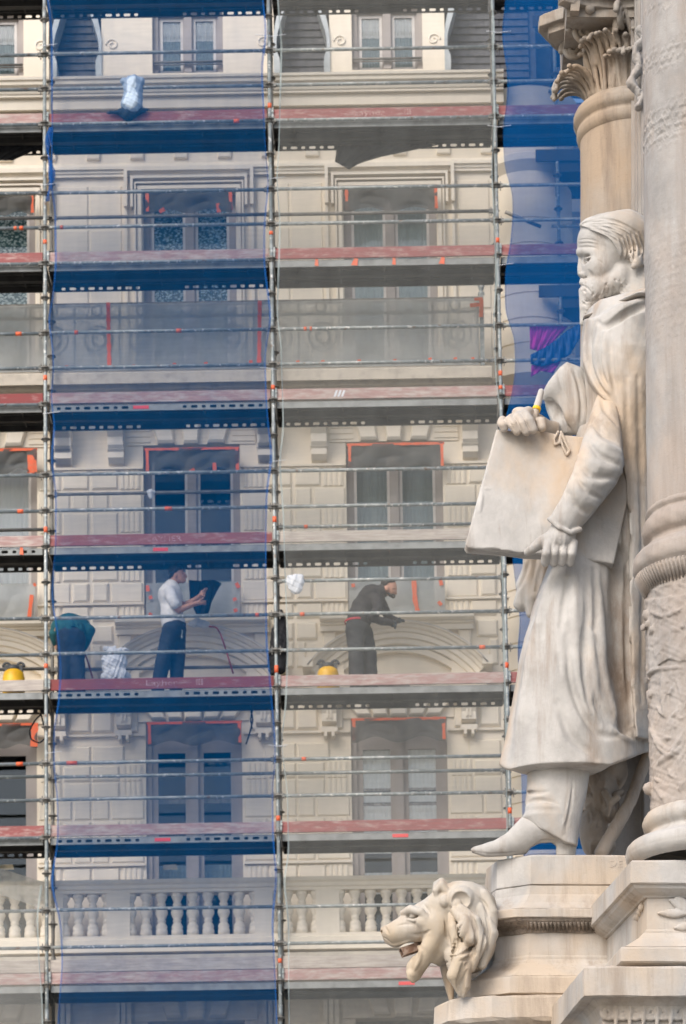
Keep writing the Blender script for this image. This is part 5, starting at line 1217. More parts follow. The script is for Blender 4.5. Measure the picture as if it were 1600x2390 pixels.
lbuild(turned(PX_C, PW_C, [(-520, 1505.6), (-40, 1507.6), (560, 1508.6), (1200, 1510.6)], 60, -math.pi*.54, math.pi*.94), 'shaft_back', M['pinkstone'], fc)
ring = turned(PX_C, PW_C, [(1196, 1511), (1202, 1506), (1209, 1506), (1213, 1511), (1217, 1511), (1222, 1506), (1232, 1500), (1244, 1497), (1256, 1498), (1266, 1503), (1270, 1510), (1276, 1512), (1284, 1508), (1290, 1498), (1298, 1488), (1306, 1482), (1309, 1478), (1326, 1475), (1338, 1476), (1346, 1481), (1350, 1487), (1353, 1487), (1356, 1484), (1366, 1490), (1378, 1500), (1388, 1510), (1396, 1518)], 150, 0, 2*math.pi, lambda a, z: .5*math.sin(z*.2+a*17)+.35*math.sin(a*40), 1)
lbuild(ring, 'shaft_ring', M['pinkstone'], fc)
fl_ = MB()
for k in range(95):
    a = math.pi*.80+k*.066; R1, R2 = l(PX_C, 1370, PW_C)[0]-l(1482, 1370, PW_C)[0], l(PX_C, 1370, PW_C)[0]-l(1508, 1370, PW_C)[0]; z1, z2 = l(PX_C, 1352, PW_C)[2], l(PX_C, 1392, PW_C)[2]; c_ = l(PX_C, 1370, PW_C)[0]
    fl_.tube((c_+R1*math.cos(a), PW_C+R1*math.sin(a), z1), (c_+R2*math.cos(a), PW_C+R2*math.sin(a), z2), 3.2, 6, 0, 2.4)
lbuild(fl_, 'ring_gadroons', M['pinkstone'], fc)
# carved drum
v = vol(1488, 1606, 1385, 1905, -620, -300, 2.6); cc = l(PX_C, 1600, PW_C); Rd = cc[0]-l(1512, 1600, PW_C)[0]
x, y, z = v.ax[0][:, None, None], v.ax[1][None, :, None], v.ax[2][None, None, :]
v.D = (np.sqrt((x-cc[0])**2+(y-PW_C)**2)-(Rd+(z-cc[2])*.012)).astype(np.float32)+0*z; v.D = np.ascontiguousarray(np.broadcast_to(v.D, v.n)).astype(np.float32)
v.layer([(1480, 1400), (1620, 1385), (1620, 1545), (1560, 1540), (1530, 1556), (1505, 1600), (1480, 1590)], 4, 2, 3)
v.line([(1500, 1585), (1510, 1572), (1530, 1562), (1560, 1558), (1606, 1560)], [5, 6, 6, 5, 4], 0, 2)
v.line([(1548, 1562), (1552, 1610), (1550, 1660), (1560, 1690)], [7, 12, 10, 5], .3, 4); v.line([(1506, 1600), (1520, 1630), (1512, 1655)], [6, 8, 4], .2, 3); v.line([(1575, 1580), (1592, 1620), (1600, 1660)], [5, 6, 4], .2, 3)
v.line([(1510, 1660), (1530, 1720), (1560, 1760), (1600, 1700)], [3, 5, 6, 4], .1, 3); v.line([(1530, 1790), (1545, 1770), (1568, 1765), (1595, 1735)], [6, 8, 7, 5], .1, 3); v.line([(1520, 1830), (1540, 1850), (1560, 1880)], [5, 6, 4], .1, 3)
def leafmark(x0, y0_, a, L_):
    """carved leaf: spine and two lobes"""
    c_, s_ = math.cos(a), math.sin(a)
    v.line([(x0, y0_), (x0+L_*.5*c_, y0_+L_*.5*s_), (x0+L_*c_, y0_+L_*s_)], [2.5, 4, 2], .1, 2)
    for sg in (-1, 1): v.line([(x0, y0_), (x0+L_*.45*c_-sg*L_*.26*s_, y0_+L_*.45*s_+sg*L_*.26*c_), (x0+L_*.92*c_, y0_+L_*.92*s_)], [2.5, 5.5, 2.5], .25, 2)
for q in ((1520, 1425, .6, 26), (1548, 1410, 1.2, 30), (1578, 1415, 2.0, 30), (1530, 1470, 2.6, 24), (1560, 1465, .3, 30), (1590, 1450, 1.3, 28), (1520, 1605, 1.7, 30), (1572, 1600, 1.9, 34), (1532, 1650, .9, 26), (1585, 1655, 2.3, 28), (1516, 1700, 1.2, 30), (1546, 1722, .1, 28), (1590, 1760, 1.9, 30), (1525, 1760, 1.8, 26), (1556, 1795, .8, 34), (1590, 1820, 1.7, 30), (1525, 1815, .5, 24), (1546, 1850, 1.4, 26)): leafmark(*q)
v.line([(1506, 1420), (1540, 1440), (1575, 1432), (1606, 1410)], [4, 5, 5, 4], .1, 2); v.line([(1508, 1680), (1535, 1740), (1560, 1770), (1606, 1690)], [4, 6, 6, 4], .1, 2)
for q in ((1503, 1435, 12), (1507, 1456, 8), (1496, 1465, 7), (1515, 1470, 7), (1508, 1840, 12), (1504, 1560, 6)):
    hp = v.hit(q[0]+6, q[1]); hp = l(q[0]+4, q[1], PW_C-20) if hp is None else hp; v.ell(hp, (q[2], q[2], q[2]*1.2), 3)
q = wob(x, y, z, .055, 3)+.6*wob(x, y, z, .13, 8); q = 1-np.minimum(1, np.abs(q)*2.2)
band = np.clip(1-np.abs((z-l(PX_C, 1500, PW_C)[2])/30), 0, 1); v.D = (v.D-1.8*q*(1-.8*band)+.8).astype(np.float32)
v.rough(1.3, .12, 2).rough(.8, .3, 4); v.build('carved_drum', M['pinkstone'], fc)
lbuild(turned(PX_C, PW_C, [(1385, 1516), (1905, 1520)], 96), 'drum_core', M['pinkstone'], fc)
base = turned(PX_C, PW_C, [(1872, 1524), (1888, 1522), (1900, 1514), (1905, 1502), (1914, 1496), (1924, 1493), (1934, 1495), (1942, 1502), (1946, 1508), (1952, 1508), (1960, 1500), (1968, 1486), (1972, 1474), (1975, 1464), (1984, 1456), (1996, 1453), (2010, 1456), (2020, 1464), (2026, 1476)], 160, 0, 2*math.pi, lambda a, z: .4*math.sin(z*.15+a*11), 1)
lbuild(base, 'column_base', M['plinth'], fc)

# rear column with leafy capital
RX, RWC = 1476, 330
rc = thing('column', 'weathered column with leafy Corinthian capital behind the statue head', 'column', tuple(to_world(l(RX, 1900, RWC))))
lbuild(turned(RX, RWC, [(312, 1357), (600, 1356), (1900, 1352)], 90, 0, 2*math.pi, lambda a, z: .6*math.sin(z*.02+a*4), 1), 'shaft', M['ochrestone'], rc)
lbuild(turned(RX, RWC, [(262, 1358), (264, 1352), (270, 1346), (280, 1341), (292, 1341), (300, 1345), (304, 1350), (308, 1352), (312, 1349), (322, 1348), (332, 1351), (338, 1357)], 90, 0, 2*math.pi, lambda a, z: .2*math.sin(a*30), 1), 'astragal', M['ochrestone'], rc)
v = vol(1245, 1520, 18, 285, 60, 480, 2.4); cl_ = l(RX, 150, RWC)
zz = lambda py: l(RX, py, RWC)[2]
for (pa, pb, ra, rb2) in ((285, 200, 104, 106), (200, 110, 106, 118), (110, 60, 118, 128)): v.chain([[cl_[0], RWC, zz(pa)], [cl_[0], RWC, zz(pb)]], [ra, rb2], 0)
x, y, z = v.ax[0][:, None, None], v.ax[1][None, :, None], v.ax[2][None, None, :]
v.D = np.maximum(v.D, np.maximum(z-zz(55), zz(283)-z)).astype(np.float32)
def leaf(ang, path, half, lobes=9, thick=6.0):
    """acanthus leaf: a fluted tongue following (radius, picture row) up the bell and curling over"""
    P_ = np.array(path, float); L = np.r_[0, np.cumsum(np.hypot(np.diff(P_[:, 0]), np.diff(P_[:, 1])))]; u = np.linspace(0, 1, 15); rr = np.interp(u*L[-1], L, P_[:, 0]); zz_ = np.interp(u*L[-1], L, P_[:, 1])
    for _ in range(2): rr[1:-1] = (rr[:-2]+2*rr[1:-1]+rr[2:])/4; zz_[1:-1] = (zz_[:-2]+2*zz_[1:-1]+zz_[2:])/4
    h_ = lobes//2
    for j in range(-h_, h_+1):
        fr_ = j/h_; C = []; wd = half*(.40+.75*np.sin(np.pi*np.clip(u*.72+.14, 0, 1))); end = 15-int(abs(fr_)*4.2)
        for t in range(end):
            a = ang+fr_*wd[t]/120; r_ = rr[t]-fr_*fr_*7+(2.4*math.cos(j*math.pi)); C.append((cl_[0]+r_*math.cos(a), RWC+r_*math.sin(a), zz(zz_[t])-fr_*fr_*5))
        v.chain(C, np.interp(np.linspace(0, 1, end), [0, .6, 1], [thick*.8, thick, thick*.9]), 3.0)
        a = ang+fr_*(wd[end-1]+5)/120; v.ell((cl_[0]+(rr[end-1]+3)*math.cos(a), RWC+(rr[end-1]+3)*math.sin(a), C[-1][2]-1), (7, 7, 6), 3)
small = [(108, 268), (111, 235), (118, 205), (131, 186), (148, 180), (160, 190), (162, 202)]
big = [(108, 268), (112, 225), (118, 180), (130, 150), (150, 134), (170, 140), (176, 156)]
curl = [(108, 268), (112, 240), (124, 212), (146, 192), (174, 186), (196, 198), (204, 220), (198, 240)]
for a, p_, hf in ((3.98, big, 56), (5.0, big, 50), (3.22, curl, 44), (4.5, small, 36), (5.5, small, 36), (2.6, big, 46)): leaf(a, p_, hf)
def spiral(ang, rad, zc_, size, tilt=0.0):
    th = np.linspace(0, 4.4*math.pi, 60); rr = np.linspace(size, size*.16, 60); ca, sa = math.cos(ang), math.sin(ang); P = []
    for t, q, s_ in zip(th, rr, np.linspace(0, 1, 60)):
        dr = q*math.cos(t); dz = q*math.sin(t); off = 10*s_
        P.append((cl_[0]+(rad+dr)*ca-off*sa, RWC+(rad+dr)*sa+off*ca, zc_+dz))
    v.chain(P, np.linspace(8, 5, 60), 1.5)
for a, sz in ((3.62, 36), (4.42, 34), (3.05, 30)): spiral(a, 152, zz(112), sz)
for a, b in ((3.35, 3.62), (4.2, 4.42), (4.75, 4.45), (3.8, 3.64)): v.chain([(cl_[0]+118*math.cos(a), RWC+118*math.sin(a), zz(185)), (cl_[0]+132*math.cos((a+b)/2), RWC+132*math.sin((a+b)/2), zz(130)), (cl_[0]+150*math.cos(b), RWC+150*math.sin(b), zz(80))], [8, 9, 9], 3)
# abacus: two pointed corners with hollowed sides
def slab(poly, w0, w1, z0, z1):
    """plan polygon in local x,y"""
    P = np.array(poly, float); X, Y_ = np.broadcast_to(x, v.n), np.broadcast_to(y, v.n); d = np.full(v.n, 1e9, np.float32); ins_ = np.zeros(v.n, bool)
    for a, b in zip(P, np.roll(P, -1, 0)):
        e = b-a; t = np.clip(((X-a[0])*e[0]+(Y_-a[1])*e[1])/(e@e), 0, 1); d = np.minimum(d, (X-a[0]-t*e[0])**2+(Y_-a[1]-t*e[1])**2); ins_ ^= ((a[1] > Y_) != (b[1] > Y_)) & (X < (b[0]-a[0])*(Y_-a[1])/(b[1]-a[1]+1e-9)+a[0])
    d = np.where(ins_, -np.sqrt(d), np.sqrt(d)); q = np.maximum(d, np.maximum(z-z1, z0-z)); v.mix((slice(None),)*3, q.astype(np.float32), 2)
pa, pb_ = l(1256, 140, 300), l(1284, 50, 150)
plan = [(pa[0], 330), (pa[0]+2, 300), (pa[0]+60, 262), (pb_[0]+40, 190), (pb_[0]-2, 150), (pb_[0]+10, 128), (pb_[0]+70, 150), (pb_[0]+150, 165), (cl_[0]+60, 150), (cl_[0]+60, 470), (pa[0]+80, 470)]
slab(plan, 0, 0, zz(78), zz(52)); ins2 = [(cl_[0]+(a-cl_[0])*.90, RWC+(b-RWC)*.90) for a, b in plan]; slab(ins2, 0, 0, zz(94), zz(76))
v.ell((cl_[0]-150, 265, zz(98)), (13, 13, 13), 3); v.ell((cl_[0]-118, 180, zz(98)), (12, 12, 12), 3)
v.rough(1.2, .09, 2); v.build('leafy_capital', M['ochrestone'], rc)
m = MB(); a, b = l(1322, 34, 180), l(1700, -60, 500)
m.add([(a[0], 185, a[2]-4), (b[0], 185, a[2]-4), (b[0], 500, a[2]-4), (a[0], 500, a[2]-4), (a[0]-18, 165, a[2]+560), (b[0], 165, a[2]+560), (b[0], 500, a[2]+560), (a[0]-18, 500, a[2]+560)], [(0, 3, 2, 1), (4, 5, 6, 7), (0, 1, 5, 4), (1, 2, 6, 5), (2, 3, 7, 6), (3, 0, 4, 7)])
m.add([(a[0]+8, 160, a[2]-2), (a[0]+30, 160, a[2]-2), (a[0]+42, 160, a[2]+120), (a[0]+14, 160, a[2]+120), (a[0]+8, 186, a[2]-2), (a[0]+30, 186, a[2]-2), (a[0]+42, 186, a[2]+120), (a[0]+14, 186, a[2]+120)], [(0, 1, 2, 3), (0, 4, 5, 1), (1, 5, 6, 2), (3, 7, 4, 0)])
lbuild(m, 'entablature_block', M['ochrestone'], rc)

# core pier of the monument between the two columns
cp = thing('pier', 'moulded stone pier squeezed between the two monument columns', 'pier', tuple(to_world(l(1500, 1990, 150))))
m = MB()
for (xa, xb, w0) in ((1474, 1486, 190), (1483, 1492, 165), (1489, 1500, 140), (1498, 1700, 110)):
    a, b, c_ = l(xa, 700, w0), l(xb, 700, w0), l(1500, 2060, w0); t_ = l(1500, -520, w0); m.box(a[0], b[0], w0, 460, c_[2], t_[2])
a, b, c_, t_ = l(1428, 1850, 150), l(1500, 1850, 150), l(1500, 2060, 150), l(1500, 1640, 150); m.box(a[0], b[0], 150, 455, c_[2], t_[2])
lbuild(m, 'pier_shaft', M['pinkstone'], cp)
v = vol(1462, 1520, 60, 330, 20, 200, 2.2); r2 = np.random.default_rng(12)
for k in range(30):
    y = 70+k*6.2; xx_ = 1492+8*math.sin(k*.55)-6*math.exp(-((k-18)/7)**2)*2; v.ell(l(xx_, y, 110), (8+3*math.sin(k*1.3)+2, 16, 9), 4)
for k in range(20): v.groove([(1478+r2.uniform(0, 26), 75+k*9), (1490+r2.uniform(-8, 10), 84+k*9)], [2, 3], 2)
v.rough(1.6, .12, 3); v.build('carved_strip', M['pinkstone'], cp)

# ---- pedestals
ped = thing('pedestal', 'stepped pale marble pedestal under the statue, sooty moulding', 'pedestal', tuple(to_world(l(1300, 2390, -40))))
WF = -158
def course(name, rows, parent, mat, xs=(1238, 1160, 1137), wf=WF, dep=(45, 115), xr=1640, chip=0.0):
    """ring of stone with the plan's chamfered left end; rows: (py, px shift of the left end outward, forward shift)"""
    m = MB(); rings = []
    for py, out, fwd in rows:
        w = wf-fwd; a = l(xs[0]-out*.8, py, w); z_ = a[2]
        pts = [(l(xr, py, w)[0], w), (a[0], w), (l(xs[1]-out, py, w)[0], w+dep[0]), (l(xs[2]-out*1.1, py, w)[0], w+dep[1]), (l(xs[2]-out*1.1, py, w)[0], 430), (l(xr, py, w)[0], 430), (l(xr, py, w)[0], w)]
        ref = ref if rings else pts
        # subdivide so edges can be a little uneven
        q = []
        for i_, (p0, p1) in enumerate(zip(pts[:-1], pts[1:])):
            pl0, pl1 = ref[i_], ref[i_+1]; n = max(1, int(round(math.dist(pl0, pl1)/14)))
            for j in range(n): q.append((p0[0]+(p1[0]-p0[0])*j/n, p0[1]+(p1[1]-p0[1])*j/n))
        q.append(pts[-1]); rings.append([(px_, w_+chip*.5*math.sin(px_*.031+rows[0][0]), z_+chip*.9*(math.sin(px_*.037+py)+.6*math.sin(px_*.11+py*2))) for px_, w_ in q])
    n = min(len(r) for r in rings); rings = [[r[min(len(r)-1, int(round(i*(len(r)-1)/(n-1))))] for i in range(n)] for r in rings]
    m.sheet(rings[::-1], smooth=False)
    m.add(rings[0], [tuple(range(n))[::-1]]); m.add(rings[-1], [tuple(range(n))])
    return lbuild(m, name, mat, parent)
PM_ = M['plinth']
def shift(dx): return (1238-dx*.2, 1160-dx, 1137-dx)
course('name_block', [(1995, -3, -3), (1998, 0, 0), (2062, 0, 0), (2064, -2, -2)], ped, PM_, chip=.5)
course('upper_step', [(2066, 3, 3), (2086, 4, 4), (2090, 6, 6), (2104, 14, 12), (2114, 24, 22), (2118, 30, 26)], ped, PM_, chip=.4)
course('ledge', [(2119, 40, 36), (2121, 42, 38), (2138, 42, 38), (2140, 40, 36)], ped, PM_, chip=.6)
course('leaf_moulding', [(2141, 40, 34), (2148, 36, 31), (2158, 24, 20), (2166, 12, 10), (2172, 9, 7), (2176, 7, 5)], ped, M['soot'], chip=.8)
course('die', [(2176, 5, 2), (2228, 5, 2), (2232, 8, 4), (2238, 8, 4)], ped, PM_, chip=.4)
course('base_moulding', [(2238, 9, 6), (2246, 14, 10), (2254, 24, 18), (2262, 36, 28), (2270, 44, 34), (2276, 48, 38)], ped, PM_, chip=.4)
course('base_block', [(2277, 60, 46), (2280, 62, 48), (2316, 62, 48), (2319, 58, 44)], ped, PM_, chip=.6)
course('lower_slab', [(2322, 108, 74), (2326, 112, 78), (2372, 114, 80), (2380, 108, 76), (2396, 92, 60)], ped, PM_, chip=1.6)
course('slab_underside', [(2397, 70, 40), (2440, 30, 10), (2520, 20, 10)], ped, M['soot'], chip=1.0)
# carved tongues of the sooty moulding
tg = MB()
for k in range(26):
    px = 1165+k*9.2; fw = 45 if px < 1240 else 0; w_ = WF-24+(max(0, (1238-px))*.56); p0, p1 = l(px, 2150, w_-4), l(px+2, 2171, w_+14); tg.tube(p0, p1, 4.4, 7, 0, 2.2)
tg.build; lbuild(tg, 'leaf_tongues', M['soot'], ped)
# the carved letters at the block's right end
def relief_text(txt, px, py, w, size, parent, mat):
    cu = bpy.data.curves.new('carved_letters', 'FONT'); cu.body = txt; cu.size = size; cu.resolution_u = 3; cu.space_character = 1.25
    tmp = bpy.data.objects.new('tmp', cu); COL.objects.link(tmp); dg = bpy.context.evaluated_depsgraph_get(); dg.update()
    me = bpy.data.meshes.new_from_object(tmp.evaluated_get(dg)); bpy.data.objects.remove(tmp, do_unlink=True)
    me.transform(Matrix.Rotation(math.pi/2, 4, 'X')); me.materials.clear(); me.materials.append(mat)
    o = bpy.data.objects.new('carved_letters', me); COL.objects.link(o); p = to_world(l(px, py, w)); o.location = p; put(o, parent); return o
relief_text('DE', 1421, 2023, WF-.8, 23*SP, ped, plain('letter_shade', (.47, .40, .33), .8))
# column pedestal, standing forward
cpd = thing('pedestal', 'forward stepped marble pedestal under the big right column', 'pedestal', tuple(to_world(l(1560, 2390, -480))))
W2 = -560
def pier_course(name, rows, mat, chip=.4):
    """rows: (py, px of the front corner at the forward face, px of the inner end, forward shift)"""
    m = MB(); rings = []
    for py, xf, xb, fwd in rows:
        w = W2-fwd; a = l(xf, py, w); z_ = a[2]; bx_ = a[0]-(xf-xb)*1.0; R_x = l(1870, py, w)[0]; pts = [(R_x, w), (a[0], w), (bx_, WF+10), (bx_, 120), (R_x, 120), (R_x, w)]; q = []
        for (p0, p1), n in zip(zip(pts[:-1], pts[1:]), (16, 16, 4, 4, 4)):
            for j in range(n): q.append((p0[0]+(p1[0]-p0[0])*j/n, p0[1]+(p1[1]-p0[1])*j/n))
        q.append(pts[-1]); rings.append([(px_, w_, z_+chip*(math.sin(px_*.041+w_*.03+py)+.5*math.sin(px_*.12+w_*.09+py*2))) for px_, w_ in q])
    n = len(rings[0]); m.sheet(rings[::-1], smooth=False); m.add(rings[0], [tuple(range(n))[::-1]]); m.add(rings[-1], [tuple(range(n))]); return lbuild(m, name, mat, cpd)
pier_course('cap_slab', [(2007, 1475, 1405, -3), (2011, 1471, 1400, 0), (2059, 1471, 1400, 0), (2062, 1474, 1404, -3)], PM_)
pier_course('cap_moulding', [(2062, 1476, 1408, -6), (2072, 1480, 1414, -10), (2082, 1490, 1424, -20), (2090, 1500, 1434, -30), (2094, 1503, 1436, -32)], M['plinth'])
pier_course('die', [(2094, 1509, 1442, -36), (2168, 1509, 1442, -36), (2172, 1504, 1438, -32), (2176, 1504, 1438, -32)], PM_)
pier_course('base_moulding', [(2176, 1502, 1436, -30), (2188, 1490, 1424, -20), (2200, 1472, 1408, -6), (2208, 1458, 1394, 4)], PM_)
pier_course('base_block', [(2209, 1450, 1386, 8), (2213, 1448, 1384, 10), (2242, 1448, 1384, 10), (2246, 1452, 1388, 6)], PM_)
pier_course('lower_slab', [(2254, 1366, 1302, 56), (2258, 1362, 1298, 60), (2322, 1362, 1298, 60), (2325, 1366, 1302, 56)], PM_, .8)
pier_course('carved_frieze', [(2326, 1384, 1316, 40), (2346, 1396, 1330, 20), (2372, 1404, 1336, 8), (2420, 1408, 1340, 6), (2560, 1410, 1340, 4)], M['plinth'])
# laurel leaves carved on the die, ornament in the corner, scrolls of the frieze
v = vol(1440, 1610, 2080, 2190, -600, -250, 2.2)
wv = W2+36
for (x0, y0_, x1, y1_) in ((1600, 2125, 1566, 2101), (1600, 2132, 1540, 2131), (1610, 2120, 1580, 2096), (1612, 2160, 1578, 2165)):
    for t in np.linspace(0, 1, 8): v.ell(l(x0+(x1-x0)*t, y0_+(y1_-y0_)*t, wv-3), (7, 6, 2.5+8*math.sin(math.pi*min(1, t*.9+.06))), 3)
v.build('carved_laurel', PM_, cpd)
v = vol(1440, 1520, 2090, 2200, -560, -160, 2.4)
for k in range(12):
    t = k/11; a_ = l(1500-42*t, 2100+70*t, -480+260*t); v.ell((a_[0], a_[1], a_[2]+8*math.sin(k*2)), (9, 14, 11), 4); 
    v.ell((a_[0]-5, a_[1]-8, a_[2]-24+5*math.cos(k*1.7)), (7, 10, 9), 3)
v.rough(1.5, .1, 3); v.build('corner_festoon', PM_, cpd)
v = vol(1385, 1610, 2324, 2400, -640, -480, 2.2); hp_w = W2-14
for k in range(7):
    c0 = 1420+k*32; th_ = np.linspace(0, 3.4*math.pi, 26); rr = np.linspace(17, 4, 26); s_ = 1 if k % 2 else -1
    v.chain([l(c0+s_*q*math.cos(t), 2362+q*math.sin(t), hp_w) for t, q in zip(th_, rr)], [5]*26, 2); v.chain([l(c0+16, 2334, hp_w), l(c0+18, 2362, hp_w-3), l(c0+16, 2392, hp_w)], [4, 6, 4], 3)
v.rough(1.0, .12, 3); v.build('frieze_scrolls', PM_, cpd)

# ---- lion head spout
lion = thing('lion_head', 'roaring marble lion head jutting left from the statue pedestal', 'lion head', tuple(to_world(l(1120, 2320, -120))))
LW = -150
v = vol(880, 1170, 2042, 2345, -290, 10, 1.9)
e = lambda px, py, dw, r, k=8, **kw: v.ell(l(px, py, LW+dw), r, k, **kw)
e(1085, 2120, 0, (72, 82, 66), 0); e(1095, 2190, 5, (62, 90, 80), 14); e(1035, 2125, 0, (50, 62, 52), 12)               # skull, neck
v.chain([l(1030, 2126, LW), l(975, 2146, LW), l(915, 2172, LW)], [46, 36, 22], 10)                                      # bridge of the nose
e(925, 2180, 0, (38, 38, 30), 12, ry=-.35); e(960, 2172, 0, (40, 44, 34), 14, ry=-.35); e(893, 2170, 0, (9, 20, 9), 6)
v.chain([l(1040, 2200, LW), l(1005, 2228, LW), l(972, 2258, LW), l(960, 2284, LW)], [44, 33, 24, 15], 8); e(960, 2276, 0, (14, 22, 15), 6)                # lower jaw
for s_ in (-1, 1): v.chain([l(1020, 2175, LW+s_*36), l(1000, 2212, LW+s_*28), l(978, 2248, LW+s_*14)], [22, 20, 14], 12)
for s_ in (-1, 1): e(1012, 2155, s_*40, (34, 22, 30), 10); e(990, 2150, s_*46, (20, 12, 14), 6)                        # cheeks
v.clip([(886, 2172), (890, 2163), (912, 2152), (938, 2136), (941, 2128), (958, 2117), (990, 2097), (1012, 2080), (1015, 2056), (1026, 2050), (1049, 2050), (1060, 2055), (1100, 2057), (1130, 2068), (1150, 2090), (1165, 2100), (1165, 2260), (1130, 2285), (1105, 2315), (1096, 2330), (1070, 2334), (1040, 2336), (1036, 2270), (1020, 2252), (1005, 2246), (990, 2268), (978, 2288), (962, 2294), (950, 2284), (944, 2262), (950, 2240), (966, 2230), (978, 2216), (966, 2197), (948, 2200), (930, 2210), (918, 2212), (898, 2200), (892, 2185)], 2.5)
v.chain([l(955, 2216, LW-30), l(978, 2214, LW), l(955, 2216, LW+30)], [10, 17, 10], 4, True)
for s_ in (-1, 1):
    e(958, 2138, s_*40, (15, 12, 9), 4, cut=True, ry=-.5); e(964, 2138, s_*34, (9, 9, 7), 1.5)
    v.chain([l(940, 2130, LW+s_*24), l(958, 2122, LW+s_*40), l(982, 2128, LW+s_*52), l(994, 2142, LW+s_*54)], [7, 10, 9, 6], 4)       # brow
    v.chain([l(950, 2145, LW+s_*40), l(966, 2148, LW+s_*46), l(980, 2142, LW+s_*50)], [3, 4, 3], 2)
    e(893, 2174, s_*12, (5, 6, 4.5), 1.5, cut=True)
    e(1076, 2098, s_*72, (31, 20, 29), 4, ry=.3); e(1074, 2101, s_*90, (22, 15, 21), 3, cut=True, ry=.3); e(1066, 2112, s_*76, (12, 9, 14), 3); e(1037, 2103, s_*64, (12, 12, 15), 3)
for k in range(7): v.chain([l(1046, 2072+4*abs(k-3), LW-54+18*k), l(1030, 2058+3*abs(k-3), LW-54+18*k), l(1017, 2064+5*abs(k-3), LW-52+17*k), l(1020, 2078+5*abs(k-3), LW-50+16*k)], [9, 10, 8, 5], 2.5)   # forelock
# mane: thick cut locks
for pts, r in (([(1060, 2125, -82), (1085, 2150, -98), (1098, 2190, -98), (1085, 2205, -92)], [10, 15, 17, 8]), ([(1075, 2120, -85), (1108, 2150, -95), (1120, 2200, -88), (1100, 2262, -80)], [10, 15, 16, 8]), ([(1085, 2205, -88), (1075, 2235, -92), (1060, 2275, -86), (1073, 2322, -72)], [10, 18, 18, 5]), ([(1100, 2225, -80), (1085, 2262, -84), (1086, 2300, -76), (1080, 2325, -70)], [10, 15, 12, 4]), ([(1040, 2225, 30), (1046, 2280, 40), (1052, 2330, 40)], [20, 15, 6]), ([(1122, 2120, -62), (1143, 2180, -66), (1125, 2252, -64)], [16, 19, 10]), ([(1062, 2230, -30), (1075, 2290, -40)], [26, 20]), ([(1100, 2068, -40), (1128, 2090, -56), (1146, 2130, -60), (1148, 2180, -58)], [10, 15, 16, 10]), ([(1050, 2135, -76), (1056, 2165, -86), (1066, 2205, -86), (1052, 2238, -70)], [7, 11, 12, 5])):
    v.chain([l(a, b, LW+c) for a, b, c in pts], r, 2.5)
v.ell(l(1082, 2168, LW-104), (17, 12, 22), 2, ry=.2)
for k in range(12): v.groove([(1036+k*2.8, 2248-k*7), (1050+k*2.2, 2243-k*7), (1060+k*1.8, 2230-k*7)], [1.5, 3, 1.5], 1.5, -.05)
for pts in ([(1060, 2232), (1090, 2222), (1110, 2200)], [(1068, 2244), (1095, 2236), (1112, 2222)], [(1070, 2270), (1066, 2300), (1078, 2322)], [(1096, 2128), (1112, 2165), (1112, 2215)], [(1037, 2140), (1042, 2180), (1052, 2210)], [(1118, 2130), (1132, 2180), (1118, 2250)], [(1090, 2262), (1078, 2290), (1082, 2315)], [(1070, 2135), (1066, 2170), (1080, 2200)], [(1130, 2120), (1141, 2170), (1134, 2230)], [(1112, 2088), (1134, 2112), (1142, 2150)], [(1102, 2150), (1110, 2190), (1100, 2240)], [(1082, 2240), (1072, 2275), (1076, 2310)], [(1066, 2160), (1074, 2190), (1064, 2226)]): v.groove(pts, [2, 4.5, 3], 2.5, 0)
for pts in ([(1002, 2172), (978, 2184), (962, 2180)], [(985, 2108), (1000, 2122), (1004, 2140)], [(928, 2160), (950, 2154), (968, 2158)]): v.groove(pts, [1.5, 3.4, 2], 4)
v.groove([(889, 2184), (902, 2190), (914, 2202)], [2, 3, 2], 2); v.groove([(896, 2160), (900, 2172), (908, 2180)], [1.5, 3, 1.5], 3); 
v.line([(962, 2194), (978, 2206), (984, 2225), (974, 2250), (962, 2272)], [3, 5, 5, 5, 3], .2, 3); v.line([(900, 2198), (920, 2206), (948, 2196), (964, 2194)], [3, 4, 4, 3], .3, 3)
v.rough(.7, .06, 3); v.build('lion_mask', M['marblelion'], lion)
m = MB(); P0, P1 = l(975, 2210, LW), l(936, 2223, LW-12); ax_ = (P1-P0)/np.linalg.norm(P1-P0); up_ = np.array([ax_[2], 0, -ax_[0]]); up_ = up_ if up_[2] > 0 else -up_; sd_ = np.cross(ax_, up_)
def sq(p, r): return [p+up_*r+sd_*r, p+up_*r-sd_*r, p-up_*r-sd_*r, p-up_*r+sd_*r]
vv_ = sq(P0, 10)+sq(P1, 10)+sq(P1, 7.5)+sq(P0, 7.5)
m.add(vv_, [(0, 1, 5, 4), (1, 2, 6, 5), (2, 3, 7, 6), (3, 0, 4, 7), (4, 5, 9, 8), (5, 6, 10, 9), (6, 7, 11, 10), (7, 4, 8, 11), (8, 9, 13, 12), (9, 10, 14, 13), (10, 11, 15, 14), (11, 8, 12, 15)])
lbuild(m, 'water_spout', plain('rusty_lead', (.16, .09, .055), .7, (.28, .20, .15), 40, .45, .6, bump=.5), lion)
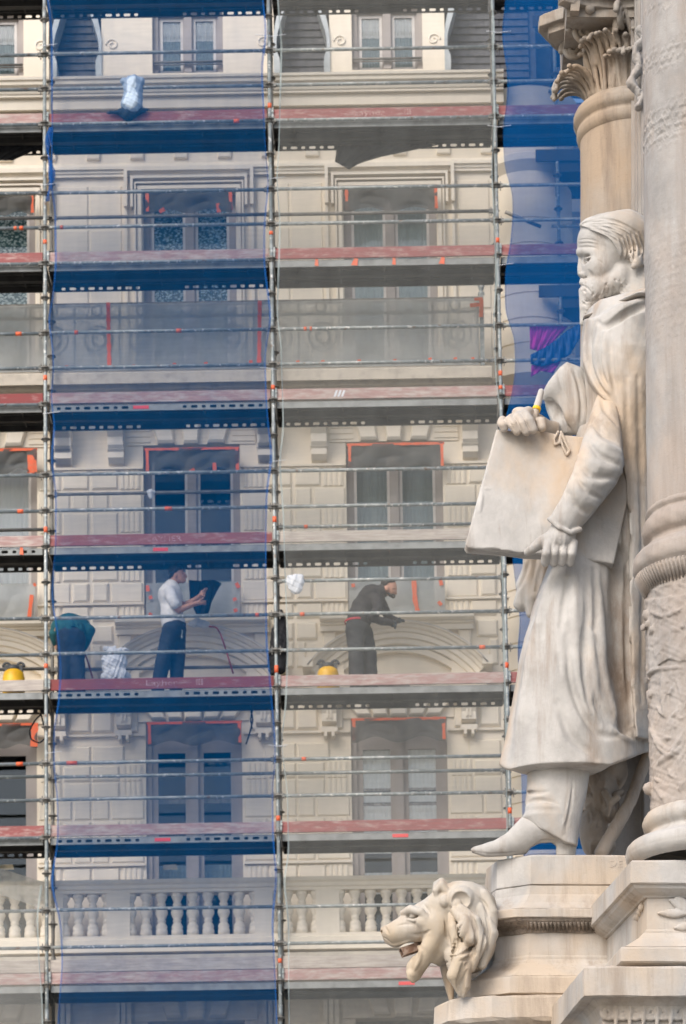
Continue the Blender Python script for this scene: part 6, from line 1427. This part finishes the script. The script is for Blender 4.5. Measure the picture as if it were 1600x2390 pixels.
# ------------------------------------------------------------------ workers on the scaffold
class Fig:
    """figure or soft object modelled in centimetres round a foot point, joints given as picture places plus depth"""
    def __init__(s, px, py, Y): s.o = at(px, py, Y); s.Y = Y; s.px, s.py = px, py
    def c(s, px, py, d=0.0): return (at(px, py, s.Y+d/100)-s.o)*100
    def vol(s, x0, x1, y0, y1, d0, d1, h):
        C = np.array([s.c(a, b, w) for a in (x0, x1) for b in (y0, y1) for w in (d0, d1)]); return Vol(C.min(0)-3*h, C.max(0)+3*h, h)
    def ch(s, v, pts, r, k=3, cut=False): v.chain([s.c(*p) for p in pts], r, k, cut); return v
    def el(s, v, p, r, k=3, cut=False, ry=0.0): v.ell(s.c(*p), r, k, cut, ry); return v
    def done(s, v, name, mat, parent):
        V, Q = v.mesh(); W = s.o+V/100.0-np.array(world_loc(parent)); me = bpy.data.meshes.new(name); me.from_pydata(W.tolist(), [], Q.tolist()); me.materials.append(mat)
        me.polygons.foreach_set('use_smooth', [True]*len(me.polygons)); me.update(); o = bpy.data.objects.new(name, me); COL.objects.link(o); o.parent = parent; return o
SK_ = plain('skin', (.50, .27, .19), .55, (.44, .22, .15), 20)
HA = plain('dark_hair', (.018, .014, .012), .6)
NAVY = plain('navy_work_trousers', (.018, .026, .042), .85, (.03, .04, .06), 12, bump=.4, bscale=30)
BLK = plain('black_cloth', (.014, .014, .016), .9, (.03, .03, .033), 10, bump=.4, bscale=30)
WHT = plain('white_polo', (.72, .71, .70), .85, (.60, .59, .59), 9, bump=.3, bscale=30)
TEAL = plain('teal_jumper', (.010, .075, .09), .9, (.016, .10, .12), 10, bump=.4, bscale=30)
CHAR = plain('charcoal_jumper', (.030, .028, .030), .9, (.05, .047, .048), 10, bump=.4, bscale=30)
def row_of(P):
    v = np.array(P)-CAM; zc = v@_f; return PPY-F*(v@_u)/zc
def deckrow(px, Y, d=4): return row_of((at(px, 1600, Y)[0], Y, ZD(d)))
# white polo
Yp = 40.36; r0 = deckrow(390, Yp)
f1 = Fig(390, r0, Yp); w1 = thing('person', 'worker in white polo shirt and dark trousers reaching towards the window', 'person', tuple(f1.o))
v = f1.vol(368, 492, 1316, 1460, -30, 32, 1.0)
f1.el(v, (413, 1338, 0), (9.2, 7.6, 11.5), 0); f1.el(v, (420, 1346, 0), (7.2, 6.2, 8.5), 3); f1.ch(v, [(431, 1340, 0), (433.5, 1346, 0)], [1.6, 2.0], 1.2); f1.ch(v, [(430, 1354, 0), (426, 1356, 0)], [2.4, 3], 1.5); f1.el(v, (409, 1343, -7.5), (2.2, 1.4, 3.2), 1)
f1.el(v, (427.5, 1339, -4.2), (1.6, 1.6, 1.2), .8, True); f1.ch(v, [(407, 1352, 0), (400, 1372, 0)], [6.2, 7], 3)
f1.ch(v, [(398, 1380, 0), (400, 1430, 0)], [11, 11], 4)
f1.ch(v, [(396, 1384, -17), (408, 1414, -20), (418, 1424, -17), (446, 1412, -8), (462, 1407, -4)], [5, 4.8, 4.4, 3.6, 2.9], 2)
f1.el(v, (467, 1406, -3), (4.6, 2.2, 3.6), 1.5)
for k in range(4): f1.ch(v, [(469, 1403+k*2.4, -4+k), (476+(.5-abs(k-1.5))*3, 1401+k*2.9, -4+k), (480, 1403+k*2.6, -2+k)], [1.1, 1.0, .9], .5)
f1.ch(v, [(465, 1402, -5), (471, 1397, -7), (475, 1395, -6)], [1.3, 1.1, 1.0], .6)
f1.ch(v, [(402, 1384, 16), (428, 1414, 18), (455, 1400, 14), (469, 1388, 8)], [5, 4.5, 3.6, 2.8], 2); f1.el(v, (473, 1384, 8), (4, 2.2, 4.4), 1.5)
for k in range(4): f1.ch(v, [(473+k*1.6, 1381, 6+k), (476+k*2, 1375, 5+k), (480+k*1.2, 1373, 6+k)], [1.1, 1.0, .9], .5)
f1.ch(v, [(471, 1386, 6), (474, 1391, 3), (478, 1391, 3)], [1.3, 1.1, .9], .6)
f1.done(v, 'body', SK_, w1)
v = f1.vol(396, 436, 1314, 1350, -16, 16, .8); f1.el(v, (410, 1333, 0), (10.4, 8.7, 10.0), 0); f1.ch(v, [(400, 1340, -6), (402, 1350, 0), (400, 1340, 6)], [3, 4, 3], 2); f1.el(v, (428, 1347, 0), (11.5, 12, 9.5), 1.5, True); v.rough(.5, .5, 1); f1.done(v, 'hair', HA, w1)
v = f1.vol(366, 432, 1355, 1478, -34, 36, 1.0)
f1.ch(v, [(399, 1368, 0), (394, 1385, 0)], [9.5, 14], 3); f1.el(v, (398, 1392, 0), (15.5, 21, 18), 5); f1.ch(v, [(399, 1400, 0), (402, 1435, 0), (407, 1462, 0)], [14, 14.5, 15], 5); f1.el(v, (400, 1440, 0), (14, 17, 24), 5)
f1.ch(v, [(395, 1378, -17), (402, 1398, -21), (408, 1410, -21)], [7.5, 7.6, 7.2], 3); f1.ch(v, [(398, 1378, 17), (412, 1398, 20), (420, 1406, 19)], [7.5, 7.2, 6.8], 3)
f1.ch(v, [(394, 1362, -6), (404, 1366, -8), (412, 1366, 0), (404, 1366, 8), (394, 1362, 6)], [1.8]*5, 1)
for a in range(5): f1.ch(v, [(384+a*7, 1420+a*6, -17), (394+a*5, 1432+a*5, -19)], [.8, 1.2], 1.5, True)
v.rough(.5, .22, 3); f1.done(v, 'polo_shirt', WHT, w1)
v = f1.vol(345, 445, 1448, 1600, -30, 32, 1.0)
f1.el(v, (406, 1468, 0), (16, 17, 16), 4); f1.ch(v, [(398, 1475, -9), (383, 1528, -9), (366, r0-9, -8)], [12.5, 10.5, 8.5], 5); f1.ch(v, [(412, 1475, 9), (414, 1530, 9), (410, r0-9, 8)], [12.5, 10.5, 8.5], 5)
for a in range(7): f1.ch(v, [(378+a*5, 1500+a*13 % 60, -21), (392+a*4, 1508+a*13 % 60, -21)], [.8, 1.4], 2, True)
v.rough(.7, .2, 5); f1.done(v, 'trousers', NAVY, w1)
m = MB(); m.lathe([(.155, -.018), (.162, -.015), (.162, .015), (.155, .018)], tuple(at(406, 1459, Yp)), 24); m.build('belt', BLK, w1)
m = MB(); p = at(424, 1470, Yp-.17); m.path([p+np.array((.01*math.sin(k), 0, -.02*k)) for k in range(5)], .006, 6); m.lathe([(.0, .02), (.012, .015), (.012, -.015), (0, -.02)], tuple(p+np.array((0, 0, -.1))), 8); m.build('key_bunch', M['galv'], w1)
v = f1.vol(350, 440, r0-16, r0+4, -26, 26, .9)
for x, d in ((368, -8), (414, 8)): f1.ch(v, [(x-4, r0-6, d), (x+14, r0-4, d)], [4.5, 3.6], 2)
f1.done(v, 'shoes', BLK, w1)
# stooping worker in charcoal
Yp = 40.34; r0 = deckrow(846, Yp)
f2 = Fig(846, r0, Yp); w2 = thing('person', 'bearded worker in charcoal clothes stooping over the curved pediment', 'person', tuple(f2.o))
v = f2.vol(812, 950, 1346, 1475, -30, 34, 1.0)
f2.el(v, (908, 1368, 0), (9.6, 7.6, 10.5), 0, ry=-.45); f2.el(v, (913, 1378, 0), (7, 6.2, 8.5), 3, ry=-.45); f2.ch(v, [(922, 1378, 0), (923, 1384, 0)], [1.7, 2.1], 1); f2.el(v, (903, 1374, -7.5), (2.2, 1.4, 3.1), 1); f2.el(v, (919, 1375, -4.5), (1.5, 1.5, 1.2), .8, True)
f2.ch(v, [(899, 1376, 0), (884, 1388, 0)], [6.4, 7.4], 3); f2.ch(v, [(876, 1395, 0), (850, 1430, 0)], [10, 11], 4)
f2.done(v, 'body', SK_, w2)
v = f2.vol(888, 930, 1346, 1400, -16, 16, .8); f2.el(v, (906, 1364, 0), (10.8, 8.8, 9.4), 0, ry=-.35); f2.el(v, (916, 1377, 0), (12, 12, 9.5), 1.5, True, ry=-.45); f2.ch(v, [(904, 1384, -5.5), (911, 1389, -4.5), (917, 1391, 0), (911, 1389, 4.5)], [1.6, 2.6, 3.2, 2.6], 1.5); v.rough(.4, .6, 2); f2.done(v, 'hair', HA, w2)
v = f2.vol(810, 932, 1360, 1475, -32, 34, 1.0)
f2.ch(v, [(890, 1380, 0), (868, 1392, 0), (848, 1420, 0), (838, 1448, 0)], [9, 16, 17, 16], 6); f2.el(v, (866, 1396, 0), (15, 21, 14), 5, ry=-.8); f2.el(v, (838, 1442, 0), (15, 17, 14), 5)
f2.ch(v, [(876, 1394, -17), (882, 1420, -21), (868, 1442, -22), (892, 1450, -16), (914, 1454, -10)], [8, 7, 6.2, 5.4, 4.6], 3); f2.ch(v, [(882, 1394, 17), (896, 1420, 18), (905, 1440, 14), (925, 1448, 8)], [8, 6.5, 5.5, 4.4], 3)
for a in range(6): f2.ch(v, [(840+a*7, 1440-a*8, -18), (850+a*6, 1446-a*8, -19)], [.8, 1.3], 2, True)
v.rough(.6, .22, 3); f2.done(v, 'jumper', CHAR, w2)
GLV = plain('dark_work_glove', (.05, .065, .075), .8)
v = f2.vol(905, 950, 1438, 1470, -22, 16, .8)
f2.el(v, (918, 1457, -9), (4.6, 3, 4.4), 1); f2.el(v, (930, 1449, 8), (4.5, 3, 3.2), 1)
for k in range(4): f2.ch(v, [(920, 1455+k*1.8, -11+k), (923, 1460+k*1.6, -11+k), (921, 1464+k, -9+k)], [1.3, 1.2, 1.1], .5); f2.ch(v, [(932, 1446+k*1.3, 6+k), (939, 1446+k*1.3, 6+k), (943, 1448+k, 7+k)], [1.3, 1.2, 1.0], .5)
f2.ch(v, [(916, 1453, -12), (921, 1450, -13)], [1.4, 1.2], .6); f2.ch(v, [(928, 1445, 5), (933, 1442, 4)], [1.4, 1.2], .6)
f2.done(v, 'gloves', GLV, w2)
v = f2.vol(805, 895, 1440, 1600, -30, 32, 1.0)
f2.el(v, (834, 1466, 0), (16.5, 17.5, 16), 4); f2.ch(v, [(828, 1474, -9), (830, 1525, -9), (832, r0-8, -8)], [12.5, 10.5, 9.5], 4); f2.ch(v, [(848, 1474, 9), (860, 1525, 9), (866, r0-8, 8)], [12.5, 10.5, 9.5], 4)
for a in range(7): f2.ch(v, [(816+a*5, 1496+a*17 % 60, -21), (832+a*4, 1502+a*17 % 60, -21)], [.8, 1.4], 2, True)
v.rough(.7, .2, 5); f2.done(v, 'trousers', plain('charcoal_trousers', (.028, .03, .034), .85, (.05, .052, .055), 9, bump=.4, bscale=30), w2)
m = MB(); m.lathe([(.165, -.014), (.172, -.012), (.172, .012), (.165, .014)], tuple(at(833, 1452, Yp)), 24); m.build('red_belt', plain('red_belt', (.45, .03, .05), .7), w2)
v = f2.vol(815, 890, r0-16, r0+4, -26, 26, .9)
for x, d in ((834, -8), (868, 8)): f2.ch(v, [(x-4, r0-6, d), (x+14, r0-4, d)], [5, 4], 2)
f2.done(v, 'shoes', BLK, w2)
# bent worker in teal, seen from behind
Yp = 40.36; r0 = deckrow(165, Yp)
f3 = Fig(165, r0, Yp); w3 = thing('person', 'worker in teal jumper bent double with back turned, beside the left standard', 'person', tuple(f3.o))
v = f3.vol(110, 225, 1430, 1560, -26, 75, 1.1)
f3.ch(v, [(168, 1470, 10), (158, 1478, 50)], [12, 8], 4); f3.el(v, (156, 1500, 60), (8.5, 9.5, 11), 4); f3.ch(v, [(198, 1462, 12), (210, 1476, 10), (196, 1508, 12), (192, 1520, 14)], [4.5, 4.5, 3.8, 3], 2); f3.el(v, (190, 1525, 14), (3, 3.5, 4.5), 1.5)
for k in range(4): f3.ch(v, [(188+k*1.5, 1526, 12+k), (187+k*1.8, 1534, 12+k), (185+k*1.8, 1539, 13+k)], [1.2, 1.0, .9], .5)
f3.ch(v, [(192, 1522, 12), (197, 1528, 11), (196, 1533, 11)], [1.3, 1.1, .9], .6)
f3.ch(v, [(134, 1464, 12), (126, 1480, 20), (134, 1512, 26)], [4.5, 4.5, 3.4], 2); f3.done(v, 'body', SK_, w3)
v = f3.vol(108, 230, 1428, 1520, -28, 72, 1.1)
f3.ch(v, [(168, 1478, -2), (164, 1462, 20), (158, 1468, 48)], [17, 18, 14], 6); f3.el(v, (165, 1462, 22), (27, 20, 14), 6); f3.ch(v, [(190, 1458, 18), (208, 1472, 12), (203, 1492, 12), (196, 1510, 13)], [9, 8, 6.5, 5.4], 4); f3.ch(v, [(140, 1460, 18), (127, 1478, 20), (131, 1500, 25)], [9, 7.5, 6], 4)
for a in range(6): f3.ch(v, [(140+a*11, 1450+a % 3*8, -14+a), (150+a*10, 1466+a % 2*6, -16)], [.9, 1.5], 2.5, True)
v.rough(.8, .18, 3); f3.done(v, 'jumper', TEAL, w3)
v = f3.vol(120, 215, 1468, 1605, -30, 32, 1.1)
f3.el(v, (165, 1490, -4), (20, 17, 17), 5); f3.ch(v, [(154, 1500, -3), (152, 1540, 0), (148, r0-6, 0)], [13, 10.5, 9], 4); f3.ch(v, [(176, 1500, -3), (180, 1540, 0), (184, r0-6, 0)], [13, 10.5, 9], 4); v.rough(.8, .18, 6); f3.done(v, 'trousers', NAVY, w3)
v = f3.vol(130, 210, r0-16, r0+4, -26, 26, .9)
for x in (148, 184): f3.ch(v, [(x, r0-6, -6), (x, r0-4, 10)], [5, 4], 2)
f3.done(v, 'shoes', BLK, w3)

# ------------------------------------------------------------------ things left on the scaffold
YEL = plain('yellow_plastic', (.80, .46, .015), .4, (.70, .38, .01), 8); DGR = plain('dark_grey_plastic', (.045, .05, .052), .5)
def vacuum(px, w, Y, label):
    p = at(px, deckrow(px, Y), Y); th = thing('yellow_tank', label, 'machine', tuple(p), 'yellow machines on the deck'); r = w/2
    MB().lathe([(r*.9, .012), (r, .03), (r*1.02, .20), (r*.98, .29), (r*.86, .36), (r*.60, .39), (0, .395)], tuple(p), 26).build('tank', YEL, th)
    MB().lathe([(r*.62, .39), (r*.66, .41), (r*.5, .45), (r*.2, .46), (0, .46)], tuple(p), 20).build('cap', DGR, th)
    for s in (-1, 1):
        m = MB(); m.box(p[0]+s*r*.62-.03, p[0]+s*r*.62+.03, p[1]-.05, p[1]+.05, p[2]+.33, p[2]+.45); m.path([(p[0]+s*(r*.62+.05*math.cos(t)), p[1], p[2]+.44+.055*math.sin(t)) for t in np.linspace(0, math.pi, 9)], .018, 8); m.build('handle', DGR, th)
vacuum(32, .30, 40.30, 'yellow tank with dark handles beside the leftmost standard'); vacuum(766, .30, 40.42, 'yellow tank with dark handles at the stooping worker\'s feet')
def soft(name, label, cat, px, py, Y, prims, mat, bounds, rough=(.9, .35), h=.9, cuts=()):
    f = Fig(px, py, Y); th = thing(name, label, cat, tuple(f.o)); v = f.vol(*bounds, h)
    for kind, *a in prims: (f.el if kind == 'e' else f.ch)(v, *a)
    for kind, *a in cuts: (f.el if kind == 'e' else f.ch)(v, *a, True)
    v.rough(*rough, 4).rough(rough[0]*.5, rough[1]*2.3, 2); f.done(v, 'fabric', mat, th); return th
r0 = deckrow(268, 40.36)
soft('plastic_bag', 'crumpled white plastic bag standing on the deck by the white-shirted worker', 'bag', 268, r0, 40.36, [('e', (266, 1548, 0), (17, 13, 20), 4), ('e', (270, 1582, 0), (20, 15, 13), 4), ('c', [(262, 1530, 0), (255, 1518, 2), (244, 1514, 4)], [9, 6, 2.5], 4), ('c', [(272, 1530, 0), (280, 1520, 0), (296, 1516, -3)], [8, 5, 2], 4), ('c', [(266, 1528, 0), (268, 1510, 0)], [6, 2], 4)], M['white'], (236, 304, 1502, 1600, -22, 22), (1.6, .32))
soft('white_cloth', 'white rag hung over the tube next to the middle standard', 'cloth', 688, 1352, 39.985, [('e', (688, 1358, -1), (12.5, 5, 8), 3), ('e', (690, 1372, -1), (9, 4.5, 9), 3), ('c', [(676, 1350, 0), (700, 1348, 0)], [5, 5], 2)], M['white'], (660, 716, 1338, 1392, -10, 12), (.9, .4), .7)
soft('paper_cup', 'little white scrap hooked on the inner tube before the window', 'scrap', 352, 1150, 40.66, [('c', [(352, 1150, 0), (352, 1160, 0)], [5, 3], 1), ('c', [(345, 1148, 0), (359, 1148, 0)], [2, 2], 1)], M['white'], (338, 366, 1138, 1172, -8, 8), (.4, .5), .5)
LB = plain('pale_blue_cloth', (.40, .49, .60), .8, (.32, .41, .52), 6, bump=.4, bscale=25); DB = plain('dark_blue_cloth', (.02, .035, .055), .9, (.035, .05, .075), 8)
soft('hanging_garment', 'pale blue garment hanging from a tube high behind blue net', 'garment', 308, 200, 40.0, [('c', [(290, 192, 0), (328, 190, 0)], [6, 6], 3), ('c', [(310, 200, 0), (311, 225, 0), (308, 248, 0)], [13, 13, 15], 4), ('c', [(296, 190, 0), (316, 184, 0)], [4, 5], 3)], LB, (272, 346, 174, 266, -14, 14), (1.0, .3), .8)
soft('dark_rag', 'dark rag drooping over toe board beneath the pale blue garment', 'cloth', 300, 262, 39.98, [('c', [(250, 264, 0), (285, 262, 0), (300, 268, 0), (330, 258, 0), (346, 256, 0)], [1.5, 4, 8, 4, 1.5], 3), ('c', [(285, 262, 0), (296, 280, 0)], [6, 2], 3)], DB, (240, 356, 246, 292, -10, 10), (.7, .3), .7)
soft('black_jacket', 'black jacket hanging on the middle standard beside the deck', 'jacket', 648, 1440, 40.10, [('c', [(655, 1428, 0), (653, 1450, 0), (648, 1500, 0), (646, 1560, 0)], [4, 7, 9, 10], 4), ('c', [(658, 1440, 0), (662, 1500, 0), (660, 1565, 0)], [4, 5, 4], 3), ('c', [(640, 1470, 0), (634, 1530, 0), (635, 1570, 0)], [4, 5, 4], 3)], BLK, (622, 676, 1418, 1580, -14, 14), (1.0, .25), .9)
PU = plain('purple_cloth', (.75, .02, .42), .85, (.55, .015, .32), 8, bump=.4, bscale=25); BT = plain('blue_tarpaulin', (.012, .07, .22), .5, (.02, .11, .32), 14, bump=.5, bscale=30)
def hung(name, label, cat, outline, Y, mat, amp=.03, n=30):
    """cloth hanging from its top edge: columns between an upper and a lower picture line"""
    up, lo = outline; G = []
    for i in range(9):
        row = []
        for j in range(n+1):
            t = j/n*(len(up)-1); a = np.array([np.interp(t, range(len(up)), [p[k] for p in up]) for k in (0, 1)]); b = np.array([np.interp(t, range(len(lo)), [p[k] for p in lo]) for k in (0, 1)]); q = a+(b-a)*i/8
            row.append(tuple(at(q[0], q[1], Y-amp*math.sin(j*.8+i*.5)*i/8-amp*.4*math.sin(j*2.1))))
        G.append(row)
    m = MB().sheet(G); o = m.build(name, mat); sm = o.modifiers.new('thickness', 'SOLIDIFY'); sm.thickness = .006; return tag(o, label, cat)
hung('dark_tarp', 'dark tarpaulin sagging below the upper deck of the middle bay', 'tarpaulin', ([(786, 342), (900, 338), (1026, 338)], [(781, 378), (814, 396), (826, 380), (900, 376), (960, 360), (1026, 340)]), 40.55, plain('dark_tarpaulin', (.022, .022, .024), .8, (.035, .035, .037), 6))
hung('black_tarp', 'black tarpaulin sagging under the deck at the far left', 'tarpaulin', ([(-40, 340), (110, 338)], [(-40, 374), (30, 375), (60, 378), (108, 382)]), 40.5, BLK)
hung('purple_cloth', 'purple cloth draped over a tube behind the dense blue net', 'cloth', ([(1236, 757), (1290, 757), (1332, 754)], [(1236, 815), (1262, 822), (1290, 800), (1326, 768)]), 40.05, PU, .045, 36)
hung('blue_tarpaulin', 'crumpled shiny blue tarpaulin hanging across the purple cloth', 'tarpaulin', ([(1238, 828), (1270, 812), (1300, 792), (1322, 772), (1352, 756)], [(1238, 850), (1262, 856), (1300, 846), (1330, 828), (1352, 790)]), 39.99, BT, .05, 40)
hung('purple_scrap', 'torn lower end of purple cloth below the blue tarpaulin', 'cloth', ([(1240, 852), (1275, 852), (1310, 842)], [(1238, 880), (1262, 866), (1290, 872), (1310, 852)]), 40.04, PU, .03, 24)
hung('work_coat', 'dark blue work coat hung before the window by the white-shirted worker', 'coat', ([(441, 1354), (470, 1356), (500, 1353), (517, 1362)], [(443, 1402), (458, 1434), (486, 1432), (492, 1404), (516, 1388)]), 40.72, DB, .04, 40)
def cord(label, pts, r, Y, mat, name='cord'):
    P = np.array(pts, float); t = np.linspace(0, len(P)-1, 8*len(P)); Q = np.stack([np.interp(t, range(len(P)), P[:, k]) for k in (0, 1)], 1)
    for _ in range(8): Q[1:-1] = (Q[:-2]+2*Q[1:-1]+Q[2:])/4
    m = MB(); m.path([at(a, b, Y-.02*math.sin(k*.6)) for k, (a, b) in enumerate(Q)], r, 6); return tag(m.build(name, mat), label, 'cord')
RED = plain('dark_red_hose', (.22, .025, .03), .6)
cord('dark red hose running down from the pediment to the deck', [(488, 1462), (505, 1464), (515, 1480), (528, 1520), (544, 1572)], .012, 40.62, RED); cord('dark red hose beside the bent teal worker', [(196, 1518), (205, 1545), (216, 1582)], .012, 40.6, RED)
cord('looped black cable hanging by the leftmost standard', [(60, 1655), (92, 1652), (98, 1665), (82, 1680), (68, 1705), (72, 1726), (92, 1735), (106, 1722), (104, 1700), (96, 1668)], .011, 40.5, BLK); cord('knotted dark cable dangling beneath the deck behind blue net', [(580, 1642), (586, 1660), (590, 1680), (584, 1705), (574, 1737)], .011, 40.55, BLK); cord('short black cable crossing the knotted dark cable under the deck', [(595, 1642), (588, 1660), (584, 1680), (588, 1700)], .010, 40.53, BLK)
soft('white_rag', 'white rag lying on the curved pediment by the white-shirted worker', 'cloth', 462, 1456, 41.0, [('c', [(444, 1456, 0), (460, 1450, 0), (484, 1456, 0)], [4, 5, 3], 3), ('c', [(455, 1458, 0), (480, 1460, 0)], [4, 3], 3)], M['white'], (434, 496, 1440, 1470, -10, 10), (.9, .35), .7)
soft('grey_sack', 'flat grey sack on the deck at the stooping worker\'s feet', 'sack', 900, deckrow(900, 40.6), 40.6, [('c', [(860, 1600, 0), (905, 1596, 0), (950, 1602, 0)], [6, 9, 4], 3), ('c', [(900, 1600, 0), (930, 1592, 0)], [7, 6], 3)], plain('grey_sacking', (.20, .19, .18), .9), (848, 966, 1580, 1612, -12, 12), (.8, .3), .9)
for px, lab in ((398, 'beige paper notice inside the dark door behind blue net'), (16, 'beige paper notice inside the door at the far left')):
    m = MB(); q = [at(px-18, 2030, YW+.262), at(px+17, 2029, YW+.262), at(px+13, 2017, YW+.262), at(px-17, 2018, YW+.262)]; m.add(q, [(0, 1, 2, 3)]); tag(m.build('paper_notice', plain('beige_paper', (.62, .50, .32), .8)), lab, 'notice')
